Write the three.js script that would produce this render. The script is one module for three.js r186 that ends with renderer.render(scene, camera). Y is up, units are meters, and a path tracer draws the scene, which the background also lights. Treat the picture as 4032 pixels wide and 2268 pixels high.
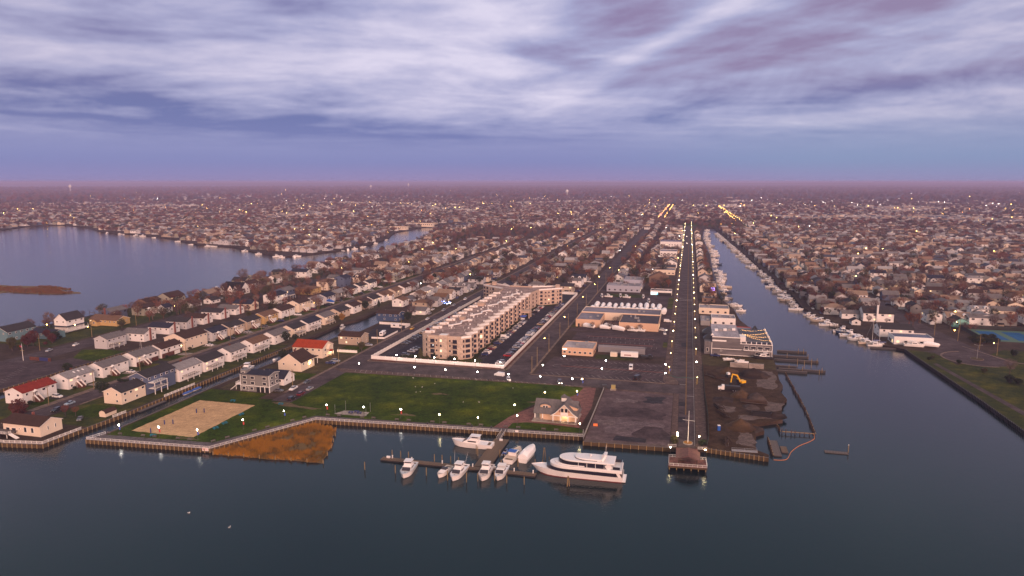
import * as THREE from 'three';
import { mergeGeometries } from 'three/addons/utils/BufferGeometryUtils.js';
import { RoundedBoxGeometry } from 'three/addons/geometries/RoundedBoxGeometry.js';
import { ImprovedNoise } from 'three/addons/math/ImprovedNoise.js';

// ---------- camera, sky, sun, exposure ----------
const scene = new THREE.Scene();
const F = 2688, PITCH = Math.atan((1134 - 716) / F), YAW = 14.43 * Math.PI / 180, EYE = 103.5, LAND = 1.5;
const camera = new THREE.PerspectiveCamera(45.747, 16 / 9, 1, 60000);
camera.position.set(0, EYE, 0);
camera.rotation.set(-PITCH, YAW, 0, 'YXZ');
const renderer = new THREE.WebGLRenderer();
renderer.toneMapping = THREE.LinearToneMapping;
renderer.toneMappingExposure = 2.7;
renderer.shadowMap.enabled = true;

let seed = 12345;
const R = () => { seed = (seed * 1664525 + 1013904223) >>> 0; return seed / 4294967296; };
const rr = (a, b) => a + (b - a) * R();
const pick = (a) => a[Math.floor(R() * a.length)];
const noise = new ImprovedNoise();
const fbm = (x, y, z, o, gain = 0.5) => { let s = 0, a = 0.5; for (let i = 0; i < o; i++) { s += a * noise.noise(x, y, z); x *= 2.03; y *= 2.03; a *= gain; } return s; };
const clamp = THREE.MathUtils.clamp, lerp = THREE.MathUtils.lerp, sstep = THREE.MathUtils.smoothstep;
const lin = (c) => { c /= 255; return c <= 0.04045 ? c / 12.92 : Math.pow((c + 0.055) / 1.055, 2.4); };
const L3 = (r, g, b) => [lin(r), lin(g), lin(b)];

// overcast twilight sky: cloud sheet drawn out in streaks, blue-violet low down, brighter overhead
{
  const W = 4096, Hh = 2048, data = new Float32Array(W * Hh * 4);
  const lowB = L3(132, 137, 186), lowR = L3(134, 150, 188), dark = L3(108, 118, 170), mauve = L3(146, 131, 168), bright = L3(220, 214, 236), mid = L3(170, 171, 207), pink = L3(152, 138, 180);
  const mix = (a, b, t) => [a[0] + (b[0] - a[0]) * t, a[1] + (b[1] - a[1]) * t, a[2] + (b[2] - a[2]) * t];
  // broad cloud masses: azimuth from the road's heading turned to the lens, height, their spreads, slope, strength
  const masses = [[-4, 9.5, 15, 3.0, 0.02, 0.5], [0.5, 13.2, 3.5, 1.4, 0.3, 0.32], [13, 11.3, 7, 0.7, 0.5, 0.5], [9, 12.0, 5, 2.4, 0.1, -0.75], [22, 9.6, 8, 1.3, 0.3, -0.75], [25, 13.0, 10, 1.0, 0.25, -0.5], [-30, 12.6, 10, 1.6, -0.05, -0.22], [30, 11.2, 9, 0.6, 0.25, 0.3], [-26, 5.3, 15, 1.2, -0.07, -0.5], [-9, 4.2, 9, 0.7, -0.02, -0.35], [4, 9.5, 4, 0.7, -0.3, -0.3], [-31, 8.5, 8, 2.6, 0, 0.05], [26, 4.6, 9, 0.6, 0.05, 0.28], [17, 7.6, 6, 0.35, 0.12, 0.3], [-20, 13.4, 6, 0.7, -0.2, -0.2], [33, 7.2, 7, 0.5, 0.12, -0.3]];
  for (let r = 0; r < Hh; r++) {
    const el = ((r + 0.5) / Hh - 0.5) * 180, e = el * Math.PI / 180, se = Math.max(Math.sin(e), 0.001);
    for (let c = 0; c < W; c++) {
      const az = ((c + 0.5) / W - 0.5) * 2 * Math.PI, o = (r * W + c) * 4;
      let col;
      const seen = el < 17 && el > 0 && Math.abs(((Math.atan2(Math.cos(az), -Math.sin(az)) * 180 / Math.PI + 14.43 + 540) % 360) - 180) < 44;
      if (!seen && el > 0 && ((r & 3) || (c & 3))) { const q = ((r & 3 && r - (r & 3) >= Hh / 2 ? r - (r & 3) : r) * W + (c & ~3)) * 4; if (q !== o && data[q + 3]) { for (let i = 0; i < 4; i++) data[o + i] = data[q + i]; continue; } }
      if (el <= 0) col = lowB; else {
        const dx = Math.cos(az) * Math.cos(e), dz = Math.sin(az) * Math.cos(e);
        let rel = (Math.atan2(dx, -dz) * 180 / Math.PI) + 14.43; if (rel > 180) rel -= 360; if (rel < -180) rel += 360;
        const k = 1 / (se + 0.05), px = dx * k, pz = dz * k;
        const rx = px * 0.82 - pz * 0.57, rz = px * 0.57 + pz * 0.82;
        const w = fbm(px * 0.35, pz * 0.35, 3.3, 3) * 1.4;
        const n1 = fbm(rx * 0.9 + w, rz * 1.3 + w, 7.7, 6, 0.62), n2 = fbm(px * 0.22 + 4 + w, pz * 0.22, 1.2, 3), tilt = el - rel * (rel > 0 ? 0.16 : 0.03) * sstep(el, 3, 9), n3 = fbm(rel * 0.085 + n2, tilt * 0.5 + w * 0.9, 5.1, 6, 0.58);
        const fine = sstep(el, 1.2, 5);
        let b = 0.5 + (n1 * 0.55 + n3 * 0.72) * fine + n2 * 0.4 * sstep(el, 8, 16);
        for (const [a0, e0, sa, sw, t, am] of masses) { const da = rel - a0; if (Math.abs(da) > 3.2 * sa) continue; const d = (el - e0 - t * da + n2 * 0.9) / sw; b += am * Math.exp(-0.5 * (d * d + da * da / (sa * sa))); }
        b = clamp(b, 0, 1.15);
        const warmSide = 0.5 - 0.5 * Math.cos(rel * Math.PI / 180);       // the side of the low sun, behind the lens
        const right = sstep(rel, 2, 26) * (1 - sstep(rel, 60, 120));
        const dk = mix(mix(dark, mauve, sstep(el, 5, 9) * (0.35 + 0.65 * sstep(rel, -12, 12))), mauve, warmSide * 0.6);
        col = b < 0.5 ? mix(dk, mid, b / 0.5) : mix(mid, bright, (b - 0.5) / 0.6);
        const low = mix(lowB, lowR, right);
        col = mix(low, col, sstep(el, 0.8, 6.5) * 0.92);
        col = mix(col, pink, (1 - sstep(el, 0, 1.9)) * (0.5 + 0.35 * Math.exp(-rel * rel / 500)));
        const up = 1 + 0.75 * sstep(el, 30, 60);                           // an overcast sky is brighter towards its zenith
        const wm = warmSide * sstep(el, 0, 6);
        const zen = sstep(el, 15, 26) * (1 - sstep(el, 36, 58)), top = sstep(el, 36, 62), rose = Math.max(top, wm); col = [col[0] * up * (1 + 0.3 * rose) * (1 - 0.42 * zen), col[1] * up * (1 - 0.03 * rose) * (1 - 0.16 * zen), col[2] * up * (1 - 0.42 * rose) * (1 - 0.26 * zen)];  // unseen sky retinted: rose overhead to warm the ground, darkened band for the water
      }
      data[o] = col[0] / 2.62; data[o + 1] = col[1] / 2.62; data[o + 2] = col[2] / 2.62; data[o + 3] = 1;
    }
  }
  const t = new THREE.DataTexture(data, W, Hh, THREE.RGBAFormat, THREE.FloatType);
  t.mapping = THREE.EquirectangularReflectionMapping; t.magFilter = THREE.LinearFilter; t.minFilter = THREE.LinearFilter; t.needsUpdate = true;
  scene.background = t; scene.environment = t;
}
const sun = new THREE.DirectionalLight(new THREE.Color(1.0, 0.57, 0.44), 1.5);
sun.position.set(0.55, 0.30, 0.83).multiplyScalar(600); sun.target.position.set(0, 0, 0);
sun.shadow.radius = 55; sun.castShadow = true; sun.shadow.mapSize.set(4096, 4096);
Object.assign(sun.shadow.camera, { left: -700, right: 700, top: 700, bottom: -700, near: 1, far: 3000 });
scene.add(sun, sun.target);
scene.fog = new THREE.FogExp2(new THREE.Color(0.56, 0.53, 0.87), 0.00012);

// ---------- helpers ----------
// a pixel of the 4032-wide photograph to the ground at height h
function gp(px, py, h = LAND) {
  const x = (px - 2016) / F, y = (1134 - py) / F, c = Math.cos(PITCH), s = Math.sin(PITCH), y2 = y * c - s, z2 = -y * s - c, t = (h - EYE) / y2;
  const X = x * t, Z = z2 * t, cy = Math.cos(YAW), sy = Math.sin(YAW);
  return [X * cy + Z * sy, -X * sy + Z * cy];
}
const used = {};
function numbered(n) { const k = used[n] = (used[n] ?? -1) + 1; return k ? n + '_' + String(k).padStart(3, '0') : n; }
function tag(o, label, category, group, kind) { if (label) o.userData.label = label; if (category) o.userData.category = category; if (group) o.userData.group = group; if (kind) o.userData.kind = kind; return o; }
function thing(name, label, category, x, y, z, ry = 0, group) { const g = new THREE.Group(); g.name = numbered(name); g.position.set(x, y, z); g.rotation.y = ry; tag(g, label, category, group); scene.add(g); return g; }
function mesh(parent, name, geo, m, x = 0, y = 0, z = 0, ry = 0) { const o = new THREE.Mesh(geo, m); o.name = parent === scene ? numbered(name) : name; o.position.set(x, y, z); o.rotation.y = ry; parent.add(o); return o; }
const BOX = new THREE.BoxGeometry(1, 1, 1), CYL = new THREE.CylinderGeometry(1, 1, 1, 10), CYL6 = new THREE.CylinderGeometry(1, 1, 1, 6), SPH = new THREE.SphereGeometry(1, 12, 8);
// boxes by their middle, base height and size
function box(parent, name, m, x, y, z, sx, sy, sz, ry = 0) { const o = mesh(parent, name, BOX, m, x, y + sy / 2, z, ry); o.scale.set(sx, sy, sz); return o; }
function cyl(parent, name, m, x, y, z, r, h, geo = CYL) { const o = mesh(parent, name, geo, m, x, y + h / 2, z); o.scale.set(r, h, r); return o; }
function bxg(x, y, z, sx, sy, sz, ry = 0) { const g = new THREE.BoxGeometry(sx, sy, sz); if (ry) g.rotateY(ry); g.translate(x, y + sy / 2, z); return g; }
function cylg(x, y, z, r0, r1, h, n = 6) { const g = new THREE.CylinderGeometry(r1, r0, h, n); g.translate(x, y + h / 2, z); return g; }
// a straight round bar between two points
function bar(a, b, r0, r1 = r0, n = 5) { const A = new THREE.Vector3(...a), B = new THREE.Vector3(...b), d = B.clone().sub(A), g = new THREE.CylinderGeometry(r1, r0, d.length(), n, 1); g.applyQuaternion(new THREE.Quaternion().setFromUnitVectors(new THREE.Vector3(0, 1, 0), d.clone().normalize())); const m = A.add(B).multiplyScalar(0.5); g.translate(m.x, m.y, m.z); return g; }
// a beam of rectangular section between two points
function beam(a, b, w, h) { const A = new THREE.Vector3(...a), B = new THREE.Vector3(...b), d = B.clone().sub(A), g = new THREE.BoxGeometry(w, h, d.length()); const m = new THREE.Matrix4().lookAt(B, A, new THREE.Vector3(0, 1, 0)); g.applyMatrix4(m); const c = A.add(B).multiplyScalar(0.5); g.translate(c.x, c.y, c.z); return g; }
const merge = (list) => mergeGeometries(list.map((g) => { const h = g.index ? g.toNonIndexed() : g; for (const k of Object.keys(h.attributes)) if (!['position', 'normal', 'uv'].includes(k)) h.deleteAttribute(k); return h; }));
// profile (x, y) drawn out along z from z0 to z1
const exCache = new Map();
function extr(pts, z0, z1, bevel = 0) { const key = JSON.stringify([pts, z0, z1, bevel]); if (!exCache.has(key)) { const g = new THREE.ExtrudeGeometry(new THREE.Shape(pts.map(([x, y]) => new THREE.Vector2(x, y))), { depth: z1 - z0 - 2 * bevel, bevelEnabled: bevel > 0, bevelSize: bevel, bevelThickness: bevel, bevelSegments: 1, curveSegments: 8 }); g.translate(0, 0, z0 + bevel); exCache.set(key, g); } return exCache.get(key); }
// outline (x, z) raised from y0 to y1
function slab(pts, y0, y1, bevel = 0) { const g = new THREE.ExtrudeGeometry(new THREE.Shape(pts.map(([x, z]) => new THREE.Vector2(x, -z))), { depth: y1 - y0 - 2 * bevel, bevelEnabled: bevel > 0, bevelSize: bevel, bevelThickness: bevel, bevelSegments: 2 }); g.rotateX(-Math.PI / 2); g.translate(0, y0 + bevel, 0); return g; }
// flat sheet of ground with uv in metres
function sheet(name, pts, y, m) { const g = new THREE.ShapeGeometry(new THREE.Shape(pts.map(([x, z]) => new THREE.Vector2(x, -z)))); g.rotateX(-Math.PI / 2); return tag(mesh(scene, name, g, m, 0, y, 0), null, null, null, 'structure'); }
const rect = (x0, x1, z0, z1) => [[x0, z0], [x1, z0], [x1, z1], [x0, z1]];
function along(poly, step, cb) { let i = 0; for (let k = 0; k + 1 < poly.length; k++) { const [x0, z0] = poly[k], [x1, z1] = poly[k + 1], d = Math.hypot(x1 - x0, z1 - z0), n = Math.max(1, Math.round(d / step)), a = Math.atan2(x1 - x0, z1 - z0); for (let j = 0; j < n; j++) { const t = j / n; cb(lerp(x0, x1, t), lerp(z0, z1, t), a, i++, d / n); } } }
// ---------- materials ----------
// tileable grain: several octaves of value noise round a mean
function grain(size, f) {
  const d = new Uint8Array(size * size * 4), lay = [];
  for (let o = 2; o <= size / 2; o *= 2) { const g = new Float32Array(o * o); for (let i = 0; i < g.length; i++) g[i] = R(); lay.push([o, g]); }
  const val = (o, g, u, v) => { const x = u * o, y = v * o, i = Math.floor(x), j = Math.floor(y), a = x - i, b = y - j, s = a * a * (3 - 2 * a), t = b * b * (3 - 2 * b), q = (p, r) => g[((r + o) % o) * o + ((p + o) % o)]; return lerp(lerp(q(i, j), q(i + 1, j), s), lerp(q(i, j + 1), q(i + 1, j + 1), s), t) * 2 - 1; };
  for (let y = 0; y < size; y++) for (let x = 0; x < size; x++) { const v = lay.map(([o, g]) => val(o, g, x / size, y / size)), c = f(v, x / size, y / size), k = (y * size + x) * 4; for (let i = 0; i < 3; i++) d[k + i] = clamp(Math.round(c[i] * 255), 0, 255); d[k + 3] = 255; }
  const t = new THREE.DataTexture(d, size, size); t.wrapS = t.wrapT = THREE.RepeatWrapping; t.magFilter = THREE.LinearFilter; t.minFilter = THREE.LinearFilter; t.colorSpace = THREE.SRGBColorSpace; t.needsUpdate = true; return t;
}
const rep = (t, m) => { const c = t.clone(); c.repeat.set(1 / m, 1 / m); c.needsUpdate = true; return c; };
const sum = (v, a) => v.reduce((s, x, i) => s + x * (a[i] ?? 0), 0);
const mottle = grain(256, (v) => { const s = 0.86 + sum(v, [0.03, 0.04, 0.05, 0.05, 0.04, 0.04, 0.05]); return [s, s, s]; });
const rough = grain(512, (v) => { const s = 0.8 + sum(v, [0.06, 0.08, 0.09, 0.07, 0.05, 0.05, 0.06, 0.05]); return [s, s, s * 1.01]; });
const grassT = grain(512, (v) => { const s = 0.72 + sum(v, [0.07, 0.09, 0.08, 0.06, 0.06, 0.08, 0.1, 0.06]), y = sum(v, [0.05, 0.06, 0.04, 0.03]); return [s + y * 0.9, s, s - y]; });
const linear = (t) => { t.colorSpace = THREE.NoColorSpace; return t; };
const waves = linear(grain(512, (v) => { const s = 0.5 + sum(v, [0.0, 0.03, 0.05, 0.09, 0.1, 0.09, 0.07, 0.04]); return [s, s, s]; }));
const bumpy = linear(grain(256, (v) => { const s = 0.5 + sum(v, [0, 0.05, 0.08, 0.1, 0.1, 0.1, 0.08]); return [s, s, s]; }));
const mc = new Map();
function mat(r, g, b, o = {}) { const key = [r, g, b, JSON.stringify({ ...o, map: o.map?.uuid, bumpMap: o.bumpMap?.uuid })].join(); if (!mc.has(key)) { const m = new THREE.MeshPhysicalMaterial({ roughness: 0.8, ...(o.map && (o.roughness ?? 0.8) > 0.7 ? { specularIntensity: 0.3 } : {}), ...o }); m.color.setRGB(r, g, b); mc.set(key, m); } return mc.get(key); }
const glow = (r, g, b, k) => { const m = new THREE.MeshStandardMaterial({ roughness: 0.5 }); m.color.setRGB(0.8, 0.8, 0.8); m.emissive.setRGB(r, g, b); m.emissiveIntensity = k; return m; };
const M = {
  white: mat(0.78, 0.77, 0.76, { roughness: 0.6 }), trim: mat(0.8, 0.79, 0.77, { roughness: 0.5 }), boat: mat(0.82, 0.81, 0.8, { roughness: 0.25, clearcoat: 0.4, clearcoatRoughness: 0.2 }), wrap: mat(0.85, 0.85, 0.86, { roughness: 0.4 }),
  pane: mat(0.03, 0.03, 0.04, { roughness: 0.06 }), glass: mat(0.025, 0.025, 0.04, { roughness: 0.05 }), dark: mat(0.03, 0.03, 0.035, { roughness: 0.5 }), black: mat(0.015, 0.015, 0.017, { roughness: 0.45 }),
  litPane: glow(1.0, 0.62, 0.22, 0.4), wood: mat(0.2, 0.15, 0.11, { map: rep(mottle, 3) }), pile: mat(0.36, 0.26, 0.13, { map: rep(mottle, 1.5) }), sheath: mat(0.13, 0.09, 0.05, { map: rep(rough, 6) }), darkWood: mat(0.09, 0.06, 0.045, { map: rep(mottle, 2) }), greyWood: mat(0.2, 0.18, 0.17, { map: rep(rough, 5) }),
  deck: mat(0.16, 0.14, 0.15, { map: rep(rough, 7) }), steel: mat(0.55, 0.56, 0.58, { roughness: 0.35, metalness: 0.8 }), metal: mat(0.3, 0.3, 0.31, { roughness: 0.5, metalness: 0.3 }), iron: mat(0.035, 0.035, 0.04, { roughness: 0.5 }),
  asphalt: mat(0.112, 0.088, 0.092, { map: rep(rough, 31), roughness: 0.9 }), lotAsphalt: mat(0.1, 0.073, 0.078, { map: rep(rough, 23), roughness: 0.9 }), newAsphalt: mat(0.045, 0.042, 0.055, { map: rep(rough, 19), roughness: 0.85 }), patch: mat(0.05, 0.047, 0.055, { map: rep(rough, 9), roughness: 0.85 }), oldLot: mat(0.165, 0.122, 0.128, { map: rep(rough, 26), roughness: 0.95 }),
  walk: mat(0.17, 0.115, 0.095, { map: rep(rough, 11) }), kerb: mat(0.27, 0.2, 0.16, { map: rep(rough, 9) }), concrete: mat(0.42, 0.37, 0.33, { map: rep(rough, 8) }), paver: mat(0.26, 0.12, 0.105, { map: rep(rough, 6) }), paint: mat(0.6, 0.56, 0.53, { roughness: 0.7, map: rep(rough, 3) }), yellow: mat(0.55, 0.3, 0.05, { map: rep(rough, 3) }),
  lawn: mat(0.085, 0.13, 0.01, { map: rep(grassT, 37), roughness: 0.95, specularIntensity: 0.1, bumpMap: rep(bumpy, 3), bumpScale: 0.1 }), yard: mat(0.085, 0.1, 0.016, { map: rep(grassT, 23), roughness: 0.95 }), dryYard: mat(0.1, 0.082, 0.04, { map: rep(rough, 17), roughness: 0.95 }), sand: mat(0.66, 0.44, 0.24, { map: rep(mottle, 11), roughness: 0.95, bumpMap: rep(bumpy, 5), bumpScale: 0.12 }), soil: mat(0.1, 0.066, 0.042, { map: rep(rough, 13), roughness: 1, bumpMap: rep(bumpy, 6), bumpScale: 0.5 }), mud: mat(0.2, 0.155, 0.135, { map: rep(rough, 9), roughness: 0.8 }), reed: mat(0.3, 0.135, 0.02, { roughness: 0.95 }), reedDark: mat(0.13, 0.085, 0.03, { roughness: 0.95 }),
  land: mat(0.085, 0.06, 0.045, { map: rep(rough, 47), roughness: 0.95 }),
  brick: mat(0.2, 0.085, 0.06, { map: rep(rough, 2) }), chimney: mat(0.2, 0.07, 0.055), tyre: mat(0.02, 0.02, 0.02), rim: mat(0.4, 0.4, 0.42, { metalness: 0.7, roughness: 0.4 }), tail: glow(0.8, 0.02, 0.01, 0.5), headOn: glow(1, 0.9, 0.7, 14), head: mat(0.7, 0.7, 0.7, { roughness: 0.2 }),
  lamp: glow(1.0, 0.93, 0.82, 36), lampWarm: glow(1.0, 0.8, 0.42, 30), lampRoad: glow(1.0, 0.72, 0.3, 5.5), sodium: glow(1.0, 0.5, 0.1, 40), blueCover: mat(0.01, 0.09, 0.4, { roughness: 0.4 }), blueTarp: mat(0.02, 0.2, 0.42), orange: mat(0.75, 0.2, 0.06), excav: mat(0.75, 0.42, 0.02, { roughness: 0.4 }), red: mat(0.5, 0.03, 0.03), bluePad: mat(0.02, 0.03, 0.13), teal: mat(0.01, 0.14, 0.2), green: mat(0.02, 0.09, 0.07), banner: mat(0.05, 0.1, 0.45), bannerRed: mat(0.5, 0.05, 0.05), gold: mat(0.6, 0.42, 0.05),
  water: mat(0.006, 0.017, 0.02, { roughness: 0.035, ior: 1.33, bumpMap: rep(waves, 26), bumpScale: 0.085 }),
};
const WALL = { white: M.white, cream: mat(0.72, 0.62, 0.5, { roughness: 0.7 }), 'pale grey': mat(0.5, 0.5, 0.52, { roughness: 0.7 }), tan: mat(0.42, 0.34, 0.26, { roughness: 0.7 }), beige: mat(0.55, 0.46, 0.37, { roughness: 0.7 }), 'slate blue': mat(0.09, 0.12, 0.2, { roughness: 0.6 }), grey: mat(0.2, 0.195, 0.19, { roughness: 0.7 }), brown: mat(0.19, 0.125, 0.09), 'teal blue': mat(0.12, 0.22, 0.26), yellow: mat(0.5, 0.34, 0.14), 'dark blue': mat(0.04, 0.075, 0.16), mint: mat(0.2, 0.48, 0.42), peach: mat(0.62, 0.42, 0.29), sage: mat(0.3, 0.29, 0.24) };
const rf = (r, g, b) => mat(r, g, b, { map: rep(mottle, 4.3), roughness: 0.9 });
const ROOF = { 'light grey': rf(0.32, 0.31, 0.32), tan: rf(0.34, 0.25, 0.19), grey: rf(0.19, 0.18, 0.185), charcoal: rf(0.052, 0.05, 0.055), brown: rf(0.2, 0.12, 0.08), 'dark brown': rf(0.07, 0.042, 0.034), navy: rf(0.035, 0.04, 0.065), red: rf(0.28, 0.04, 0.025), 'bright red': rf(0.42, 0.06, 0.02), black: rf(0.025, 0.025, 0.03) };
// ---------- ground, water, roads ----------
const COAST = [[-229.9, -210], [-175.8, -214], [-153, -253.6], [-37.9, -262.4], [-37, -257.6], [-3.2, -259.4], [10.4, -262.2], [32.5, -258.6], [33, -262], [28.6, -266], [29.2, -275], [30.2, -284], [33.9, -288], [33.7, -291.5], [28.4, -294.4], [34, -298], [43, -304], [42, -311], [44.8, -320.7], [46, -329], [48.7, -335.4], [47, -347.4], [49.6, -358], [49.1, -368], [50.2, -387], [51.5, -415], [55, -457], [46, -495], [40, -528], [38.6, -572], [30.5, -622], [29.5, -698], [29.2, -877], [30.7, -996], [29.3, -1151], [26.5, -1327], [33.5, -1547], [40, -1600], [55.8, -1600], [61.8, -1447], [68.9, -1289], [74.6, -1163], [80, -1028], [86, -842], [92, -765], [88.5, -720], [94.5, -667], [94, -596], [99, -564], [105.4, -541], [112, -516], [117, -486], [123.2, -466], [132.2, -457], [135.1, -395.5], [137.2, -354], [138, -314.6], [139.5, -250], [141, -120], [3000, -120], [6000, -2000]];
const FARSHORE = [[-5000, -1500], [-3000, -1100], [-1432, -1149], [-1490, -1262], [-1460, -1326], [-1314, -1260], [-1176, -1160], [-1051, -1115], [-911, -1049], [-790, -964], [-697, -938], [-612, -871], [-536, -833], [-519, -885], [-503, -964], [-504, -1010], [-529, -1147], [-581, -1293], [-588, -1497], [-575, -1680], [-540, -1660], [-535, -1480], [-518, -1362], [-473, -1161], [-452, -1060], [-446, -1005], [-440, -822], [-440, -750], [-439, -680], [-446, -627], [-431, -540], [-430, -498], [-434, -470], [-444, -438], [-446, -376], [-452, -330], [-462, -190], [-327.6, -180], [-327.6, -318], [-326, -352], [-313.5, -352], [-313.5, -200], [-258.7, -198.6], [-242.3, -201.4], [-241.3, -219], [-239.6, -240], [-239.4, -347], [-238, -377], [-241.5, -442], [-236.5, -458], [-237, -492], [-217, -492], [-216.6, -419], [-226.7, -324], [-228.2, -285], [-227.5, -214]];
const landPts = [...COAST, [40000, -9000], [40000, -45000], [-40000, -45000], [-40000, -9000], ...FARSHORE];
tag(mesh(scene, 'land', slab(landPts, LAND - 3.2, LAND), M.land), null, null, null, 'structure');
{
  const g = new THREE.PlaneGeometry(9000, 4200, 1, 1); g.rotateX(-Math.PI / 2);
  const p = g.attributes.position, uv = g.attributes.uv; for (let i = 0; i < p.count; i++) { p.setX(i, p.getX(i) - 1200); p.setZ(i, p.getZ(i) - 900); uv.setXY(i, p.getX(i), -p.getZ(i)); }
  tag(mesh(scene, 'water', g, M.water), null, null, null, 'structure');
}
const inPoly = (x, z, pts) => { let s = false; for (let i = 0, j = pts.length - 1; i < pts.length; j = i++) { const [a, b] = pts[i], [c, d] = pts[j]; if ((b > z) !== (d > z) && x < (c - a) * (z - b) / (d - b) + a) s = !s; } return s; };
const dry = (x, z, m = 0) => inPoly(x, z, landPts) && (!m || (inPoly(x + m, z, landPts) && inPoly(x - m, z, landPts) && inPoly(x, z + m, landPts) && inPoly(x, z - m, landPts)));
// distant ground where single yards can no longer be told apart, and the low hills behind
sheet('distant_ground', [[-40000, -45000], [40000, -45000], [40000, -4200], [6000, -3000], [-6000, -3000], [-40000, -4200]], LAND + 0.3, M.land);
{
  for (const [d, h0, ph] of [[15000, 46, 0], [19000, 85, 3], [24000, 120, 7]]) { const pts = []; for (let i = 0; i <= 160; i++) { const a = -0.95 + 1.6 * i / 160; pts.push([Math.tan(a) * d, h0 * (0.55 + 0.5 * fbm(i * 0.06 + ph, ph, 0.5, 4) + 0.25)]); }
    const s = [[pts[0][0], -20], ...pts, [pts[160][0], -20]].map(([x, y]) => [x, y]); const g = extr(s.slice().reverse(), -d - 600, -d); tag(mesh(scene, 'hills', g, M.land), null, null, null, 'structure'); }
}
const Y1 = LAND + 0.006, Y2 = LAND + 0.012, Y3 = LAND + 0.018, Y4 = LAND + 0.024;
const raised = (name, pts, h, m) => tag(mesh(scene, name, slab(pts, LAND - 0.05, LAND + h), m), null, null, null, 'structure');
// park
sheet('park_lawn', [[-226.6, -216.5], [-179, -220], [-156, -258.5], [-76, -264.4], [-73, -278], [-66.5, -297], [-58, -301], [-49, -318], [-47.5, -329], [-60, -329.8], [-177, -324.5], [-180, -275], [-195, -273], [-195, -281], [-227.2, -281]], Y1, M.lawn);
sheet('park_lawn', [[-69.5, -271], [-62, -274.3], [-41, -272.2], [-38.8, -270], [-39, -266.8], [-70, -264.6]], Y1, M.lawn);

sheet('brick_path', [[-76, -264.4], [-70, -264.6], [-69.5, -271], [-62, -274.3], [-41, -272.2], [-39.5, -300], [-41.5, -330], [-47.5, -329.5], [-49, -318], [-58, -301], [-64, -297.5], [-73, -278]], Y2, M.paver);
sheet('pavilion_terrace', rect(-63.5, -41.5, -300, -273.5), Y3, M.paver);
sheet('old_parking_lot', [[-36.8, -258.2], [-3.8, -259.8], [-3.8, -327], [-37, -330]], Y1, M.oldLot);
const ragged = (pts, k = 8, a = 0.9) => { const q = []; pts.forEach((p, i) => { const n = pts[(i + 1) % pts.length]; for (let j = 0; j < k; j++) q.push([lerp(p[0], n[0], j / k) + rr(-a, a), lerp(p[1], n[1], j / k) + rr(-a, a)]); }); return q; };
sheet('sand_court', ragged(rect(-220.3, -190.5, -264.2, -222.8), 26, 0.22), Y2, M.sand);
for (const q of [[[-186, -270], [-178, -272], [-170, -268.5], [-158, -267.5], [-162, -265.5], [-180, -267]], [[-196, -221.5], [-186, -222], [-187, -220.5], [-195, -220.3]], [[-66, -299], [-60, -303], [-63, -305], [-70, -300]], [[-125, -268], [-112, -269], [-118, -271]], [[-120, -300], [-108, -301], [-114, -303]]]) sheet('bare_soil', ragged(q, 6, 0.5), Y2, mat(0.19, 0.14, 0.075, { map: rep(rough, 5) }));
sheet('asphalt_patch', ragged([[-35, -289], [-8, -291], [-5.5, -299], [-14, -305], [-35, -302]]), Y2, M.lotAsphalt);
sheet('asphalt_patch', ragged([[-26, -262], [-13, -262.5], [-13, -267], [-25, -267.5]], 3, 0.25), Y2, M.patch);
sheet('asphalt_patch', ragged([[-31, -310], [-20, -312], [-19, -316], [-30, -317]], 6, 1), Y2, mat(0.22, 0.17, 0.17, { map: rep(rough, 7) })); sheet('asphalt_patch', ragged([[-17, -312], [-8, -314], [-7, -324], [-16, -322]], 6, 1.2), Y2, M.patch); sheet('asphalt_patch', ragged([[-31, -270], [-20, -268], [-7, -270], [-6, -286], [-18, -287], [-30, -286]], 7, 1.1), Y2 - 0.003, mat(0.2, 0.152, 0.158, { map: rep(rough, 12) })); sheet('asphalt_patch', ragged([[-34, -278], [-27, -279], [-27, -285], [-35, -285]], 6, 1), Y2, mat(0.21, 0.16, 0.16, { map: rep(rough, 7) }));
{ const pts = []; for (let i = 0; i < 26; i++) { const a = i / 26 * 6.283; pts.push([-11 + Math.cos(a) * 7 * (1 + 0.3 * Math.sin(3 * a)), -274 + Math.sin(a) * 9 * (1 + 0.2 * Math.cos(2 * a))]); } sheet('asphalt_patch', pts, Y2, M.lotAsphalt); }
// roads: the main road runs along x = 0..6, its side streets parallel to it
sheet('main_road', [[-5.4, -1760], [6.1, -1760], [6.1, -262], [-0.6, -262], [-1.2, -338], [-1.6, -352], [-5.3, -360]], Y2, M.asphalt);
sheet('cross_street', [[-187, -331.4], [-47, -331.4], [-1, -331], [-1, -345.4], [-78, -345.2], [-94, -350], [-187, -348.8]], Y1, M.asphalt);
sheet('park_street', rect(-187.4, -176.6, -1500, -272), Y1 + 0.002, M.asphalt);
sheet('canal_street', rect(-282, -270.5, -1250, -219), Y1, M.asphalt);
sheet('bay_street', [[-380, -1150], [-370, -1150], [-368, -440], [-360, -326], [-360, -200], [-382, -200], [-379, -360]], Y1, M.asphalt);
sheet('condo_street', rect(-92.5, -80, -1700, -344), Y1 + 0.003, M.asphalt);
sheet('east_street', [[142, -455], [152, -462], [154, -700], [149, -850], [134, -1230], [121, -1600], [119, -2300], [126, -2300], [129, -1600], [142, -1230], [157, -850], [162, -690], [168, -540], [175, -475], [182, -438], [172, -428], [155, -432]], Y1, M.asphalt);
sheet('cul_de_sac', Array.from({ length: 28 }, (_, i) => [166 + 17 * Math.cos(i / 28 * 6.283), -442 + 17 * Math.sin(i / 28 * 6.283)]), Y2, M.asphalt);
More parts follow.
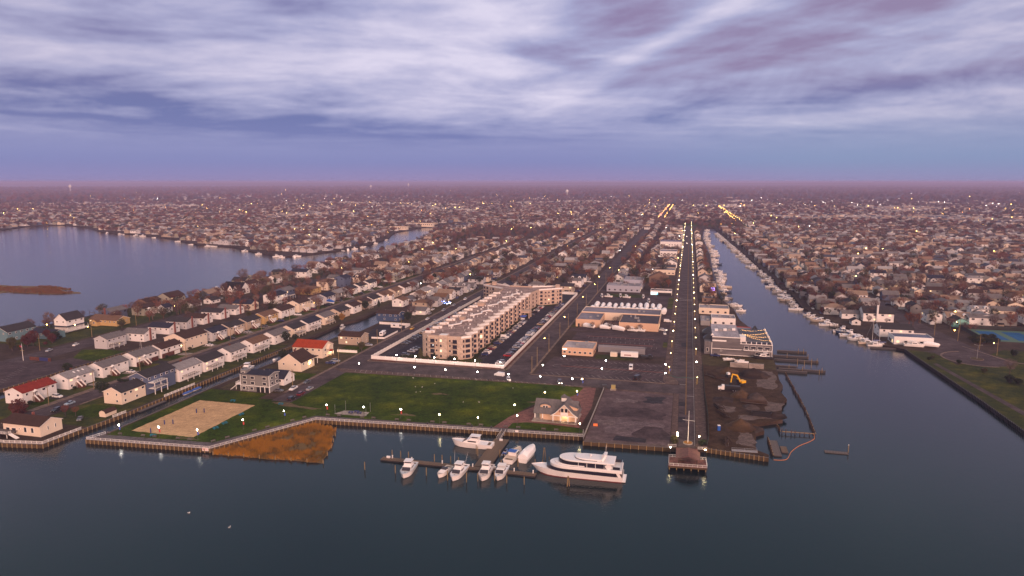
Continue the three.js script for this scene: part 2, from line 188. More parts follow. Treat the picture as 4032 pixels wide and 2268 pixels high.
sheet('bay_parking_lot', [[-460, -300], [-359, -296], [-346, -312], [-328.6, -309], [-328.6, -190], [-455, -195]], Y2, M.lotAsphalt);
for (const zc of [-640, -900, -1180, -1420]) sheet('cross_street', rect(-430, -5.5, zc - 4.5, zc + 4.5), Y1 + 0.005, M.asphalt);
for (let i = 0; i < 30; i++) { const z = -575 - i * 62; sheet('east_side_street', rect(lerp(160, 128, Math.min(1, i / 18)) + 2, 900 + i * 60, z - 4, z + 4), Y1 + 0.004, M.asphalt); }
sheet('far_green', [[-30, -1650], [190, -1650], [190, -1790], [-30, -1790]], Y3, M.lawn);
sheet('avenue', rect(118, 127, -4200, -2300), LAND + 0.4, M.asphalt); sheet('avenue', rect(-78, -66, -4200, -1700), LAND + 0.4, M.asphalt);
// pavements with a kerb
raised('pavement', [[-9.6, -1700], [-5.5, -1700], [-5.5, -361], [-1.9, -352], [-1.8, -346.2], [-7.6, -346.2], [-9.6, -352]], 0.13, M.walk);
raised('pavement', [[-3.6, -330.2], [-1.3, -330.2], [-0.8, -262.5], [-3.4, -262.5]], 0.13, M.walk);
raised('pavement', rect(6.3, 10.6, -1600, -262.6), 0.13, M.walk);
for (const [x0, x1, z0, z1] of [[-284, -282.1, -1200, -232], [-285.6, -284.2, -1200, -232], [-270.4, -269.2, -1200, -245], [-189.2, -187.5, -1400, -285], [-176.5, -175.9, -600, -350.4], [-79.8, -78.5, -1650, -347.5], [-94.2, -92.6, -700, -352]]) raised('pavement', rect(x0, x1, z0, z1), 0.12, M.kerb);
raised('pavement', [[-187, -330], [-187, -331.3], [-44, -331.3], [-44, -329.6], [-60, -330.2], [-178, -325]], 0.12, M.walk);
raised('kerb', [[-176.2, -349.2], [-94.5, -350.6], [-94.5, -351.6], [-176.2, -350.2]], 0.13, M.kerb);
raised('kerb', [[-79, -345.5], [-8, -346], [-8, -346.9], [-78, -346.5]], 0.13, M.kerb);
raised('kerb', [[-37, -330.5], [-4, -330.2], [-4, -327.5], [-37, -329]], 0.1, M.walk);
raised('kerb', [[170, -475], [183, -439.5], [200, -430], [200, -429], [182, -438], [169.2, -475]], 0.12, M.kerb);
{ const A = Array.from({ length: 20 }, (_, i) => 1.3 + i / 19 * 3.2); raised('kerb', [...A.map((a) => [166 + 17.2 * Math.cos(a), -442 + 17.2 * Math.sin(a)]), ...A.reverse().map((a) => [166 + 18.3 * Math.cos(a), -442 + 18.3 * Math.sin(a)])], 0.12, M.kerb); }
// planted strip round the condominium wall
sheet('hedge_bed', [[-176, -352.6], [-95, -351.9], [-93.9, -352.2], [-93.6, -600], [-95.4, -600], [-95.6, -354], [-176, -354]], Y2, M.soil);
sheet('verge', rect(-93.7, -92.6, -600, -349), Y2, M.yard);
// lots
sheet('condo_parking', rect(-175.2, -96.2, -610, -354.6), Y1, M.newAsphalt);
sheet('condo_lawn', [[-156, -357], [-112, -356.3], [-112, -368], [-117, -374], [-117, -540], [-104, -556], [-100, -575], [-108, -585], [-165, -590], [-175, -575], [-154, -540], [-154, -372], [-163, -364]], Y2, M.yard);
sheet('angled_parking_lot', [[-77, -347.2], [-8.2, -347.4], [-8.2, -383.5], [-73.5, -386.5]], Y1, M.lotAsphalt);
sheet('back_parking_lot', [[-71, -417], [-9.7, -400], [-9.7, -465], [-71, -456]], Y1, M.lotAsphalt);
sheet('boatyard_ground', [[-77, -458], [-9.7, -466], [-9.7, -622], [-78, -622]], Y1 + 0.002, M.lotAsphalt);
sheet('verge', rect(-14, -9.8, -615, -560), Y2, M.yard); sheet('verge', [[-12.5, -425], [-9.8, -425], [-9.8, -440], [-12.5, -440]], Y2, M.yard); sheet('verge', rect(-78, -73, -560, -470), Y2, M.yard); sheet('verge', rect(-50, -28, -398, -388), Y2, M.yard); sheet('verge', rect(-70, -36, -625, -608), Y2, M.yard);
sheet('construction_soil', [[10.9, -262.6], [32.3, -259.2], [28.6, -266.2], [30.2, -284], [28.6, -294.4], [42.6, -304.2], [44.4, -320.7], [48.2, -335.4], [46.6, -347.4], [48.7, -368], [49.8, -386.5], [10.9, -388]], Y1, M.soil);
for (const pts of [[[37, -352], [45, -350], [47.6, -366], [47, -384], [41, -384], [39, -368]], [[17, -308], [24, -310], [25, -317], [18, -319]], [[22, -270], [28.4, -268], [29.6, -283], [24, -284]], [[36, -312], [43.5, -316], [46, -328], [39, -330]], [[24, -299], [38, -303], [40, -307], [25, -306]]]) { const q = []; pts.forEach((p, i) => { const n = pts[(i + 1) % pts.length]; for (let k = 0; k < 5; k++) q.push([lerp(p[0], n[0], k / 5) + rr(-1.2, 1.2), lerp(p[1], n[1], k / 5) + rr(-1.2, 1.2)]); }); sheet('mud_patch', q, Y2, M.mud); }
sheet('gravel_yard', [[11, -388.4], [50, -387.2], [51, -413], [11, -413]], Y1, M.dryYard);
// riverside park east of the canal
sheet('east_lawn', [[132.6, -456.4], [135.5, -395.5], [137.6, -354], [138.5, -314.6], [140, -250], [300, -250], [300, -470], [190, -470], [150, -424], [147, -452]], Y1, M.yard);
sheet('footpath', [[137.5, -424], [140, -425.5], [150, -340], [156, -260], [153, -260], [146.5, -340]], Y2, M.asphalt);
sheet('tennis_surround', rect(188, 238, -534, -496), Y2, mat(0.06, 0.13, 0.09)); sheet('tennis_court', rect(195, 206, -528, -501), Y3, mat(0.02, 0.13, 0.33, { map: rep(mottle, 9) })); sheet('tennis_court', rect(211, 222, -528, -501), Y3, mat(0.02, 0.13, 0.33, { map: rep(mottle, 9) }));
// yards along the house rows
sheet('bay_lawn', [[-346, -312.4], [-328.8, -309.6], [-328.8, -334], [-345, -334.5], [-358, -330]], Y1, M.lawn);
sheet('yard', rect(-312.8, -285.8, -700, -205), Y1, M.yard); sheet('yard', rect(-269, -241.5, -372, -222), Y1, M.yard); sheet('yard', rect(-269, -242.5, -700, -372), Y1, M.dryYard);
sheet('yard', rect(-224, -189.5, -400, -283), Y1 + 0.002, M.dryYard); sheet('yard', rect(-215, -189.5, -700, -446), Y1, M.dryYard); sheet('yard', rect(-440, -382.5, -460, -330), Y1, M.yard); sheet('yard', [[-428, -700], [-389, -700], [-389, -460], [-426, -460]], Y1, M.dryYard);
for (const [x0, x1, z0, z1] of [[-205, -190, -318, -306], [-203, -190, -372, -362], [-205, -190, -380, -373], [-264, -249, -247, -232]]) sheet('lawn', rect(x0, x1, z0, z1), Y2, M.lawn);
sheet('trailer_yard', [[-214, -445], [-190, -445], [-190, -402], [-206, -402]], Y2, M.newAsphalt);
// painted lines
function lines(name, list, y, m) { const g = merge(list.map(([x0, z0, x1, z1, w]) => beam([x0, y, z0], [x1, y, z1], w, 0.004))); return tag(mesh(scene, name, g, m), null, null, null, 'structure'); }
lines('road_marking', [[2.05, -1700, 2.05, -300, 0.14], [2.35, -1700, 2.35, -300, 0.14]], Y4, M.yellow);
lines('road_marking', [[5.85, -1700, 5.85, -264, 0.13]], Y4, M.paint);
{ const l = []; for (let z = -368; z > -620; z -= 6.2) l.push([-5.3, z, -2.9, z, 0.12]); for (let i = 0; i < 12; i++) { l.push([-4.8 + i * 0.9, -604.5, -4.4 + i * 0.9, -604.5, 1.6]); l.push([-4.6 + i * 0.9, -611.5, -4.2 + i * 0.9, -611.5, 1.6]); } l.push([-1, -347, 2, -347, 0.4], [2.6, -328, 6, -328, 0.4]); lines('parking_marking', l, Y4, M.paint); }
{ const l = []; for (let x = -172; x < -48; x += 3.1) { const k = (x + 178) / 130 * 5; l.push([x, -326.2 - k * 0.75, x - 1.6, -331 - k * 0.1, 0.12]); } lines('parking_marking', l, Y4 + 0.13, M.paint); }
{ const l = []; for (let i = 0; i < 20; i++) { const x = -72 + i * 3.15; l.push([x + 2.6, -348, x - 0.2, -352.6, 0.13]); if (i < 19) { l.push([x + 2.2, -381.5 - (19 - i) * 0.13, x + 4.6, -377.5 - (19 - i) * 0.13, 0.13]); } if (i > 2) l.push([x + 0.4, -360.6, x + 2.8, -365.4, 0.13], [x + 3, -368, x + 5.2, -372, 0.13]); } for (let k = 0; k < 16; k++) { const a = 1.57 + k / 16 * 3.14, b = a + 0.2; l.push([-66 + 4.6 * Math.cos(a), -366.8 + 2.6 * Math.sin(a), -66 + 4.6 * Math.cos(b), -366.8 + 2.6 * Math.sin(b), 0.13]); } lines('parking_marking', l, Y4, M.paint); }
{ const l = []; for (let x = -61; x < -18; x += 3) { l.push([x, -444.5, x, -440, 0.12], [x + 1, -434, x + 1, -429.6, 0.12], [x + 3, -424, x + 3, -419.6, 0.12]); } lines('parking_marking', l, Y4, M.paint); }
raised('median', [[-66, -366.2], [-7.8, -366.6], [-7.8, -367.5], [-66, -367.2]], 0.1, M.paver); raised('median', rect(-63, -18.5, -446, -444.8), 0.1, M.paver); raised('median', rect(-58, -18.5, -427.4, -426), 0.1, M.paver);
{ const l = []; for (let z = -360; z > -575; z -= 2.75) { l.push([-103.6, z, -97.8, z, 0.11]); if (z > -540) l.push([-117, z, -111.8, z, 0.11]); if (z > -520) l.push([-174, z, -168.4, z, 0.11]); if (z > -400) l.push([-162, z, -156.5, z, 0.11]); } lines('parking_marking', l, Y4, M.paint); }
{ const l = []; for (let i = 0; i < 34; i++) { const x = -357 + (i % 17) * 1.6, z = -290 + i * 2.8; l.push([x, z, x + 5, z + 1.2, 0.12]); } lines('parking_marking', l, Y4, mat(0.25, 0.22, 0.22)); }
for (const [z0, z1] of [[-441, -431], [-297, -290], [-318, -312]]) sheet('asphalt_patch', rect(-1.2, 2, z0, z1), Y3, M.patch);
sheet('asphalt_patch', [[-5, -430.3], [6, -430.6], [6, -429.6], [-5, -429.4]], Y3, M.patch);
// ---------- builders of things that recur ----------
const near = (x, z, d) => Math.hypot(x, z) < d;
// a window with its frame and a pane a little in front; axis 'x': on a wall that looks along x, 'z': along z
function win(p, axis, s, at, y, u, w, h, fancy, frame = M.trim, lit = false) {
  const t = fancy ? 0.14 : 0.08, m = lit ? M.litPane : M.pane;
  const o = axis === 'x' ? box(p, 'window', fancy ? frame : m, at + s * t / 2, y, u, t, h, w) : box(p, 'window', fancy ? frame : m, u, y, at + s * t / 2, w, h, t);
  if (fancy) { const q = mesh(o, 'pane', BOX, m, axis === 'x' ? s * 0.3 : 0, 0, axis === 'z' ? s * 0.3 : 0); q.scale.set(axis === 'x' ? 0.6 : (w - 0.24) / w, (h - 0.24) / h, axis === 'z' ? 0.6 : (w - 0.24) / w); }
  return o;
}
const WALLS = Object.keys(WALL), ROOFS = Object.keys(ROOF);
// a gabled house; its ridge runs along the local z axis
function house(o) {
  const { x, z, w = 10, l = 16, h = 5.6, rise = 2.2, ry = 0, wall = 'white', roof = 'grey', where = '', group, name = 'house', lod = 1, what = '' } = o;
  const g = thing(name, o.label ?? `${wall} ${what || (h > 6.6 ? 'tall house' : h < 4 ? 'low house' : 'house')} with ${roof} ${o.hip ? 'hipped' : 'gable'} roof ${where}`, 'house', x, LAND, z, ry, group ?? `houses ${where}`);
  const wm = WALL[wall], rm = ROOF[roof], ov = 0.45, sl = rise / (w / 2), th = 0.2;
  if (o.hip) {
    box(g, 'wall', wm, 0, 0, 0, w, h, l);
    const a = w / 2 + ov, b = l / 2 + ov, r = Math.max(0.3, b - a), v = [[-a, 0, -b], [a, 0, -b], [a, 0, b], [-a, 0, b], [0, rise, -r], [0, rise, r]], f = [[0, 3, 5], [0, 5, 4], [1, 4, 5], [1, 5, 2], [3, 2, 5], [1, 0, 4], [0, 1, 2], [0, 2, 3]], pos = [], uv = [];
    for (const t of f) for (const k of t) { pos.push(...v[k]); uv.push(v[k][0], v[k][2]); }
    const q = new THREE.BufferGeometry(); q.setAttribute('position', new THREE.Float32BufferAttribute(pos, 3)); q.setAttribute('uv', new THREE.Float32BufferAttribute(uv, 2)); q.computeVertexNormals(); mesh(g, 'roof', q, rm, 0, h + 0.03, 0);
  } else {
    mesh(g, 'wall', extr([[-w / 2, 0], [w / 2, 0], [w / 2, h], [0, h + rise], [-w / 2, h]], -l / 2, l / 2), wm);
    mesh(g, 'roof', extr([[-w / 2 - ov, h - ov * sl + 0.02], [0, h + rise + 0.02], [w / 2 + ov, h - ov * sl + 0.02], [w / 2 + ov, h - ov * sl + 0.02 + th], [0, h + rise + 0.02 + th], [-w / 2 - ov, h - ov * sl + 0.02 + th]], -l / 2 - 0.35, l / 2 + 0.35), rm);
    if (lod > 1) for (const s of [1, -1]) mesh(g, 'barge_board', extr([[-w / 2 - ov, h - ov * sl - 0.2], [0, h + rise - 0.2], [w / 2 + ov, h - ov * sl - 0.2], [w / 2 + ov, h - ov * sl], [0, h + rise], [-w / 2 - ov, h - ov * sl]], -0.04, 0.04), M.trim, 0, 0, s * (l / 2 + 0.3));
  }
  // faces towards the street or the water that the place is seen from
  const c = Math.cos(-ry), s = Math.sin(-ry), dx = -x, dz = -z, lx = dx * c + dz * s, lz = -dx * s + dz * c, sx = Math.sign(lx), sz = Math.sign(lz), fancy = lod > 1;
  const two = h > 4.6, n = Math.max(2, Math.floor(l / (fancy ? 3.6 : 5))), yu = h - 1.75, lit = () => R() < 0.07;
  if (!o.noWin) {
    for (let i = 0; i < n; i++) { const u = (i + 0.5) / n * l - l / 2 + rr(-0.3, 0.3); win(g, 'x', sx, sx * w / 2, yu, u, rr(1.1, 1.9), 1.15, fancy, M.trim, lit()); if (two && i % 2 && !o.garage) win(g, 'x', sx, sx * w / 2, 1, u, 1.2, 1.2, fancy, M.trim, lit()); }
    const m = w > 9 ? 2 : 1; for (let i = 0; i < m; i++) { const u = (i + 0.5) / m * w - w / 2; win(g, 'z', sz, sz * l / 2, yu, u, rr(0.9, 1.5), 1.1, fancy); if (two && lod > 0 && R() < 0.5) win(g, 'z', sz, sz * l / 2, 1, u, 1.1, 1.1, fancy, M.trim, lit()); }
  }
  if (o.garage) { const u = -l / 4; const d = box(g, 'garage_door', M.trim, sx * (w / 2 + 0.04), 0.02, u, 0.1, 2.2, 4.6); if (fancy) for (let k = 1; k < 4; k++) box(d, 'groove', mat(0.4, 0.39, 0.38), sx * 0.35, -0.5 + k / 4, 0, 0.5, 0.012, 0.98); box(g, 'door', pick([M.trim, M.brick, WALL['dark blue']]), sx * (w / 2 + 0.04), two ? 2.7 : 0.2, l / 6, 0.1, 2.1, 1.1); }
  if (o.brick) box(g, 'brick_base', M.brick, sx * (w / 2 + 0.02), 0, 0, 0.06, 2.5, l - 0.2);
  if (o.stairs) { const st = mesh(g, 'stairs', merge(Array.from({ length: 9 }, (_, i) => bxg(sx * (w / 2 + 1.3 + (8 - i) * 0.34), 0, l / 6, 0.34, 0.29 * (i + 1), 2))), M.brick); box(g, 'landing', M.concrete, sx * (w / 2 + 0.56), 0, l / 6, 1.1, 2.62, 2.4); for (const q of [-1.1, 1.1]) mesh(st, 'stair_rail', beam([sx * (w / 2 + 1.1), 3.5, l / 6 + q], [sx * (w / 2 + 4.2), 0.9, l / 6 + q], 0.1, 0.75), M.trim); mesh(g, 'porch_roof', extr([[-1.5, 0], [1.5, 0], [0, 0.9]], 0, 1.6), M.trim, sx > 0 ? w / 2 : -w / 2 - 1.6, 4.9, l / 6, Math.PI / 2); for (const q of [-1.2, 1.2]) box(g, 'porch_post', M.trim, sx * (w / 2 + 1.4), 2.62, l / 6 + q, 0.14, 2.3, 0.14); }
  if (o.chim) { const cx = o.chim === 'gable' ? 0 : -sx * 0.8, cz = o.chim === 'gable' ? sz * (l / 2 + 0.45) : 0; box(g, 'chimney', o.chim === 'gable' ? M.chimney : M.brick, cx, o.chim === 'gable' ? 0 : h, cz, 0.9, o.chim === 'gable' ? h + rise + 0.9 : rise + 0.9, 0.8); }
  if (o.sky) for (let i = 0; i < 3; i++) { const k = mesh(g, 'skylight', BOX, M.trim, sx * w * 0.22, h + rise * 0.56 + 0.3, -l / 4 + i * 2.6); k.scale.set(1.3, 0.1, 0.8); k.rotation.z = -sx * Math.atan(sl); }
  if (o.deck) { const dw = 3.2, dl = l * 0.55, y = 2.7, dk = box(g, 'deck', o.deckM ?? M.greyWood, sx * (w / 2 + dw / 2), y, l * 0.1, dw, 0.18, dl); for (const u of [-1, 0, 1]) { box(g, 'deck_post', M.trim, sx * (w / 2 + dw - 0.15), 0, l * 0.1 + u * (dl / 2 - 0.15), 0.2, y, 0.2); } deckRail(g, sx * (w / 2 + dw - 0.06), y + 0.18, l * 0.1 - dl / 2, sx * (w / 2 + dw - 0.06), l * 0.1 + dl / 2); deckRail(g, sx * (w / 2 + 0.1), y + 0.18, l * 0.1 + sz * dl / 2, sx * (w / 2 + dw), l * 0.1 + sz * dl / 2); }
  if (o.dormer) for (const u of [-l / 4, l / 4]) { const d = mesh(g, 'dormer', extr([[-1.3, 0], [1.3, 0], [1.3, 1.3], [0, 2.1], [-1.3, 1.3]], 0, 2.6), wm, sx * (w / 2 - 3.1), h + 0.25, u, sx * Math.PI / 2); win(d, 'z', 1, 2.6, 0.3, 0, 1.2, 1, fancy); }
  if (o.wing) { const q = mesh(g, 'wing', extr([[-2.6, 0], [2.6, 0], [2.6, h * 0.75], [0, h * 0.75 + 1.7], [-2.6, h * 0.75]], 0, 3), wm, sx * w / 2, 0, -l * 0.2, sx * Math.PI / 2); mesh(q, 'wing_roof', extr([[-3, h * 0.75 - 0.2], [0, h * 0.75 + 1.74], [3, h * 0.75 - 0.2], [3, h * 0.75], [0, h * 0.75 + 1.95], [-3, h * 0.75]], -1.5, 3.4), rm); win(q, 'z', 1, 3, h * 0.75 - 1.4, 0, 1.6, 1.2, fancy); }
  if (lod > 0 && R() < 0.5) cyl(g, 'vent_pipe', M.metal, rr(-1, 1), h + rise * 0.6, rr(-l / 3, l / 3), 0.12, 1.1, CYL6);
  return g;
}
function deckRail(g, x0, y, z0, x1, z1, m = M.trim) { const d = Math.hypot(x1 - x0, z1 - z0), n = Math.max(2, Math.round(d / 1.6)), list = [beam([x0, y + 0.95, z0], [x1, y + 0.95, z1], 0.1, 0.08), beam([x0, y + 0.15, z0], [x1, y + 0.15, z1], 0.07, 0.07)]; for (let i = 0; i <= n; i++) list.push(bxg(lerp(x0, x1, i / n), y, lerp(z0, z1, i / n), 0.1, 1, 0.1)); const k = Math.round(d / 0.3); for (let i = 1; i < k; i++) list.push(bxg(lerp(x0, x1, i / k), y + 0.15, lerp(z0, z1, i / k), 0.04, 0.8, 0.04)); return mesh(g, 'railing', merge(list), m); }
// vehicles; front towards local +z
const paintM = {}; for (const [n, c] of Object.entries({ white: [0.78, 0.78, 0.78], silver: [0.42, 0.43, 0.45], black: [0.016, 0.016, 0.018], grey: [0.11, 0.115, 0.125], red: [0.35, 0.015, 0.015], 'dark blue': [0.02, 0.035, 0.12], tan: [0.4, 0.31, 0.2], yellow: [0.75, 0.4, 0.01], 'dark red': [0.12, 0.012, 0.02], green: [0.02, 0.07, 0.05], 'pale blue': [0.3, 0.4, 0.5] })) paintM[n] = mat(...c, { roughness: 0.35, clearcoat: 0.7, clearcoatRoughness: 0.1, metalness: n === 'silver' || n === 'grey' ? 0.3 : 0 });
const WHEEL = new THREE.CylinderGeometry(0.34, 0.34, 0.22, 14).rotateZ(Math.PI / 2), RIM = new THREE.CylinderGeometry(0.2, 0.2, 0.24, 10).rotateZ(Math.PI / 2);
const KINDS = {
  car: { l: 4.6, w: 1.8, body: [[-2.25, 0.3], [2.2, 0.3], [2.3, 0.62], [2.2, 0.8], [0.95, 0.95], [-1.55, 1.0], [-2.28, 0.92], [-2.32, 0.5]], cab: [[1.05, 0.9], [0.25, 1.42], [-1.0, 1.45], [-1.85, 0.95]], roof: [-1.0, 0.25, 1.43] },
  suv: { l: 4.7, w: 1.9, body: [[-2.3, 0.36], [2.25, 0.36], [2.35, 0.7], [2.25, 0.98], [1.1, 1.1], [-2.3, 1.12], [-2.36, 0.6]], cab: [[1.2, 1.05], [0.5, 1.66], [-1.95, 1.7], [-2.25, 1.1]], roof: [-1.95, 0.5, 1.67] },
  van: { l: 5.4, w: 2.0, body: [[-2.65, 0.4], [2.6, 0.4], [2.7, 0.75], [2.6, 1.1], [1.75, 1.25], [0.95, 2.1], [-2.6, 2.15], [-2.7, 0.6]], cab: [[1.86, 1.2], [1.1, 1.98], [0.3, 1.98], [0.3, 1.2]], roof: [-2.5, 0.9, 2.12] },
  pickup: { l: 5.6, w: 1.95, body: [[-2.75, 0.5], [2.65, 0.5], [2.78, 0.8], [2.68, 1.08], [1.3, 1.2], [-2.75, 1.15]], cab: [[1.35, 1.15], [0.65, 1.78], [-0.75, 1.8], [-0.95, 1.15]], roof: [-0.75, 0.65, 1.77] },
};
for (const k of Object.values(KINDS)) { const sw = (p, w, b) => extr(p, -w / 2, w / 2, b).clone().rotateY(-Math.PI / 2); k.gBody = sw(k.body, k.w, 0.09); k.gCab = sw(k.cab, k.w - 0.16, 0.08); k.gRoof = new RoundedBoxGeometry(k.w - 0.34, 0.1, k.roof[1] - k.roof[0], 1, 0.04); }
function vehicle(kind, col, x, z, ry, where, group, o = {}) {
  const k = KINDS[kind], g = thing(kind === 'car' ? 'parked_car' : kind === 'suv' ? 'parked_suv' : kind === 'van' ? 'parked_van' : 'pickup_truck', o.label ?? `${col} ${kind === 'suv' ? 'sport utility car' : kind === 'car' ? 'saloon car' : kind === 'van' ? 'van' : 'pickup truck'} ${where}`, kind === 'van' ? 'van' : kind === 'pickup' ? 'truck' : 'car', x, o.y ?? LAND + 0.03, z, ry, group);
  mesh(g, 'body', k.gBody, paintM[col]); mesh(g, 'cabin_glass', k.gCab, M.glass);
  mesh(g, 'roof', k.gRoof, paintM[col], 0, k.roof[2] + 0.06, (k.roof[0] + k.roof[1]) / 2);
  for (const sx of [-1, 1]) for (const sz of [-1, 1]) { const w = mesh(g, 'wheel', WHEEL, M.tyre, sx * (k.w / 2 - 0.08), 0.33, sz * k.l * 0.3); if (near(x, z, 430)) mesh(w, 'rim', RIM, M.rim); }
  for (const sx of [-1, 1]) { box(g, 'headlight', o.on ? M.headOn : M.head, sx * (k.w / 2 - 0.32), 0.62, k.l / 2 + 0.04, 0.36, 0.16, 0.1); box(g, 'tail_light', o.brake ? M.tail : M.red, sx * (k.w / 2 - 0.25), 0.75, -k.l / 2 - 0.06, 0.26, 0.18, 0.06); }
  return g;
}
// motor boats; bow towards local +z, water at y = 0
function hullGeo(L, B, H, full = 0.55) {
  const N = 16, out = [], P = (i, j) => { const t = i / N, b = B / 2 * (t < full ? 0.93 + 0.07 * Math.sin(t / full * 1.57) : Math.pow(Math.cos((t - full) / (1 - full) * 1.57), 0.75)), sh = H * (1 + 0.35 * t * t), zz = -L / 2 + L * t; const bow = Math.max(0, t - 0.8) / 0.2; return j === 0 ? [0, -0.35, zz - bow * L * 0.1] : j === 1 ? [b * 0.84, 0.12 + bow * 0.25, zz - bow * L * 0.06] : [b, sh, zz]; };
  const side = [], top = [], q = (l, a, b, c, d) => l.push(a, b, c, a, c, d), mir = ([x, y, z]) => [-x, y, z];
  for (let i = 0; i < N; i++) { for (let j = 0; j < 2; j++) { q(side, P(i, j), P(i, j + 1), P(i + 1, j + 1), P(i + 1, j)); q(side, mir(P(i, j)), mir(P(i + 1, j)), mir(P(i + 1, j + 1)), mir(P(i, j + 1))); } const a = P(i, 2), b = P(i + 1, 2); q(top, a, mir(a), mir(b), b); }
  q(side, P(0, 0), mir(P(0, 1)), mir(P(0, 2)), P(0, 2)); q(side, P(0, 0), P(0, 2), P(0, 1), P(0, 0));
  const mk = (l, dy = 0, k = 1) => { const g = new THREE.BufferGeometry(), pos = []; for (const [x, y, z] of l) pos.push(x * k, y + dy, z); g.setAttribute('position', new THREE.Float32BufferAttribute(pos, 3)); g.setAttribute('uv', new THREE.Float32BufferAttribute(new Float32Array(pos.length / 3 * 2), 2)); g.computeVertexNormals(); return g; };
  return { side: mk(side), deck: mk(top, -0.12, 0.985) };
}
// block with sloped front, as boat cabins have: side profile (z, y) across the width
const cabGeo = (p, w, b = 0.08) => extr(p, -w / 2, w / 2, b).clone().rotateY(-Math.PI / 2);
const boatCache = new Map();
function boat(style, L, x, z, ry, label, group, o = {}) {
  const g = thing(o.name ?? (style === 'sail' ? 'sailing_boat' : 'motor_boat'), label, 'boat', x, o.y ?? 0, z, ry, group), B = L * (o.beam ?? 0.32), H = L * 0.1 + 0.3, key = [style, L, B].join();
  if (!boatCache.has(key)) boatCache.set(key, hullGeo(L, B, H)); const hg = boatCache.get(key), hm = o.hull ?? M.boat;
  mesh(g, 'hull', hg.side, hm); mesh(g, 'deck', hg.deck, o.deckM ?? M.boat);
  const c = (name, p, w, m) => mesh(g, name, cabGeo(p, w), m), e = L / 10;
  if (style === 'cruiser' || style === 'fly') {
    const y = H - 0.1; c('cabin', [[-L * 0.16, y], [L * 0.24, y], [L * 0.1, y + 1.3], [-L * 0.16, y + 1.35]], B * 0.72, M.boat);
    c('windscreen', [[L * 0.215, y + 0.42], [L * 0.135, y + 1.16], [L * 0.1, y + 1.16], [L * 0.16, y + 0.42]], B * 0.68, M.glass);
    for (const s of [-1, 1]) box(g, 'side_window', M.glass, s * B * 0.36, y + 0.55, -L * 0.02, 0.06, 0.5, L * 0.2);
    if (style === 'fly') { c('flybridge', [[-L * 0.17, y + 1.32], [L * 0.06, y + 1.32], [L * 0.02, y + 2.05], [-L * 0.17, y + 2.05]], B * 0.6, M.boat); c('bridge_windows', [[-L * 0.15, y + 2.03], [0, y + 2.03], [-L * 0.02, y + 2.75], [-L * 0.15, y + 2.75]], B * 0.54, M.glass); box(g, 'hardtop', M.boat, 0, y + 2.75, -L * 0.08, B * 0.66, 0.16, L * 0.24); for (const s of [-1, 1]) for (const u of [-0.165, 0.0]) box(g, 'top_post', M.boat, s * B * 0.28, y + 2.0, L * u, 0.09, 0.8, 0.09); }
    else { box(g, 'canvas_top', o.canvas ?? M.white, 0, y + 1.9, -L * 0.14, B * 0.7, 0.1, L * 0.22); for (const s of [-1, 1]) for (const u of [-0.23, -0.05]) box(g, 'top_post', M.steel, s * B * 0.33, y + 1.2, L * u, 0.06, 0.75, 0.06); }
    mesh(g, 'cockpit_floor', BOX, M.wood, 0, H - 0.16, -L * 0.32).scale.set(B * 0.66, 0.1, L * 0.26);
    for (const u of [0.3]) box(g, 'hatch', M.dark, 0, H + 0.1, L * u, 0.6, 0.14, 0.5);
  } else if (style === 'open') { c('cabin', [[-L * 0.1, H - 0.1], [L * 0.3, H], [L * 0.1, H + 0.5], [-L * 0.06, H + 0.5]], B * 0.7, M.boat); c('windscreen', [[L * 0.08, H + 0.42], [-L * 0.02, H + 0.95], [-L * 0.1, H + 0.95], [-L * 0.1, H + 0.42]], B * 0.66, M.glass); mesh(g, 'cockpit_floor', BOX, M.wood, 0, H - 0.16, -L * 0.28).scale.set(B * 0.7, 0.1, L * 0.32); box(g, 'outboard_motor', M.dark, 0, 0.1, -L / 2 - 0.25, 0.5, 1.1, 0.5); }
  else if (style === 'sail') { c('cabin', [[-L * 0.2, H - 0.1], [L * 0.2, H - 0.1], [L * 0.14, H + 0.45], [-L * 0.2, H + 0.5]], B * 0.5, M.boat); mesh(g, 'mast', bar([0, H, L * 0.08], [0, L * 1.35, L * 0.08], 0.09, 0.06), M.boat); mesh(g, 'boom', bar([0, H + 1.2, L * 0.07], [0, H + 1.3, -L * 0.36], 0.07), M.boat); mesh(g, 'furled_sail', bar([0, H + 1.4, L * 0.05], [0, H + 1.45, -L * 0.33], 0.16), M.blueCover); mesh(g, 'stay', bar([0, L * 1.33, L * 0.08], [0, H + 0.3, L * 0.48], 0.03), M.steel); }
  if (o.rail !== false && (style === 'fly' || style === 'cruiser')) { const pts = []; for (let i = 0; i <= 10; i++) { const a = -1.35 + 2.7 * i / 10; pts.push(new THREE.Vector3(Math.sin(a) * B * 0.42, H * 1.15 + 0.55, L * 0.2 + Math.cos(a) * L * 0.27)); } const list = [new THREE.TubeGeometry(new THREE.CatmullRomCurve3(pts), 20, 0.03, 4)]; for (const p of pts) list.push(bar([p.x, H * 1.05, p.z], [p.x, p.y, p.z], 0.025)); mesh(g, 'bow_rail', merge(list), M.steel); }
  if (o.aerial) for (const s of [-1, 1]) mesh(g, 'outrigger', bar([s * B * 0.4, H + 0.4, -L * 0.05], [s * B * 0.6, H + 6.2, -L * 0.25], 0.035, 0.02), M.boat);
  if (o.radar) { cyl(g, 'radar_dome', M.boat, 0.4, H + 2.85, -L * 0.02, 0.34, 0.25); cyl(g, 'radar_dome', M.boat, -0.5, H + 2.85, -L * 0.06, 0.24, 0.2); }
  return g;
}
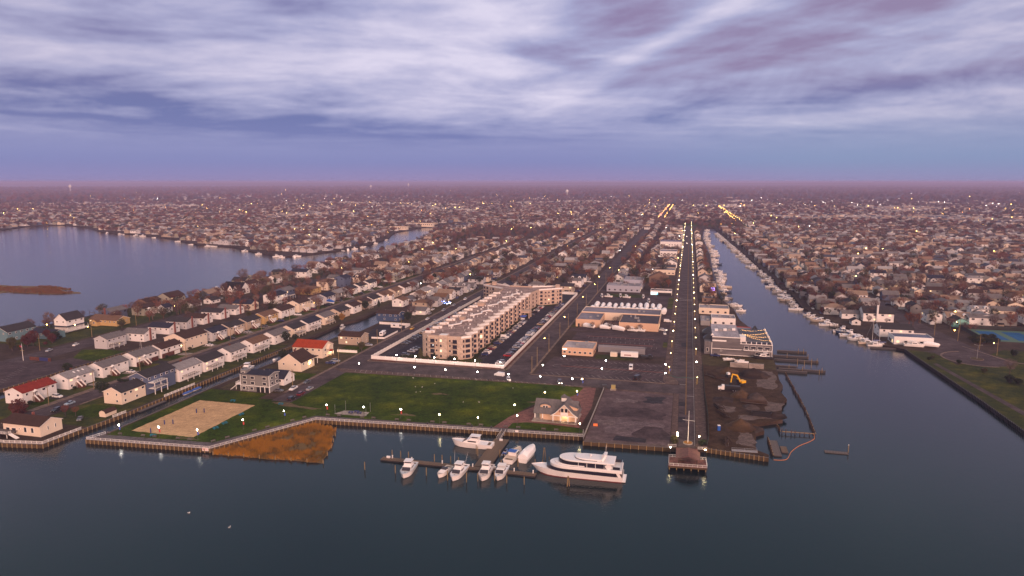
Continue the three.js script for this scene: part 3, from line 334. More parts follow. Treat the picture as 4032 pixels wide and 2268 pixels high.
// trees: bare twigs as many thin blades spread through the crown; evergreens as leaf blades
function crownGeo(n, rx, ry, cy, len, wid, up, fill) {
  const pos = [], uv = [];
  for (let i = 0; i < n; i++) {
    let x, y, z; do { x = rr(-1, 1); y = rr(-1, 1); z = rr(-1, 1); } while (x * x + y * y + z * z > 1 || (x * x + y * y + z * z < fill * R()));
    if (y < -0.3) { x *= 0.75; z *= 0.75; }
    const lump = 0.82 + 0.3 * fbm(x * 1.7 + n, y * 1.7, z * 1.7, 2); x *= lump; y *= lump; z *= lump;
    const d = new THREE.Vector3(x + rr(-0.5, 0.5), y * 0.7 + up + rr(-0.5, 0.5), z + rr(-0.5, 0.5)).normalize(), s = new THREE.Vector3(rr(-1, 1), rr(-1, 1), rr(-1, 1)).cross(d).normalize(), k = len * rr(0.6, 1.3), wd = wid * rr(0.6, 1.3), c = new THREE.Vector3(x * rx, cy + y * ry, z * rx);
    for (const [a, b] of [[-0.5, -0.5], [-0.5, 0.5], [0.5, 0]]) { pos.push(c.x + d.x * a * k + s.x * b * wd, c.y + d.y * a * k + s.y * b * wd, c.z + d.z * a * k + s.z * b * wd); uv.push(0, 0); }
  }
  const g = new THREE.BufferGeometry(); g.setAttribute('position', new THREE.Float32BufferAttribute(pos, 3)); g.setAttribute('uv', new THREE.Float32BufferAttribute(uv, 2)); g.computeVertexNormals(); return g;
}
function trunkGeo(h, r) { const list = [bar([0, 0, 0], [rr(-0.2, 0.2), h * 0.45, rr(-0.2, 0.2)], r, r * 0.65, 6)]; for (let i = 0; i < 9; i++) { const a = i * 2.4 + rr(0, 0.6), y0 = h * rr(0.28, 0.48), e = rr(0.22, 0.36) * h; const m = [Math.cos(a) * e * 0.6, y0 + h * 0.22, Math.sin(a) * e * 0.6]; list.push(bar([0, y0, 0], m, r * 0.45, r * 0.25, 4)); for (let k = 0; k < 3; k++) list.push(bar(m, [m[0] * rr(1.1, 2) + rr(-0.6, 0.6), m[1] + h * rr(0.08, 0.25), m[2] * rr(1.1, 2) + rr(-0.6, 0.6)], r * 0.2, r * 0.06, 3)); } return merge(list); }
const BARE = Array.from({ length: 4 }, (_, i) => ({ t: trunkGeo(8 + i, 0.24), c: crownGeo(700, 3.3 + i * 0.35, 3.1 + i * 0.2, 5.4 + i * 0.5, 1.15, 0.1, 0.4, 0.45) }));
const LEAFY = Array.from({ length: 3 }, (_, i) => ({ t: trunkGeo(6, 0.22), c: crownGeo(900, 2.5 + i * 0.3, 2.5 + i * 0.4, 3.7, 0.55, 0.42, 0.1, 0.3) }));
const BUSH = Array.from({ length: 3 }, (_, i) => ({ t: trunkGeo(1.2, 0.1), c: crownGeo(420, 1.1, 0.85, 0.85, 0.34, 0.26, 0.2, 0.35) }));
const PINE = { t: cylg(0, 0, 0, 0.2, 0.08, 7), c: (() => { const g = crownGeo(900, 1, 1, 0, 0.5, 0.34, -0.1, 0.3), p = g.attributes.position; for (let i = 0; i < p.count; i++) { const y = (p.getY(i) + 1.2) / 2.4, k = 2.1 * (1.05 - y); p.setXYZ(i, p.getX(i) * k, 0.6 + y * 7, p.getZ(i) * k); } g.computeVertexNormals(); return g; })() };
const bark = mat(0.075, 0.055, 0.05), TW = { twig: mat(0.1, 0.062, 0.058, { roughness: 1 }), greyTwig: mat(0.16, 0.115, 0.105, { roughness: 1 }), rust: mat(0.17, 0.05, 0.03, { roughness: 1 }), maroon: mat(0.09, 0.025, 0.022, { roughness: 1 }), ever: mat(0.02, 0.034, 0.014, { roughness: 0.9 }), olive: mat(0.06, 0.058, 0.018, { roughness: 0.9 }), golden: mat(0.3, 0.16, 0.03, { roughness: 0.9 }) };
const TNAME = { twig: 'bare brown', greyTwig: 'bare pale grey-brown', rust: 'rust-red leaved', maroon: 'dark maroon', ever: 'dark evergreen', olive: 'olive green', golden: 'golden leaved' };
function tree(kind, colour, x, z, s, where, group, label) { const v = kind === 'bare' ? pick(BARE) : kind === 'leafy' ? pick(LEAFY) : kind === 'pine' ? PINE : pick(BUSH); const g = thing(kind === 'bush' ? 'shrub' : kind === 'pine' ? 'conifer' : kind === 'bare' ? 'bare_tree' : 'tree', label ?? `${TNAME[colour]} ${kind === 'bush' ? 'shrub' : kind === 'pine' ? 'conical tree' : 'tree'} ${where}`, kind === 'bush' ? 'shrub' : 'tree', x, LAND, z, rr(0, 6.3), group ?? `trees and shrubs ${where}`); g.scale.set(s, s * rr(0.9, 1.1), s); mesh(g, 'trunk', v.t, bark); mesh(g, 'crown', v.c, TW[colour]); return g; }
// lamps
const GLOBE = new THREE.SphereGeometry(0.24, 12, 8);
function point(g, x, y, z, r, gg, b, k, rad = 12) { const p = new THREE.PointLight(new THREE.Color(r, gg, b), k); p.name = 'lamp_glow'; p.position.set(x, y, z); p.shadow.radius = rad; p.castShadow = true; g.add(p); }
function globeLamp(x, z, label, group, o = {}) {
  const h = o.h ?? 3.9, g = thing('globe_lamp_post', label, 'street lamp', x, o.y ?? LAND, z, 0, group);
  mesh(g, 'post', merge([cylg(0, 0, 0, 0.16, 0.12, 0.6, 8), cylg(0, 0.6, 0, 0.065, 0.05, h - 0.6, 6)]), M.iron); cyl(g, 'collar', M.iron, 0, h - 0.06, 0, 0.13, 0.14); mesh(g, 'globe', GLOBE, o.road ? M.lampRoad : o.warm ? M.lampWarm : M.lamp, 0, h + 0.3, 0);
  if (o.banner) box(g, 'banner', o.banner, 0.34, h * 0.55, 0, 0.55, 1.2, 0.03, 0.25); if (o.wrap) cyl(g, 'garland', M.gold, 0, 0.9, 0, 0.11, h - 1.2, CYL6);
  if (o.light !== false) point(g, 0, h + 0.3, 0, 1, o.warm ? 0.78 : 0.9, o.warm ? 0.45 : 0.75, o.k ?? 5); return g;
}
function utilityPole(x, z, label, group, o = {}) {
  const g = thing('utility_pole', label, 'pole', x, LAND, z, o.ry ?? 0, group), h = o.h ?? 10.5; mesh(g, 'pole', cylg(0, 0, 0, 0.17, 0.11, h, 7), M.pile); box(g, 'crossarm', M.darkWood, 0, h - 1, 0, 0.12, 0.12, 2.4); for (const s of [-1, 0, 1]) cyl(g, 'insulator', M.metal, 0, h - 0.88, s, 0.06, 0.25, CYL6);
  if (o.lamp) { mesh(g, 'lamp_arm', bar([0, h - 3, 0], [-2.4, h - 2.5, 0], 0.05), M.metal); box(g, 'lamp_head', M.metal, -2.7, h - 2.55, 0, 0.8, 0.16, 0.32); const q = mesh(g, 'lamp_lens', SPH, M.sodium, -2.75, h - 2.6, 0); q.scale.set(0.24, 0.16, 0.2); if (o.light) point(g, -2.75, h - 2.85, 0, 1, 0.55, 0.15, 9, 8); } return g;
}
// ---------- condominium with its wall ----------
{
  const g = thing('condominium', 'long four-storey pink condominium with saw-tooth bays behind a white wall', 'building', 0, LAND, 0);
  const HT = 12.6, CW = mat(0.68, 0.53, 0.43, { map: rep(mottle, 9), roughness: 0.8 }), RF = mat(0.48, 0.36, 0.32, { map: rep(rough, 21), roughness: 0.9 });
  const E = [], W = [], teeth = [];
  for (let i = 0; i < 13; i++) { const z0 = -369.9 - i * 12.3; E.push([-119.6, z0], [-119.6, z0 - 4.6], [-124, z0 - 4.6], [-124, z0 - 7.7]); W.push([-150, z0], [-150, z0 - 4.6], [-146, z0 - 4.6], [-146, z0 - 7.7]); teeth.push(z0); }
  const zN = -369.9 - 13 * 12.3; // north end of the long body
  const out = [[-144.5, -365.3], [-124.2, -365.3], ...E, [-121, zN], [-118, -549], [-101, -563], [-107, -574], [-127, -563.5], [-147, -563.5], [-164, -575.5], [-171, -565], [-149, -549], [-147, zN], ...W.reverse()];
  mesh(g, 'wall', slab(out, 0, HT), CW);
  mesh(g, 'roof', slab(out.map(([x, z]) => [x + (x > -135 ? -0.35 : 0.35), z]), HT + 0.002, HT + 0.1), RF);
  const par = (a, b, h = 1.1, m = M.white) => mesh(g, 'parapet', beam([a[0], HT + h / 2, a[1]], [b[0], HT + h / 2, b[1]], 0.25, h), m);
  out.forEach((a, i) => { const b = out[(i + 1) % out.length]; const d = Math.hypot(a[0] - b[0], a[1] - b[1]); if (d > 2.5) par(a, b, 1.15, i % 2 ? M.white : CW); });
  // raised screen walls behind each bay
  for (const z0 of teeth) { par([-119.7, z0 - 4.4], [-125.5, z0 - 6.4], 1.5, M.white); par([-149.9, z0 - 4.4], [-144.5, z0 - 6.4], 1.5, M.white); }
  // windows: on a wall from a to b, floors up the height
  const wm = (cx, cz, nx, nz, y, w, h, m = M.glass) => { const o = box(g, 'window', m, cx + nx * 0.05, y, cz + nz * 0.05, w, h, 0.16, Math.atan2(nx, nz)); return o; };
  const face = (a, b, cols, floors = [0, 1, 2, 3], m) => { const dx = b[0] - a[0], dz = b[1] - a[1], d = Math.hypot(dx, dz), nx = -dz / d, nz = dx / d; for (const f of floors) for (const [u, w, h, s = 0.8] of cols) wm(a[0] + dx * u, a[1] + dz * u, nx, nz, f * 3.05 + s, w, h, R() < 0.05 ? M.litPane : m); };
  const SE = (a, b, c) => face(a, b, c);
  const flip = (a, b, c, f) => face(b, a, c, f);
  // outward normal of a->b is (-dz, dx): walk so that it points outside
  for (const z0 of teeth) {
    // every bay turns a face to the south-east
    const zp = z0 + 4.6, a = [-124, zp], b = [-119.6, z0];
    mesh(g, 'bay', slab([[-124.2, zp - 0.2], [-119.6, z0], [-124, z0]], 0, HT + 1.15), CW); face(a, b, [[0.2, 0.9, 1.5, 1.0], [0.62, 2.9, 1.9]]);
    face([-119.6, z0], [-119.6, z0 - 4.6], [[0.5, 2.2, 1.8]]);
    if (z0 < -372) { mesh(g, 'bay', slab([[-145.8, zp - 0.2], [-146, z0], [-150, z0]], 0, HT + 1.15), CW); }
  }
  // south front with stair tower and balconies
  mesh(g, 'stair_tower', slab([[-137.6, -364.2], [-132.6, -364.2], [-132.6, -368.6], [-137.6, -368.6]], 0, HT + 1.6), CW); box(g, 'tower_roof', M.white, -135.1, HT + 1.61, -366.4, 4.6, 0.14, 4);
  for (let f = 0; f < 4; f++) { const y = f * 3.05; wm(-136.4, -364.2, 0, 1, y + 1.1, 1.0, 1.4, f % 2 ? M.litPane : M.glass); wm(-139.4, -365.3, 0, 1, y + 1.2, 0.9, 1); wm(-131.2, -365.3, 0, 1, y + 1.2, 0.9, 1);
    for (const cx of [-142, -128.2]) { wm(cx, -365.3, 0, 1, y + 0.2, 2.6, 2.2); if (f) { box(g, 'balcony', CW, cx, y - 0.1, -364.4, 4, 0.3, 1.8); const r = [beam([cx - 1.9, y + 1.2, -363.6], [cx + 1.9, y + 1.2, -363.6], 0.08, 0.08)]; for (let k = 0; k <= 10; k++) r.push(bxg(cx - 1.9 + k * 0.38, y + 0.2, -363.6, 0.04, 1, 0.04)); mesh(g, 'balcony_rail', merge(r), M.iron); } } }
  mesh(g, 'bay', slab([[-144.5, -365.3], [-144.5, -369.8], [-150, -369.8], [-149, -368]], 0, HT + 1.15), CW); face([-149.4, -368.6], [-144.5, -365.3], [[0.25, 1, 1.6], [0.7, 1, 1.6]]);
  // splayed north arms
  face([-118, -549], [-101, -563], [[0.1, 2.2, 1.9], [0.28, 1.4, 1.1], [0.42, 1.4, 1.1], [0.6, 2.4, 1.9], [0.8, 0.8, 1.3], [0.92, 2.2, 1.9]]); face([-101, -563], [-107, -574], [[0.4, 1.6, 1.6]]);
  face([-121, zN], [-118, -549], [[0.3, 1.8, 1.7], [0.7, 1.8, 1.7]]); face([-171, -565], [-149, -549], [[0.06, 2, 1.9], [0.2, 2.4, 1.9], [0.36, 0.8, 1.2], [0.5, 2, 1.9]]); 
  box(g, 'stair_head', CW, -105.5, HT, -566.5, 3.4, 3, 3.4); box(g, 'stair_head', CW, -162.5, HT, -570, 3.4, 3, 3.4); box(g, 'stair_head', CW, -144, HT, -470, 5, 2.4, 4); box(g, 'stair_head', CW, -141, HT, -418, 3.4, 2, 3.4);
  // entrance porch
  mesh(g, 'porch', merge([bxg(-113.8, 0, -500, 0.7, 4, 0.7), bxg(-113.8, 0, -494, 0.7, 4, 0.7), bxg(-116.5, 4, -497, 6.2, 1.6, 7.4)]), CW); box(g, 'awning', M.banner, -116.4, 2.7, -487, 4, 0.4, 6); box(g, 'porch_hut', M.white, -115.8, 0, -482, 2.4, 2.2, 3);
  // white roof ducts
  for (const [x, z] of [[-138, -405], [-135, -440], [-134, -478], [-133, -515]]) { const l = [beam([x - 3, HT + 0.9, z + 9], [x + 1, HT + 0.9, z + 3], 0.9, 0.7), beam([x + 1, HT + 0.9, z + 3], [x - 0.5, HT + 0.9, z - 4], 0.9, 0.7), beam([x - 0.5, HT + 0.9, z - 4], [x + 3, HT + 0.9, z - 10], 0.9, 0.7), bxg(x - 3.2, HT + 0.12, z + 9.4, 3, 1, 1.4), bxg(x + 3, HT + 0.12, z - 10, 3, 1.2, 1.4)]; mesh(g, 'roof_duct', merge(l), M.white); }
  { const l = []; for (let i = 0; i < 120; i++) { const x = rr(-142, -128), z = rr(-380, -545); l.push(R() < 0.25 ? bxg(x, HT + 0.1, z, 0.8, 0.8, 0.8) : cylg(x, HT + 0.1, z, 0.1, 0.1, rr(0.6, 1.4), 5)); } const o = mesh(g, 'roof_vents', merge(l), M.white); o.userData.kind = 'stuff'; }
  // shrubs at its foot
  for (let i = 0; i < 34; i++) { const z = -372 - i * 5.2; if (z > -478 || z < -505) tree('bush', pick(['ever', 'olive', 'ever']), -117.6 + rr(-0.6, 0.6), z, rr(0.7, 1.5), 'at the foot of the condominium'); }
  for (const [x, s, k, c] of [[-147.5, 1.5, 'pine', 'olive'], [-139, 1.0, 'pine', 'ever'], [-129, 2.1, 'bush', 'ever'], [-126.5, 2, 'bush', 'olive'], [-152, 1.9, 'bush', 'ever'], [-157, 1.4, 'bush', 'ever'], [-143.5, 1.6, 'bush', 'olive']]) { const t = tree(k, c, x, -360.2, k === 'pine' ? s * 0.75 : s, 'before the condominium front'); }
  // the boundary wall, panel by panel
  const w = thing('boundary_wall', 'long white panelled wall round the condominium car park', 'wall', 0, LAND, 0);
  const ring = [[-175.8, -570], [-175.8, -354.4], [-95.8, -353.2], [-95.6, -610.5], [-112, -612]];
  along(ring, 4.4, (x, z, a, i, d) => { const o = box(w, 'panel', M.white, x + Math.sin(a) * d / 2, 0, z + Math.cos(a) * d / 2, 0.14, 2.1, d - 0.02, a); const p = box(w, 'post', M.trim, x, 0, z, 0.3, 2.3, 0.3, a); });
  // hedge and brick rail outside the wall
  for (const [pts, m] of [[[[-174, -351.9], [-97, -351.6]], M.brick], [[[-94.8, -356], [-94.8, -470], ], M.brick], [[[-94.8, -492], [-94.8, -596]], M.brick]]) { const k = thing('planter_wall', pts[0][0] < -100 ? 'low brown planter wall under the white wall beside the cross street' : pts[1][1] > -480 ? 'low brown planter wall beside the condominium street, south of the gate' : 'low brown planter wall beside the condominium street, north of the gate', 'planter', 0, LAND, 0); const l = []; along(pts, 3, (x, z, a, i, d) => box(k, 'block', m, x + Math.sin(a) * d / 2, 0, z + Math.cos(a) * d / 2, 0.5, 0.55, d - 0.05, a)); }
  // parked cars
  const cols = ['white', 'white', 'silver', 'black', 'grey', 'black', 'red', 'dark blue', 'silver', 'grey', 'white', 'tan', 'dark red'], cg = 'cars in the condominium car park';
  for (let i = 0; i < 46; i++) { const z = -378.6 - i * 3.62; if (R() < 0.13 || (z < -482 && z > -503)) continue; const van = i === 13; vehicle(van ? 'van' : pick(['car', 'suv', 'car', 'suv']), van ? 'white' : pick(cols), -114.4, z, (R() < 0.5 ? 1 : -1) * Math.PI / 2, 'parked in the bays beside the condominium', cg); }
  for (let i = 0; i < 56; i++) { const z = -361.4 - i * 3.55; if (R() < 0.1 || (i > 1 && i < 5)) continue; vehicle(pick(['car', 'suv', 'suv']), i === 5 ? 'red' : pick(cols), -100.4, z, (R() < 0.6 ? -1 : 1) * Math.PI / 2, 'parked along the inside of the white wall', cg); }
  for (let i = 0; i < 30; i++) { const z = -366 - i * 4.4; if (R() < 0.25) continue; vehicle(pick(['car', 'suv']), i === 1 ? 'tan' : pick(cols), i < 6 ? -159.5 : -171.3, z, Math.PI / 2, 'parked on the canal side of the condominium', cg); }
}
// park pavilion
{
  const X = -52.3, Z = -283, g = thing('pavilion', 'peach shingled pavilion with grey roof, white cupola and columned porch on the park terrace', 'building', X, LAND, Z), P = WALL.peach, RR = ROOF.grey;
  // main block, ridge along x
  const w = 19, d = 11, h = 3.4, rise = 4.2;
  const gable = (ww, hh, r) => [[-ww / 2, 0], [ww / 2, 0], [ww / 2, hh], [0, hh + r], [-ww / 2, hh]];
  box(g, 'floor_slab', M.concrete, 0, 0, 0.6, w + 0.6, 0.25, d + 3.4);
  mesh(g, 'wall', extr(gable(d - 1.5, h, rise - 0.6), -w / 2 + 3, w / 2 - 0.6).clone().rotateY(Math.PI / 2), P, 0, 0.25, 0);
  const rt = (ww, hh, r, a, b) => extr([[-ww / 2 - 0.6, hh - 0.5], [0, hh + r], [ww / 2 + 0.6, hh - 0.5], [ww / 2 + 0.6, hh - 0.28], [0, hh + r + 0.24], [-ww / 2 - 0.6, hh - 0.28]], a, b);
  mesh(g, 'roof', rt(d, h, rise, -w / 2, w / 2).clone().rotateY(Math.PI / 2), RR, 0, 0.3, 0);
  // cross gable to the south, with flared eaves
  mesh(g, 'gable_wall', extr([[-5, 0.6], [5, 0.6], [3.6, 1.6], [0, 5.2], [-3.6, 1.6]], 0, 6), P, 4.3, 2.9, 1.2); mesh(g, 'gable_roof', extr([[-5.9, 0.25], [-3.9, 1.5], [0, 5.4], [3.9, 1.5], [5.9, 0.25], [5.9, 0.5], [3.9, 1.78], [0, 5.72], [-3.9, 1.78], [-5.9, 0.5]], -5.5, 6.4), RR, 4.3, 2.9, 1.2);
  mesh(g, 'gable_trim', extr([[-5.9, 0.1], [-3.9, 1.35], [0, 5.25], [3.9, 1.35], [5.9, 0.1], [5.9, 0.45], [3.9, 1.7], [0, 5.6], [-3.9, 1.7], [-5.9, 0.45]], 6.42, 6.52), M.trim, 4.3, 2.9, 1.2);
  for (const s of [-0.85, 0.85]) win(g, 'z', 1, 7.2, 4.9, 4.3 + s, 1.4, 1.9, true); box(g, 'panel', M.trim, 4.3, 3.6, 7.24, 3.2, 1.2, 0.12); for (const s of [-2, 2]) box(g, 'shutter', mat(0.3, 0.14, 0.12), 4.3 + s, 4.9, 7.26, 0.6, 1.9, 0.08);
  { const t = mesh(g, 'emblem', new THREE.TorusGeometry(0.35, 0.09, 6, 14, 4.3), M.trim, 4.3, 7.1, 7.3); }
  box(g, 'porch_beam', M.trim, 4.3, 3.1, 7.0, 10.4, 0.4, 0.5); for (let i = 0; i < 4; i++) { const x = -0.6 + i * 3.25; box(g, 'column_base', M.concrete, x, 0.25, 7, 0.7, 0.7, 0.7); box(g, 'column', M.trim, x, 0.95, 7, 0.42, 2.2, 0.42); }
  for (const x of [-9, -5.6]) { box(g, 'column', M.trim, x, 0.25, 4.6, 0.42, 2.9, 0.42); box(g, 'column_base', M.concrete, x, 0.25, 4.6, 0.7, 0.5, 0.7); } box(g, 'porch_beam', M.trim, -5, 3.0, 4.7, 9.2, 0.4, 0.4);
  box(g, 'porch_wall', WALL.cream, 4.3, 0.25, 4.3, 9.6, 2.9, 0.2); box(g, 'porch_wall', WALL.cream, -4, 0.25, 2.8, 7, 2.9, 0.2);
  box(g, 'door', M.glass, 4.3, 0.25, 4.42, 2.2, 2.3, 0.1); for (const x of [1, 7.2, 8.3]) win(g, 'z', 1, 4.4, 1.5, x, 1, 0.6, true); box(g, 'vending_machine', M.banner, -3.6, 0.25, 3.2, 0.9, 1.9, 0.7);
  // eyebrow dormer and side dormer
  { const q = mesh(g, 'dormer', extr([[-2.2, 0], [2.2, 0], [2.2, 1.6], [1.2, 2.1], [0, 2.3], [-1.2, 2.1], [-2.2, 1.6]], 0, 3), P, -4.6, 4.5, 0.6); win(q, 'z', 1, 3, 0.35, -0.6, 1.1, 1.3, true); win(q, 'z', 1, 3, 0.35, 0.6, 1.1, 1.3, true); mesh(q, 'dormer_roof', extr([[-2.6, 1.5], [-1.3, 2.1], [0, 2.32], [1.3, 2.1], [2.6, 1.5], [2.6, 1.7], [1.3, 2.34], [0, 2.56], [-1.3, 2.34], [-2.6, 1.7]], -2, 3.3), RR); }
  { const q = mesh(g, 'dormer', extr([[0, 0], [4, 0], [4, 1.4], [0, 2.6]], -1.6, 1.6), P, 5.4, 4.7, 2.4); box(q, 'dormer_roof', RR, 2.1, 2.0, 0, 4.8, 0.2, 3.8).rotation.z = -0.29; }
  box(g, 'cupola', M.trim, 3, h + rise + 0.1, 0, 2.1, 1.7, 2.1); const cr = mesh(g, 'cupola_roof', new THREE.ConeGeometry(2.1, 1.5, 4), RR, 3, h + rise + 2.55, 0, Math.PI / 4);
  point(g, 4.3, 2.7, 5.6, 1, 0.75, 0.4, 9, 6); point(g, -5, 2.6, 3.8, 1, 0.75, 0.4, 7, 6); for (const [x, z] of [[4.3, 5.6], [-5, 3.8]]) { const b = mesh(g, 'ceiling_lamp', SPH, M.lampWarm, x, 2.85, z); b.scale.set(0.16, 0.1, 0.16); }
}
// ---------- boardwalk, bulkheads, docks, boats ----------
function bulkhead(name, label, pts, o = {}) {
  const g = thing(name, label, 'bulkhead', 0, 0, 0), top = o.top ?? LAND, wall = o.m ?? M.sheath, pm = o.pm ?? M.pile, list = [];
  for (let k = 0; k + 1 < pts.length; k++) { const [a, b] = [pts[k], pts[k + 1]]; mesh(g, 'sheathing', beam([a[0], (top - 1.2) / 2, a[1]], [b[0], (top - 1.2) / 2, b[1]], 0.22, top + 1.2), wall); mesh(g, 'cap_beam', beam([a[0], top + 0.1, a[1]], [b[0], top + 0.1, b[1]], 0.5, 0.22), o.cap ?? M.greyWood); }
  let n = 0; along(pts, o.step ?? 1.9, (x, z, a) => { if (n++ < 290) cyl(g, 'pile', pm, x + Math.cos(a) * (o.side ?? 1) * -0.3, -1.2, z - Math.sin(a) * (o.side ?? 1) * -0.3, 0.2, top + 1.2 + (o.up ?? 0.25), CYL6); }); return g;
}
const RAIL = [[-227.6, -217], [-229.9, -210], [-175.8, -214], [-153, -253.6], [-72.4, -259.4]], RAIL2 = [[-68.6, -259.9], [-37.9, -262.4], [-38.6, -268]];
bulkhead('boardwalk_bulkhead', 'timber pile bulkhead carrying the park boardwalk above the bay', [[-229.9, -210], [-175.8, -214], [-153, -253.6], [-37.9, -262.4]], {});
{
  const off = (pts, d) => pts.map(([x, z]) => [x, z]); // deck follows the coast
  sheet('boardwalk', [[-229.6, -210.3], [-175.9, -214.2], [-153.2, -253.9], [-38.2, -262.7], [-38.7, -266.6], [-156, -258.3], [-179, -219.8], [-227.6, -216.4]], Y3, M.deck);
  const g = thing('boardwalk_railing', 'white metal railing along the edge of the park boardwalk', 'railing', 0, LAND, 0), pick_ = [];
  for (const pts of [RAIL, RAIL2]) { for (let k = 0; k + 1 < pts.length; k++) { const [a, b] = [pts[k], pts[k + 1]]; for (const y of [0.25, 1.1]) mesh(g, 'rail', beam([a[0], y, a[1]], [b[0], y, b[1]], 0.07, 0.07), M.trim); } along(pts, 2.2, (x, z) => box(g, 'post', M.trim, x, 0, z, 0.09, 1.16, 0.09)); along(pts, 0.22, (x, z) => pick_.push(bxg(x, 0.25, z, 0.03, 0.85, 0.03))); }
  mesh(g, 'balusters', merge(pick_), M.trim).userData.kind = 'stuff';
  // benches, bins and tables
  const bench = (x, z, a, label) => { const b = thing('park_bench', label, 'bench', x, LAND + 0.02, z, a, 'benches facing the bay'); box(b, 'seat', M.greyWood, 0, 0.4, 0, 1.8, 0.07, 0.45); box(b, 'backrest', M.greyWood, 0, 0.5, -0.24, 1.8, 0.42, 0.06); for (const s of [-0.7, 0.7]) box(b, 'leg', M.iron, s, 0, 0, 0.08, 0.4, 0.42); };
  const BL = [[-226.5, -216.8], [-179, -219.9], [-156, -258.4], [-39, -266.6]]; let n = 0; along(BL, 5.4, (x, z, a) => { if (n++ % 3 !== 2) { const nx = -Math.cos(a), nz = Math.sin(a); bench(x + 0, z - 0.6, a - Math.PI / 2, 'grey slatted bench on the lawn edge of the boardwalk'); } });
  const bin = (px, py, label) => { const [x, z] = gp(px, py), b = thing('litter_bin', label, 'litter bin', x, LAND + 0.02, z, 0, 'litter bins in the park'); cyl(b, 'body', M.iron, 0, 0, 0, 0.32, 0.9); cyl(b, 'lid', M.dark, 0, 0.9, 0, 0.36, 0.14); };
  for (const [a, b] of [[443, 655], [866, 683], [1049, 693], [1020, 238], [1205, 255], [1744, 295]]) bin(1500 + a / 2.415, 1400 + b / 2.415, 'black litter bin standing beside the park lawn');
  const ptable = (x, z, a, label) => { const t = thing('picnic_table', label, 'table', x, LAND + 0.02, z, a, 'blue picnic tables by the sand court'); box(t, 'top', M.teal, 0, 0.72, 0, 2.2, 0.07, 0.8); for (const s of [-0.75, 0.75]) box(t, 'bench_seat', M.teal, 0, 0.42, s, 2.2, 0.06, 0.3); for (const s of [-0.8, 0.8]) box(t, 'leg', M.teal, s, 0, 0, 0.1, 0.72, 1.3); };
  for (const [x, z, a] of [[-207, -220, 0.1], [-188, -233.5, 1.2], [-188.2, -239.5, 1.3], [-188.3, -251, 1.4], [-204, -266.5, 0.1], [-179.5, -268, 0.1]]) ptable(x, z, a, 'teal blue picnic table beside the sand court');
  sheet('picnic_slab', [[-149.5, -262.5], [-134.5, -263], [-135, -268.5], [-147, -268]], Y3, M.concrete);
  for (const [x, z] of [[-142.5, -265.2], [-138.5, -265.6], [-140.5, -266.9]]) { const t = thing('picnic_table', 'blue metal picnic table on the concrete slab', 'table', x, LAND + 0.04, z, 0.1, 'tables on the concrete slab'); box(t, 'top', M.bluePad, 0, 0.72, 0, 2, 0.07, 0.8); for (const s of [-0.75, 0.75]) box(t, 'bench_seat', M.bluePad, 0, 0.42, s, 2, 0.06, 0.3); for (const s of [-0.7, 0.7]) box(t, 'leg', M.bluePad, s, 0, 0, 0.08, 0.7, 1.2); }
  for (const [x, z] of [[-149, -263], [-147, -269], [-135, -269.4], [-134.2, -263.5]]) { const t = thing('awning_pole', 'thin steel pole at a corner of the picnic slab', 'pole', x, LAND, z, 0, 'poles round the picnic slab'); cyl(t, 'shaft', M.steel, 0, 0, 0, 0.05, 4.2, CYL6); cyl(t, 'base', M.metal, 0, 0, 0, 0.12, 0.15); }
  for (const [x, z] of [[-212.5, -232.5], [-209.5, -234], [-209.5, -248.5], [-206.5, -249.8], [-210.8, -222.9]]) { const t = thing('volleyball_post', 'navy padded volleyball post standing in the sand court', 'post', x, LAND, z, 0, 'volleyball posts in the sand'); cyl(t, 'pad', M.bluePad, 0, 0, 0, 0.22, 1.9); cyl(t, 'pole', M.metal, 0, 1.9, 0, 0.06, 0.6, CYL6); }
  // speed sign at the corner of the bulkhead
  { const cv = document.createElement('canvas'); cv.width = 256; cv.height = 128; const c = cv.getContext('2d'); c.fillStyle = '#e8d8d2'; c.fillRect(0, 0, 256, 128); c.fillStyle = '#a03038'; c.font = 'bold 110px sans-serif'; c.fillText('5', 14, 104); c.font = 'bold 34px sans-serif'; c.fillText('MPH', 100, 54); c.fillText('NO WAKE', 92, 100); const t = new THREE.CanvasTexture(cv); t.colorSpace = THREE.SRGBColorSpace; const m = new THREE.MeshStandardMaterial({ map: t, roughness: 0.6 }); const s = thing('speed_sign', 'white board with a red five mounted on the boardwalk corner', 'sign', -177.3, 0.75, -213.55, 0.07); const b = box(s, 'board', M.trim, 0, 0, 0, 2.7, 1.35, 0.08); const f = mesh(s, 'face', new THREE.PlaneGeometry(2.6, 1.25), m, 0, 0.68, 0.05); }
  { const s = thing('notice_board', 'white notice board fixed to the railing beside the gangway', 'sign', -64.9, LAND + 0.35, -260.05, 0.08); box(s, 'board', M.trim, 0, 0, 0, 1.4, 0.9, 0.08); box(s, 'frame', M.greyWood, 0, -0.1, -0.08, 1.5, 1.1, 0.06); }
}
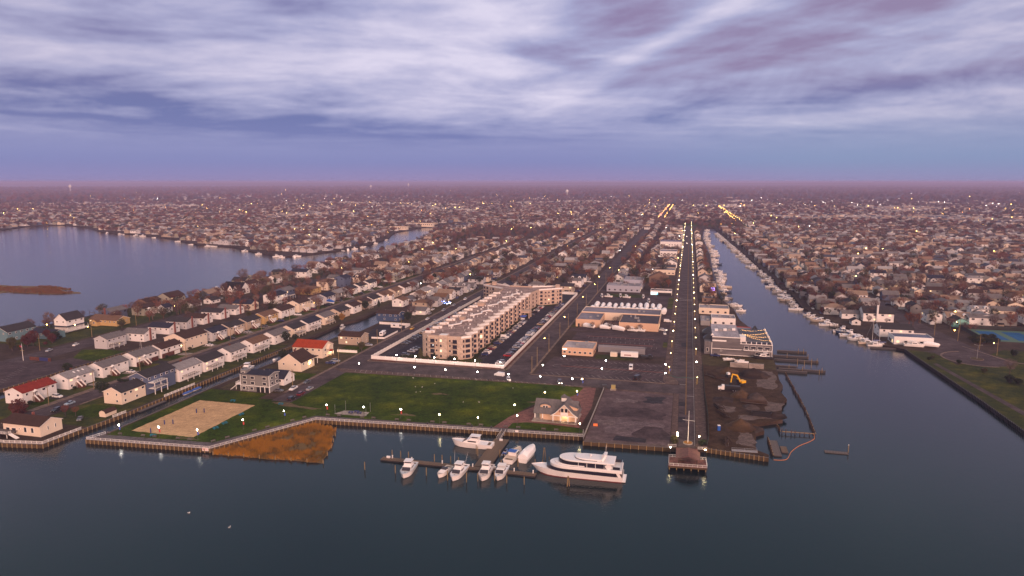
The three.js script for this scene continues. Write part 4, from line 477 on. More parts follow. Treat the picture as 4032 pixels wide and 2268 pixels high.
// park lamps
const PL = [[471, 1712, M.banner], [628, 1721, M.bannerRed], [779, 1732, M.banner], [958, 1691, M.bannerRed], [1120, 1655, M.banner], [1287, 1630, M.bannerRed], [1433, 1639], [1578, 1648, M.bannerRed]].map(([a, b, c]) => [...gp(a, b), c]);
for (const [x, z, c] of PL) globeLamp(x, z, 'globe lamp post on the park lawn beside the boardwalk', 'globe lamps along the boardwalk', { banner: c, k: 6 });
for (const [x, z, b] of [[-99.4, -262.3], [-82.3, -262.7], [-71.5, -282.5], [-67, -269.3], [-39.8, -266.1], [-62.2, -304], [-47.9, -309.3, M.banner], [-48.5, -329.9, M.banner]]) globeLamp(x, z, 'warm globe lamp post round the pavilion end of the park', 'globe lamps round the pavilion', { warm: true, banner: b, k: 7 });
for (const x of [-171, -138.5, -121, -103.4, -86.6, -69.9, -53.4]) globeLamp(x, -329.4, 'globe lamp post between the park lawn and the cross street', 'globe lamps along the cross street', { k: 4 });
for (const x of [-158.5, -147, -135.5, -123.5, -111.5, -97]) globeLamp(x, -351.2, 'globe lamp post in front of the condominium wall', 'globe lamps before the condominium', { k: 4 });
// marsh island of golden reeds inside a ring of piles
{
  const pts = [[-174.5, -214.6], [-173, -212.8], [-150, -214.2], [-128.3, -216], [-133, -230], [-140.1, -247.6], [-152.4, -252.6]];
  const ragPts = ragged(pts, 9, 0.5); tag(mesh(scene, 'marsh_bank', slab(ragPts, -0.6, 0.12), M.reedDark), null, null, null, 'structure');
  const blade = crownGeo(30, 0.55, 0.4, 0.5, 1.0, 0.1, 2.2, 0.1), N = 2600, im = new THREE.InstancedMesh(blade, new THREE.MeshStandardMaterial({ roughness: 0.95, color: 0xffffff }), N), m = new THREE.Matrix4(), c = new THREE.Color(); let n = 0;
  while (n < N) { const x = rr(-175, -128), z = rr(-253, -212); if (!inPoly(x, z, ragPts)) continue; const f = fbm(x * 0.09, z * 0.09, 2.2, 3); if (f > 0.13 && R() < 0.93) continue; const s = rr(0.7, 1.35); m.makeRotationY(rr(0, 6.3)).scale(new THREE.Vector3(s, s * rr(0.8, 1.3), s)).setPosition(x, 0.1, z); im.setMatrixAt(n, m); const k = clamp(0.3 + f * 3.2 + fbm(x * 0.3, z * 0.3, 8, 2) * 1.2 + rr(-0.2, 0.2), 0, 1); c.setRGB(lerp(0.38, 0.1, k), lerp(0.18, 0.07, k), lerp(0.02, 0.022, k)); im.setColorAt(n++, c); }
  im.name = 'marsh_reeds'; tag(im, 'golden brown marsh reeds growing beside the boardwalk', 'reeds', null, 'stuff'); scene.add(im);
  let k = 0; along([[-173, -212.4], [-128, -215.7], [-132.6, -230], [-139.8, -247.8]], 6.4, (x, z) => { const t = thing('mooring_pile', 'short timber pile at the edge of the reed marsh', 'pile', x, 0, z, 0, 'piles round the reed marsh'); cyl(t, 'shaft', M.pile, 0, -1, 0, 0.19, 2.5, CYL6); cyl(t, 'cap', M.wood, 0, 1.5, 0, 0.21, 0.08, CYL6); });
  // bay island seen beyond the peninsula
  const isl = []; for (let i = 0; i < 40; i++) { const a = i / 40 * 6.283, k2 = 1 + 0.16 * Math.sin(5 * a) + 0.1 * Math.sin(11 * a + 1); isl.push([-668 + Math.cos(a) * 104 * k2 * (Math.cos(a) > 0 ? 1 : 1.3), -512 + Math.sin(a) * 24 * k2 - Math.cos(a) * 4]); }
  tag(mesh(scene, 'bay_island', slab(isl, -0.5, 0.25), M.reedDark), null, null, null, 'structure');
  const bi = new THREE.InstancedMesh(blade, new THREE.MeshStandardMaterial({ roughness: 0.95, color: 0xffffff }), 2400); for (n = 0; n < 2400;) { const x = rr(-800, -560), z = rr(-545, -480); if (!inPoly(x, z, isl) || fbm(x * 0.05, z * 0.05, 9, 3) > 0.12) continue; const s = rr(1, 1.9); m.makeRotationY(rr(0, 6.3)).scale(new THREE.Vector3(s * 1.6, s * 0.7, s * 1.6)).setPosition(x, 0.2, z); bi.setMatrixAt(n, m); const q = R(); c.setRGB(lerp(0.2, 0.12, q), lerp(0.085, 0.06, q), 0.03); bi.setColorAt(n++, c); }
  bi.name = 'island_reeds'; tag(bi, 'rust brown reeds covering the low bay island', 'reeds', null, 'stuff'); scene.add(bi);
}
// bulkheads of canals and lots
bulkhead('canal_bulkhead', 'weathered timber bulkhead below the canal street gardens', [[-313.5, -200], [-258.7, -198.6], [-242.3, -201.4], [-241.3, -219], [-239.6, -240], [-239.4, -347], [-238, -377]], { step: 2.2 });
bulkhead('canal_bulkhead', 'grey timber bulkhead along the park side of the canal', [[-227.5, -214], [-228.2, -285], [-226.7, -324], [-217, -415]].reverse(), { step: 2.6, m: M.greyWood, pm: M.darkWood });
bulkhead('lot_bulkhead', 'mossy timber bulkhead below the bay parking lot', [[-327.6, -200], [-327.6, -318], [-326, -352]].reverse(), { step: 2.6, side: -1 });
bulkhead('lot_bulkhead', 'low timber bulkhead in front of the cracked empty lot', [[-37, -257.6], [-3.2, -259.4]], { step: 3 });
bulkhead('quay_bulkhead', 'timber bulkhead in front of the construction soil', [[10.4, -262.2], [32.5, -258.6]], { step: 1.7, up: 0.5 });
bulkhead('east_bulkhead', 'black pile bulkhead along the riverside lawn', [[132.2, -457], [135.1, -395.5], [137.2, -354], [138, -314.6], [139, -270]].reverse(), { step: 1.6, m: M.iron, pm: M.iron, up: 0.7, cap: M.dark, side: -1 });
// white picket fences on bulkheads
function fence(name, label, pts, h, m, o = {}) { const g = thing(name, label, 'fence', 0, o.y ?? LAND, 0, 0, o.group), l = []; along(pts, o.step ?? 2.3, (x, z, a, i, d) => { box(g, 'post', m, x, 0, z, 0.16, h + 0.12, 0.16, a); if (o.solid) box(g, 'panel', m, x + Math.sin(a) * d / 2, 0.08, z + Math.cos(a) * d / 2, 0.06, h - 0.1, d - 0.14, a); }); if (!o.solid) { for (let k = 0; k + 1 < pts.length; k++) for (const y of [0.18, h]) mesh(g, 'rail', beam([pts[k][0], y, pts[k][1]], [pts[k + 1][0], y, pts[k + 1][1]], 0.09, 0.1), m); along(pts, 0.26, (x, z, a) => l.push(bxg(x, 0.18, z, 0.06, h - 0.18, 0.06, a))); mesh(g, 'pickets', merge(l), m).userData.kind = 'stuff'; } return g; }
fence('picket_fence', 'white picket fence round the corner garden above the bulkhead', [[-300, -199.2], [-258.7, -199.2], [-242.8, -201.9], [-241.7, -219]], 1.1, M.trim);
fence('picket_fence', 'white picket fence beside the garden shed on the canal', [[-240.6, -234], [-240.1, -241]], 1.1, M.trim);
fence('rail_fence', 'white open rail fence on the canal edge under the blue house', [[-240, -264], [-239.9, -285]], 1.1, M.trim);
// floating docks, gangway and marina
const plank = (name, label, x0, x1, z0, z1, y, m = M.wood) => { const g = thing(name, label, 'dock', (x0 + x1) / 2, 0, (z0 + z1) / 2); const L = x1 - x0, D = z1 - z0, alongX = L > D, n = Math.max(3, Math.min(60, Math.round(Math.max(L, D) / 1.1))); for (let i = 0; i < n; i++) { const u = ((i + 0.5) / n - 0.5) * (alongX ? L : D); box(g, 'plank', m, alongX ? u : 0, y - 0.1 + (i % 3) * 0.006, alongX ? 0 : u, alongX ? L / n - 0.04 : L, 0.1, alongX ? D : D / n - 0.04); } box(g, 'float', M.dark, 0, -0.25, 0, L - 0.1, y + 0.1, D - 0.1); return g; };
plank('floating_dock', 'long brown plank dock that the motor boats lie along', -108.5, -49, -225.9, -223.2, 0.62);
plank('floating_dock', 'brown plank dock leading from the gangway to the long dock', -72.6, -66.6, -254.3, -226.2, 0.7);
{ const g = thing('gangway', 'sloping white railed gangway from the boardwalk to the floating dock', 'gangway', -70.6, 0, -257); mesh(g, 'ramp', beam([0, 1.45, -3.4], [0, 0.85, 4.2], 1.7, 0.12), M.greyWood); for (const s of [-0.85, 0.85]) { mesh(g, 'handrail', beam([s, 2.5, -3.4], [s, 1.9, 4.2], 0.06, 0.06), M.trim); for (let i = 0; i < 5; i++) box(g, 'post', M.trim, s, 0.85 + 0.15 * (4 - i), -3.2 + i * 1.8, 0.06, 1.05, 0.06); } }
function dockPiles(list, label, group, o = {}) { for (const [x, z, h = 3, m] of list) { const g = thing('mooring_pile', label, 'pile', x, 0, z, 0, group); cyl(g, 'shaft', m ?? M.pile, 0, -1.5, 0, o.r ?? 0.15, h + 1.5, CYL6); cyl(g, 'cap', o.cap ?? M.dark, 0, h, 0, (o.r ?? 0.15) + 0.02, 0.1, CYL6); } }
dockPiles([[-110.5, -214.5], [-98.5, -214.5], [-87, -215.5], [-78.3, -213.5, 3.6], [-71.4, -213.8, 3.6], [-67.8, -215.5], [-62.3, -217.5, 3.4], [-57.6, -216.5], [-51.5, -217], [-105.5, -227.3], [-102, -227.3], [-98.8, -227.3], [-88.5, -227.5], [-85.5, -227.6], [-82, -227.3], [-78.9, -227.2], [-74.5, -237, 3.6], [-75.5, -238.3, 3.6], [-62.9, -228.5, 3.2], [-57.2, -231, 3.2], [-51.3, -233.5, 2.6], [-48.6, -234, 2.4], [-46.4, -235.5, 3.2], [-66, -238, 3.2]], 'timber mooring pile standing beside the long marina dock', 'mooring piles in the marina');
for (const [x, z, n] of [[-36.6, -219.6, 3], [-49, -239, 2]]) { const g = thing('dolphin_piles', n === 3 ? 'leaning three-pile cluster beside the white party yacht' : 'tall yellowish pair of piles behind the yacht bow', 'pile', x, 0, z); for (let i = 0; i < n; i++) { const a = i / n * 6.28; mesh(g, 'pile', bar([Math.cos(a) * 0.6, -1.5, Math.sin(a) * 0.6], [Math.cos(a) * 0.16, n === 3 ? 3.6 : 5, Math.sin(a) * 0.16], 0.17, 0.14, 6), M.pile); } cyl(g, 'band', M.dark, 0, n === 3 ? 3.0 : 4.2, 0, 0.36, 0.16); }
for (const x of [-104.5, -96.7, -84.6, -76.2, -72.8, -57.2, -50.2]) { const g = thing('power_pedestal', 'white dockside power pedestal standing on the long dock', 'pedestal', x, 0.62, -225.4, 0, 'power pedestals on the dock'); box(g, 'post', M.trim, 0, 0, 0, 0.3, 1, 0.3); mesh(g, 'cap', SPH, M.trim, 0, 1.08, 0).scale.set(0.24, 0.2, 0.24); }
for (const [x, z] of [[-69.5, -252.4], [-106, -225.1], [-75, -224.2], [-64.8, -226]]) { const g = thing('dock_box', 'pale storage box standing on the marina dock', 'box', x, 0.72, z, 0, 'storage boxes on the docks'); box(g, 'chest', M.white, 0, 0, 0, 1.3, 0.6, 0.6); box(g, 'lid', M.trim, 0, 0.6, 0, 1.36, 0.1, 0.66); }
// boats at the dock, bows to the open water
boat('fly', 12.5, -94.3, -216.2, 0.1, 'trawler yacht with pale blue foredeck and tall white hardtop at the long dock', null, { deckM: mat(0.5, 0.56, 0.6), beam: 0.36 });
boat('open', 9.6, -81.3, -218.4, -0.14, 'cream open sports cruiser with arched rail at the long dock', null, { deckM: mat(0.5, 0.46, 0.42) });
boat('fly', 13, -76, -218.6, -0.04, 'white sport fishing boat with two tall whip aerials at the long dock', null, { aerial: true, beam: 0.33 });
boat('fly', 12.8, -66.6, -221, 0.05, 'white flybridge cruiser with twin radar domes at the long dock', null, { radar: true, deckM: mat(0.55, 0.5, 0.48), beam: 0.34 });
boat('cruiser', 12, -61.3, -222.4, 0.02, 'white express cruiser with wide grey windscreen at the long dock', null, { beam: 0.34 });
boat('fly', 17, -79.3, -245.2, -Math.PI / 2, 'big sport fisher with cream enclosed bridge lying behind the dock', null, { beam: 0.27 });
boat('cruiser', 13, -60.6, -238.8, Math.PI - 0.12, 'cream cabin cruiser with blue engine cover moored bow inwards', null, { deckM: mat(0.6, 0.5, 0.4), beam: 0.34, canvas: M.blueCover });
boat('open', 5.2, -64.8, -241.5, Math.PI, 'small white dinghy with blue cover beside the gangway dock', null, { deckM: M.blueCover });
function wrappedBoat(L, x, z, ry, label, group, o = {}) { const g = thing('wrapped_boat', label, 'boat', x, o.y ?? LAND + 0.7, z, ry, group), B = L * 0.3, H = L * 0.1 + 0.3, key = 'hull' + L; if (!boatCache.has(key)) { const prof = [], N = 12, pos = [], P = (i, j) => { const t = i / N, b = B / 2 * (t < 0.6 ? 1 : Math.pow(Math.cos((t - 0.6) / 0.4 * 1.57), 0.7)), e = Math.sin(Math.min(1, t * 6) * 1.57), hh = H + (L * 0.16 + 0.4) * (t < 0.15 ? 0.7 + t * 2 : 1 - 0.55 * Math.pow((t - 0.15) / 0.85, 1.5)), a = j / 6 * Math.PI; return [Math.cos(a) * b, H * 0.9 + Math.pow(Math.sin(a), 0.8) * (hh - H * 0.9) * (t >= 1 ? 0.02 : 1), -L / 2 + L * t]; }; for (let i = 0; i < N; i++) for (let j = 0; j < 6; j++) { const a = P(i, j), b = P(i, j + 1), c = P(i + 1, j + 1), d = P(i + 1, j); pos.push(...a, ...b, ...c, ...a, ...c, ...d); } for (let j = 0; j < 6; j++) pos.push(...P(0, j), 0, H * 0.9, -L / 2, ...P(0, j + 1)); const q = new THREE.BufferGeometry(); q.setAttribute('position', new THREE.Float32BufferAttribute(pos, 3)); q.setAttribute('uv', new THREE.Float32BufferAttribute(new Float32Array(pos.length / 3 * 2), 2)); q.computeVertexNormals(); boatCache.set(key, { cover: q, hull: hullGeo(L, B * 0.97, H) }); } const c = boatCache.get(key); mesh(g, 'cover', c.cover, M.wrap); mesh(g, 'hull', c.hull.side, o.hull ?? M.boat); if (!o.afloat) for (const u of [-0.25, 0.2]) for (const s of [-1, 1]) box(g, 'stand', M.iron, s * B * 0.3, -0.7, L * u, 0.12, 1.1, 0.12); return g; }
wrappedBoat(13.5, -55.6, -241.2, Math.PI - 0.1, 'boat under a white shrink-wrap cover moored beside the cream cruiser', null, { y: 0, afloat: true });
// the party yacht
{
  const g = thing('party_yacht', 'large white three-deck party yacht with dark window bands', 'boat', -35.2, 0, -229.6, -Math.PI / 2 + 0.02), L = 33;
  const hg = hullGeo(33, 7.8, 2.0, 0.6); mesh(g, 'hull', hg.side, M.boat); mesh(g, 'deck', hg.deck, M.boat); box(g, 'swim_step', M.boat, 0, 0.2, -16.9, 6.4, 0.3, 1.2); 
  const ell = (half, zb, zf, tip) => { const p = [[-half, zb], [-half, zf]]; for (let i = 1; i < 12; i++) { const a = Math.PI - i / 12 * Math.PI; p.push([Math.cos(a) * half, zf + Math.sin(a) * tip]); } p.push([half, zf], [half, zb]); return p.map(([x, z]) => [x, z]); };
  // z runs to the bow; each deck is a raised outline
  mesh(g, 'boot_stripe', slab(ell(3.75, -16.2, 6, 7.5), -0.05, 0.12), mat(0.12, 0.02, 0.02));
  mesh(g, 'main_deck_windows', slab(ell(3.45, -14.2, 4.5, 6.4), 1.9, 3.4), M.glass);
  mesh(g, 'upper_deck_side', slab(ell(3.85, -16.1, 3.2, 6.3), 3.4, 4.55, 0.18), M.boat);
  mesh(g, 'foredeck_brow', slab(ell(3.3, -3, 2.2, 5.6), 4.55, 4.95, 0.18), M.boat);
  mesh(g, 'upper_deck_windows', slab(ell(3.4, -9.8, 1.6, 5.0), 4.5, 6.2), M.glass); for (const z of [-1, -4, -7]) for (const s of [-1, 1]) box(g, 'mullion', M.boat, s * 3.42, 4.56, z, 0.08, 1.64, 0.16);
  for (const s of [-1, 1]) { mesh(g, 'deck_pillar', beam([s * 3.5, 4.6, -12.2], [s * 3.5, 6.2, -11.0], 0.14, 2.0), M.boat); box(g, 'aft_glass', M.glass, s * 3.45, 4.6, -14.3, 0.08, 1.0, 2.4); mesh(g, 'stern_fairing', beam([s * 3.7, 1.9, -15.6], [s * 3.7, 4.4, -14.2], 0.12, 1.0), M.boat); }
  mesh(g, 'sun_roof', slab(ell(3.6, -13.4, 0.6, 5.4), 6.2, 6.75, 0.24), M.boat); mesh(g, 'bridge_dome', slab(ell(2.5, -8.6, -3.2, 3.6), 6.72, 7.35, 0.3), M.boat); mesh(g, 'dome_glass', slab(ell(2.75, -7.5, -2.9, 3.7), 6.74, 6.98), M.glass);
  mesh(g, 'radar_arch', merge([beam([-2.2, 6.8, -9], [-1.2, 8.6, -10.2], 0.6, 0.9), beam([2.2, 6.8, -9], [1.2, 8.6, -10.2], 0.6, 0.9), bxg(0, 8.4, -10.2, 3, 0.5, 1.1)]), M.boat); mesh(g, 'whip_aerial', bar([0.3, 8.8, -10.2], [0.6, 12.4, -10.4], 0.04), M.boat); mesh(g, 'whip_aerial', bar([-0.4, 8.8, -10.2], [-0.4, 11.4, -10.2], 0.04), M.boat);
  mesh(g, 'radar', SPH, M.boat, 0.6, 8.1, -5).scale.set(0.5, 0.35, 0.5); box(g, 'radar_mast', M.boat, 0.6, 7.2, -5, 0.2, 0.7, 0.2); for (const s of [-1, 1]) box(g, 'roof_vent', M.dark, s * 2.7, 6.76, -2.6, 0.4, 0.08, 1.1); box(g, 'aft_deck', M.wood, 0, 1.86, -15.2, 6.4, 0.06, 2.2); deckRail(g, -3.2, 2.0, -16.2, 3.2, -16.2, M.steel); deckRail(g, -3.6, 4.6, -15.9, 3.6, -15.9, M.steel);
}
// pier head at the end of the main road
{
  const g = thing('pier_head', 'railed timber pier with brown roof deck at the foot of the main road', 'pier', 0, 0, 0), y = 1.75; mesh(g, 'deck', slab([[-3.6, -241.6], [10, -242.6], [9.6, -250.4], [7.4, -250.2], [6.8, -260.6], [-1.2, -260], [-1, -250.2], [-3.7, -249.8]], y - 0.3, y), M.paver); mesh(g, 'fascia', merge([beam([-3.7, y - 0.35, -241.4], [10.1, y - 0.35, -242.4], 0.14, 0.5)]), M.sheath);
  for (let i = 0; i < 6; i++) for (const [dz] of [[0.4], [6]]) cyl(g, 'pile', M.pile, -3.2 + i * 2.55, -1.5, -242.2 - i * 0.15 - dz, 0.2, 2.9, CYL6);
  for (const [a, b, c, d] of [[-3.5, -241.8, 10, -242.8], [-3.5, -241.8, -3.6, -249.6], [10, -242.8, 9.7, -250.2], [-3.6, -249.7, -1, -250.2], [7.5, -250.2, 9.7, -250.3]]) deckRail(g, a, y, b, c, d);
  for (const x of [0, 6.4]) box(g, 'shelter_post', M.darkWood, x, y, -243.5, 0.3, 2.4, 0.3), box(g, 'shelter_post', M.darkWood, x, y, -249.3, 0.3, 2.4, 0.3);
  mesh(g, 'shelter_roof', extr([[-4.3, 0], [0, 1.5], [4.3, 0], [4.3, 0.2], [0, 1.72], [-4.3, 0.2]], -4.4, 4.2), mat(0.2, 0.1, 0.09, { map: rep(mottle, 4) }), 3.2, y + 2.3, -246.6); box(g, 'bench', M.darkWood, 1.2, y, -247, 1.5, 0.45, 0.5);
  for (const [x, z] of [[-3.2, -249.4], [9.3, -249.9], [-0.8, -262.5], [7.4, -263.4], [-0.9, -265.3]]) globeLamp(x, z, 'globe lamp post round the pier at the road end', 'globe lamps round the pier', { warm: true, y: y - 0.2, k: 8 });
  const f = thing('flagpole', 'tall white flagpole with yardarm in a round planter on the road end', 'flagpole', 3.2, LAND, -266); mesh(f, 'pole', cylg(0, 0.4, 0, 0.14, 0.07, 13, 8), M.white); mesh(f, 'yardarm', bar([-2.3, 9.6, 0], [2.3, 9.4, 0], 0.06), M.white); cyl(f, 'planter', M.concrete, 0, 0, 0, 1.9, 0.45); cyl(f, 'planter_soil', M.reed, 0, 0.44, 0, 1.7, 0.04);
  for (const [x, z, s] of [[-1.9, -264, 1.7], [-2, -267, 1.6], [8.5, -264.4, 1.7], [9.2, -266.5, 1.4]]) tree('bush', x < 0 ? 'olive' : 'ever', x, z, s, 'beside the pier entrance');
  for (const [x0, x1] of [[-4.2, -1.2], [7, 10.2]]) { const r = thing('quay_railing', x0 < 0 ? 'white quay railing between the pier and the empty lot' : 'white quay railing between the pier and the construction soil', 'railing', 0, LAND, 0); deckRail(r, x0, 0.05, -260.6, x1, -261.2); box(r, 'foot', M.greyWood, (x0 + x1) / 2, 0, -260.9, x1 - x0, 0.06, 0.3); }
}
// loose floating docks, broken pile line and orange boom by the construction site
plank('floating_dock', 'weathered grey dock section beside the broken pilings', 35, 38, -280.6, -264.4, 0.5, M.greyWood); plank('floating_dock', 'small brown dock float near the orange boom', 38.4, 40.8, -275, -268.6, 0.45); plank('floating_dock', 'low grey raft floating alone in the canal mouth', 54.6, 63, -275.4, -273, 0.3, M.greyWood);
for (const [pts, l] of [[[[54.2, -386], [54.7, -346], [54.9, -320], [54, -291]], 'broken line of old timber piles standing in the canal'], [[[40, -299], [40.4, -290.5]], 'short row of old piles beside the floating docks'], [[[34.6, -281.5], [34.5, -263.5]], 'old piles along the grey dock section'], [[[41, -290.6], [53.5, -291.2]], 'row of old piles with a cross beam']]) { const g = thing('old_piling', l, 'piling', 0, 0, 0); along(pts, 1.7, (x, z) => cyl(g, 'pile', M.darkWood, x + rr(-0.2, 0.2), -1.5, z, 0.18, rr(2.4, 3.8), CYL6)); for (let k = 0; k + 1 < pts.length; k++) mesh(g, 'beam', beam([pts[k][0] + 0.2, 1.0, pts[k][1]], [pts[k + 1][0] + 0.2, 1.0, pts[k + 1][1]], 0.2, 0.3), M.pile); }
{ const c = new THREE.CatmullRomCurve3([[34.6, -260.9], [37.2, -261.2], [39.3, -262.6], [42.2, -271], [46, -278], [51, -284.2], [53.2, -288], [53.9, -293.5]].map(([x, z]) => new THREE.Vector3(x, 0.06, z))); tag(mesh(scene, 'floating_boom', new THREE.TubeGeometry(c, 60, 0.12, 6), mat(0.5, 0.19, 0.08)), 'orange floating boom curving round the old dock sections', 'boom'); }
{ const g = thing('channel_marker', 'thin pile with a light beside the lone raft', 'pile', 63.3, 0, -275.6); cyl(g, 'shaft', M.pile, 0, -1, 0, 0.14, 4, CYL6); cyl(g, 'cap', M.trim, 0, 3, 0, 0.2, 0.25, CYL6); }

{ const g = thing('boat_lift', 'timber boat lift frame with a white motor box off the corner garden', 'boat lift', -262, 0, -193); for (const x of [-4, 0, 4]) for (const z of [-2.6, 2.6]) cyl(g, 'pile', M.pile, x, -1.5, z, 0.18, 4.2, CYL6); for (const z of [-2.6, 2.6]) box(g, 'beam', M.greyWood, 0, 2.5, z, 9, 0.25, 0.3); for (const x of [-3.4, 3.4]) box(g, 'cradle', M.steel, x, 0.8, 0, 0.2, 0.2, 5); box(g, 'motor_box', M.white, 4, 2.75, 2.6, 0.9, 0.7, 0.8); }
// ---------- houses ----------
const drive = (x, z, w, d, m = M.concrete) => sheet('driveway', rect(x - w / 2, x + w / 2, z - d / 2, z + d / 2), Y3, m);
const taken = []; const block = (x, z, r) => taken.push([x, z, r]); const free = (x, z, r) => !taken.some(([a, b, c]) => Math.abs(x - a) < c + r && Math.abs(z - b) < c + r);
const cc = ['white', 'black', 'silver', 'grey', 'dark blue', 'black', 'dark red', 'white'];
// west side of the canal street: [south end z, length, wall, roof, extras]
const wB = 'west of the canal street', eB = 'east of the canal street';
[[-238, 17.5, 'white', 'red', { stairs: 1, garage: 1, chim: 1 }], [-262, 15.5, 'white', 'light grey', { sky: 1, stairs: 1, chim: 1 }], [-283, 17, 'white', 'grey', { garage: 1, stairs: 1 }], [-305.5, 16.5, 'white', 'grey', { brick: 1, porch: 1, stairs: 1 }], [-324.6, 16.5, 'white', 'dark brown', { brick: 1, garage: 1 }], [-344, 20, 'cream', 'dark brown', { h: 7.4, w: 15, rise: 3, porch: 1 }], [-369, 14.5, 'pale grey', 'navy', { garage: 1, stairs: 1 }], [-386, 16, 'beige', 'charcoal', { garage: 1, stairs: 1 }], [-405, 16, 'tan', 'charcoal', { garage: 1, stairs: 1 }], [-425, 17, 'yellow', 'brown', { garage: 1, stairs: 1 }], [-447, 18, 'white', 'dark brown', { garage: 1 }], [-471, 17, 'cream', 'dark brown', { h: 7.2, garage: 1, stairs: 1 }], [-494, 15, 'white', 'light grey', { garage: 1 }], [-513, 16.5, 'pale grey', 'navy', { garage: 1 }], [-534, 16, 'grey', 'light grey', { garage: 1 }], [-554, 16, 'white', 'charcoal', { garage: 1 }], [-575, 15, 'white', 'charcoal', { garage: 1 }], [-595, 16, 'white', 'charcoal', {}]]
  .forEach(([z, l, wall, roof, o], i) => { const w = o.w ?? 10.5; house({ x: -294.6 - w / 2, z: z - l / 2, w, l, wall, roof, where: wB, lod: i < 12 ? 2 : 1, ...o }); drive(-288.5, z - l * 0.75, 8, 6, i % 3 ? M.concrete : M.patch); sheet('lawn', rect(-293, -286, z - l * 0.5, z - 1), Y2, i % 2 ? M.yard : M.lawn); if (R() < 0.85) vehicle(pick(['car', 'suv', 'pickup']), pick(cc), -289, z - l * 0.72, Math.PI / 2 + (R() < 0.5 ? Math.PI : 0), 'on a driveway west of the canal street', 'cars on the canal street driveways'); tree('bush', pick(['ever', 'olive']), -292.6, z - 1.5, rr(0.8, 1.5), 'in a front garden of the canal street'); block(-300, z - l / 2, 11); });
[[-249.5, 14.5, 'cream', 'charcoal', { h: 5.8 }], [-265, 19, 'slate blue', 'charcoal', { h: 8.6, tower: 1 }], [-287, 16.5, 'white', 'light grey', { h: 6.2, deck: 1, chim: 1 }], [-306, 16, 'white', 'charcoal', { deck: 1 }], [-328, 14.5, 'white', 'grey', { chim: 1, deck: 1 }], [-349, 16.5, 'white', 'brown', { deck: 1 }], [-371, 16, 'white', 'grey', {}], [-392.5, 15, 'cream', 'charcoal', { deck: 1 }], [-411, 17, 'white', 'navy', { deck: 1 }], [-433, 15, 'cream', 'grey', { deck: 1 }], [-455, 16, 'beige', 'charcoal', {}], [-477, 14, 'white', 'dark brown', {}], [-496, 13, 'tan', 'dark brown', { deck: 1 }], [-512, 14, 'white', 'charcoal', {}], [-532, 18, 'white', 'brown', { wing: 1 }], [-556, 15, 'beige', 'brown', {}], [-577, 15, 'white', 'dark brown', {}], [-597, 15, 'pale grey', 'grey', {}]]
  .forEach(([z, l, wall, roof, o], i) => { const g = house({ x: -255.6, z: z - l / 2, w: 10, l, wall, roof, where: eB, lod: i < 10 ? 2 : 1, ...o });
    if (o.tower) { for (const y of [2.7, 5.6]) { box(g, 'deck', M.trim, 6.7, y, 4, 3.4, 0.25, 9); for (const u of [-0.2, 3.9, 8]) box(g, 'deck_post', M.trim, 8.2, y - 2.7, u, 0.25, 2.7, 0.25); deckRail(g, 8.3, y + 0.25, -0.4, 8.3, 8.4, M.iron); } }
    if (R() < 0.5) vehicle(pick(['car', 'suv']), pick(cc), -268.2, z - l / 2, R() < 0.5 ? 0 : Math.PI, 'at the kerb on the east side of the canal street', 'cars at the canal street kerb'); block(-256, z - l / 2, 10); });
// corner house on the bulkhead
{ const g = house({ x: -259.5, z: -212.6, w: 10, l: 19, ry: Math.PI / 2, h: 4.6, rise: 2.2, wall: 'cream', roof: 'dark brown', noWin: true, label: 'cream corner house with dark brown roof and white deck above the bay bulkhead', lod: 2 });
  for (const [u, y, w, h] of [[7, 0.6, 2, 2.2], [3.9, 0.6, 2.2, 2.2], [1, 2.4, 0.8, 0.5], [-2, 1.4, 1.4, 2.2], [-5.6, 1.4, 1.4, 2.2]]) win(g, 'x', -1, -5, y, -u, w, h, true); for (const u of [-1.6, 1.8]) win(g, 'z', 1, 9.5, 2, u, 0.6, 1.6, true); box(g, 'chimney', M.chimney, 1.5, 5, -1, 0.8, 2.6, 0.8); box(g, 'deck', M.greyWood, -7.4, 1.6, -6.5, 4.6, 0.2, 9); deckRail(g, -9.6, 1.8, -11, -9.6, -2); deckRail(g, -9.6, 1.8, -2, -8, -2); for (const u of [-10.5, -6.5, -2.4]) box(g, 'deck_post', M.trim, -9.5, 0, u, 0.2, 1.6, 0.2); mesh(g, 'stairs', beam([-8.6, 1.7, -1.9], [-8.6, 0.1, 2], 1.4, 0.25), M.trim); block(-259, -212, 12); }
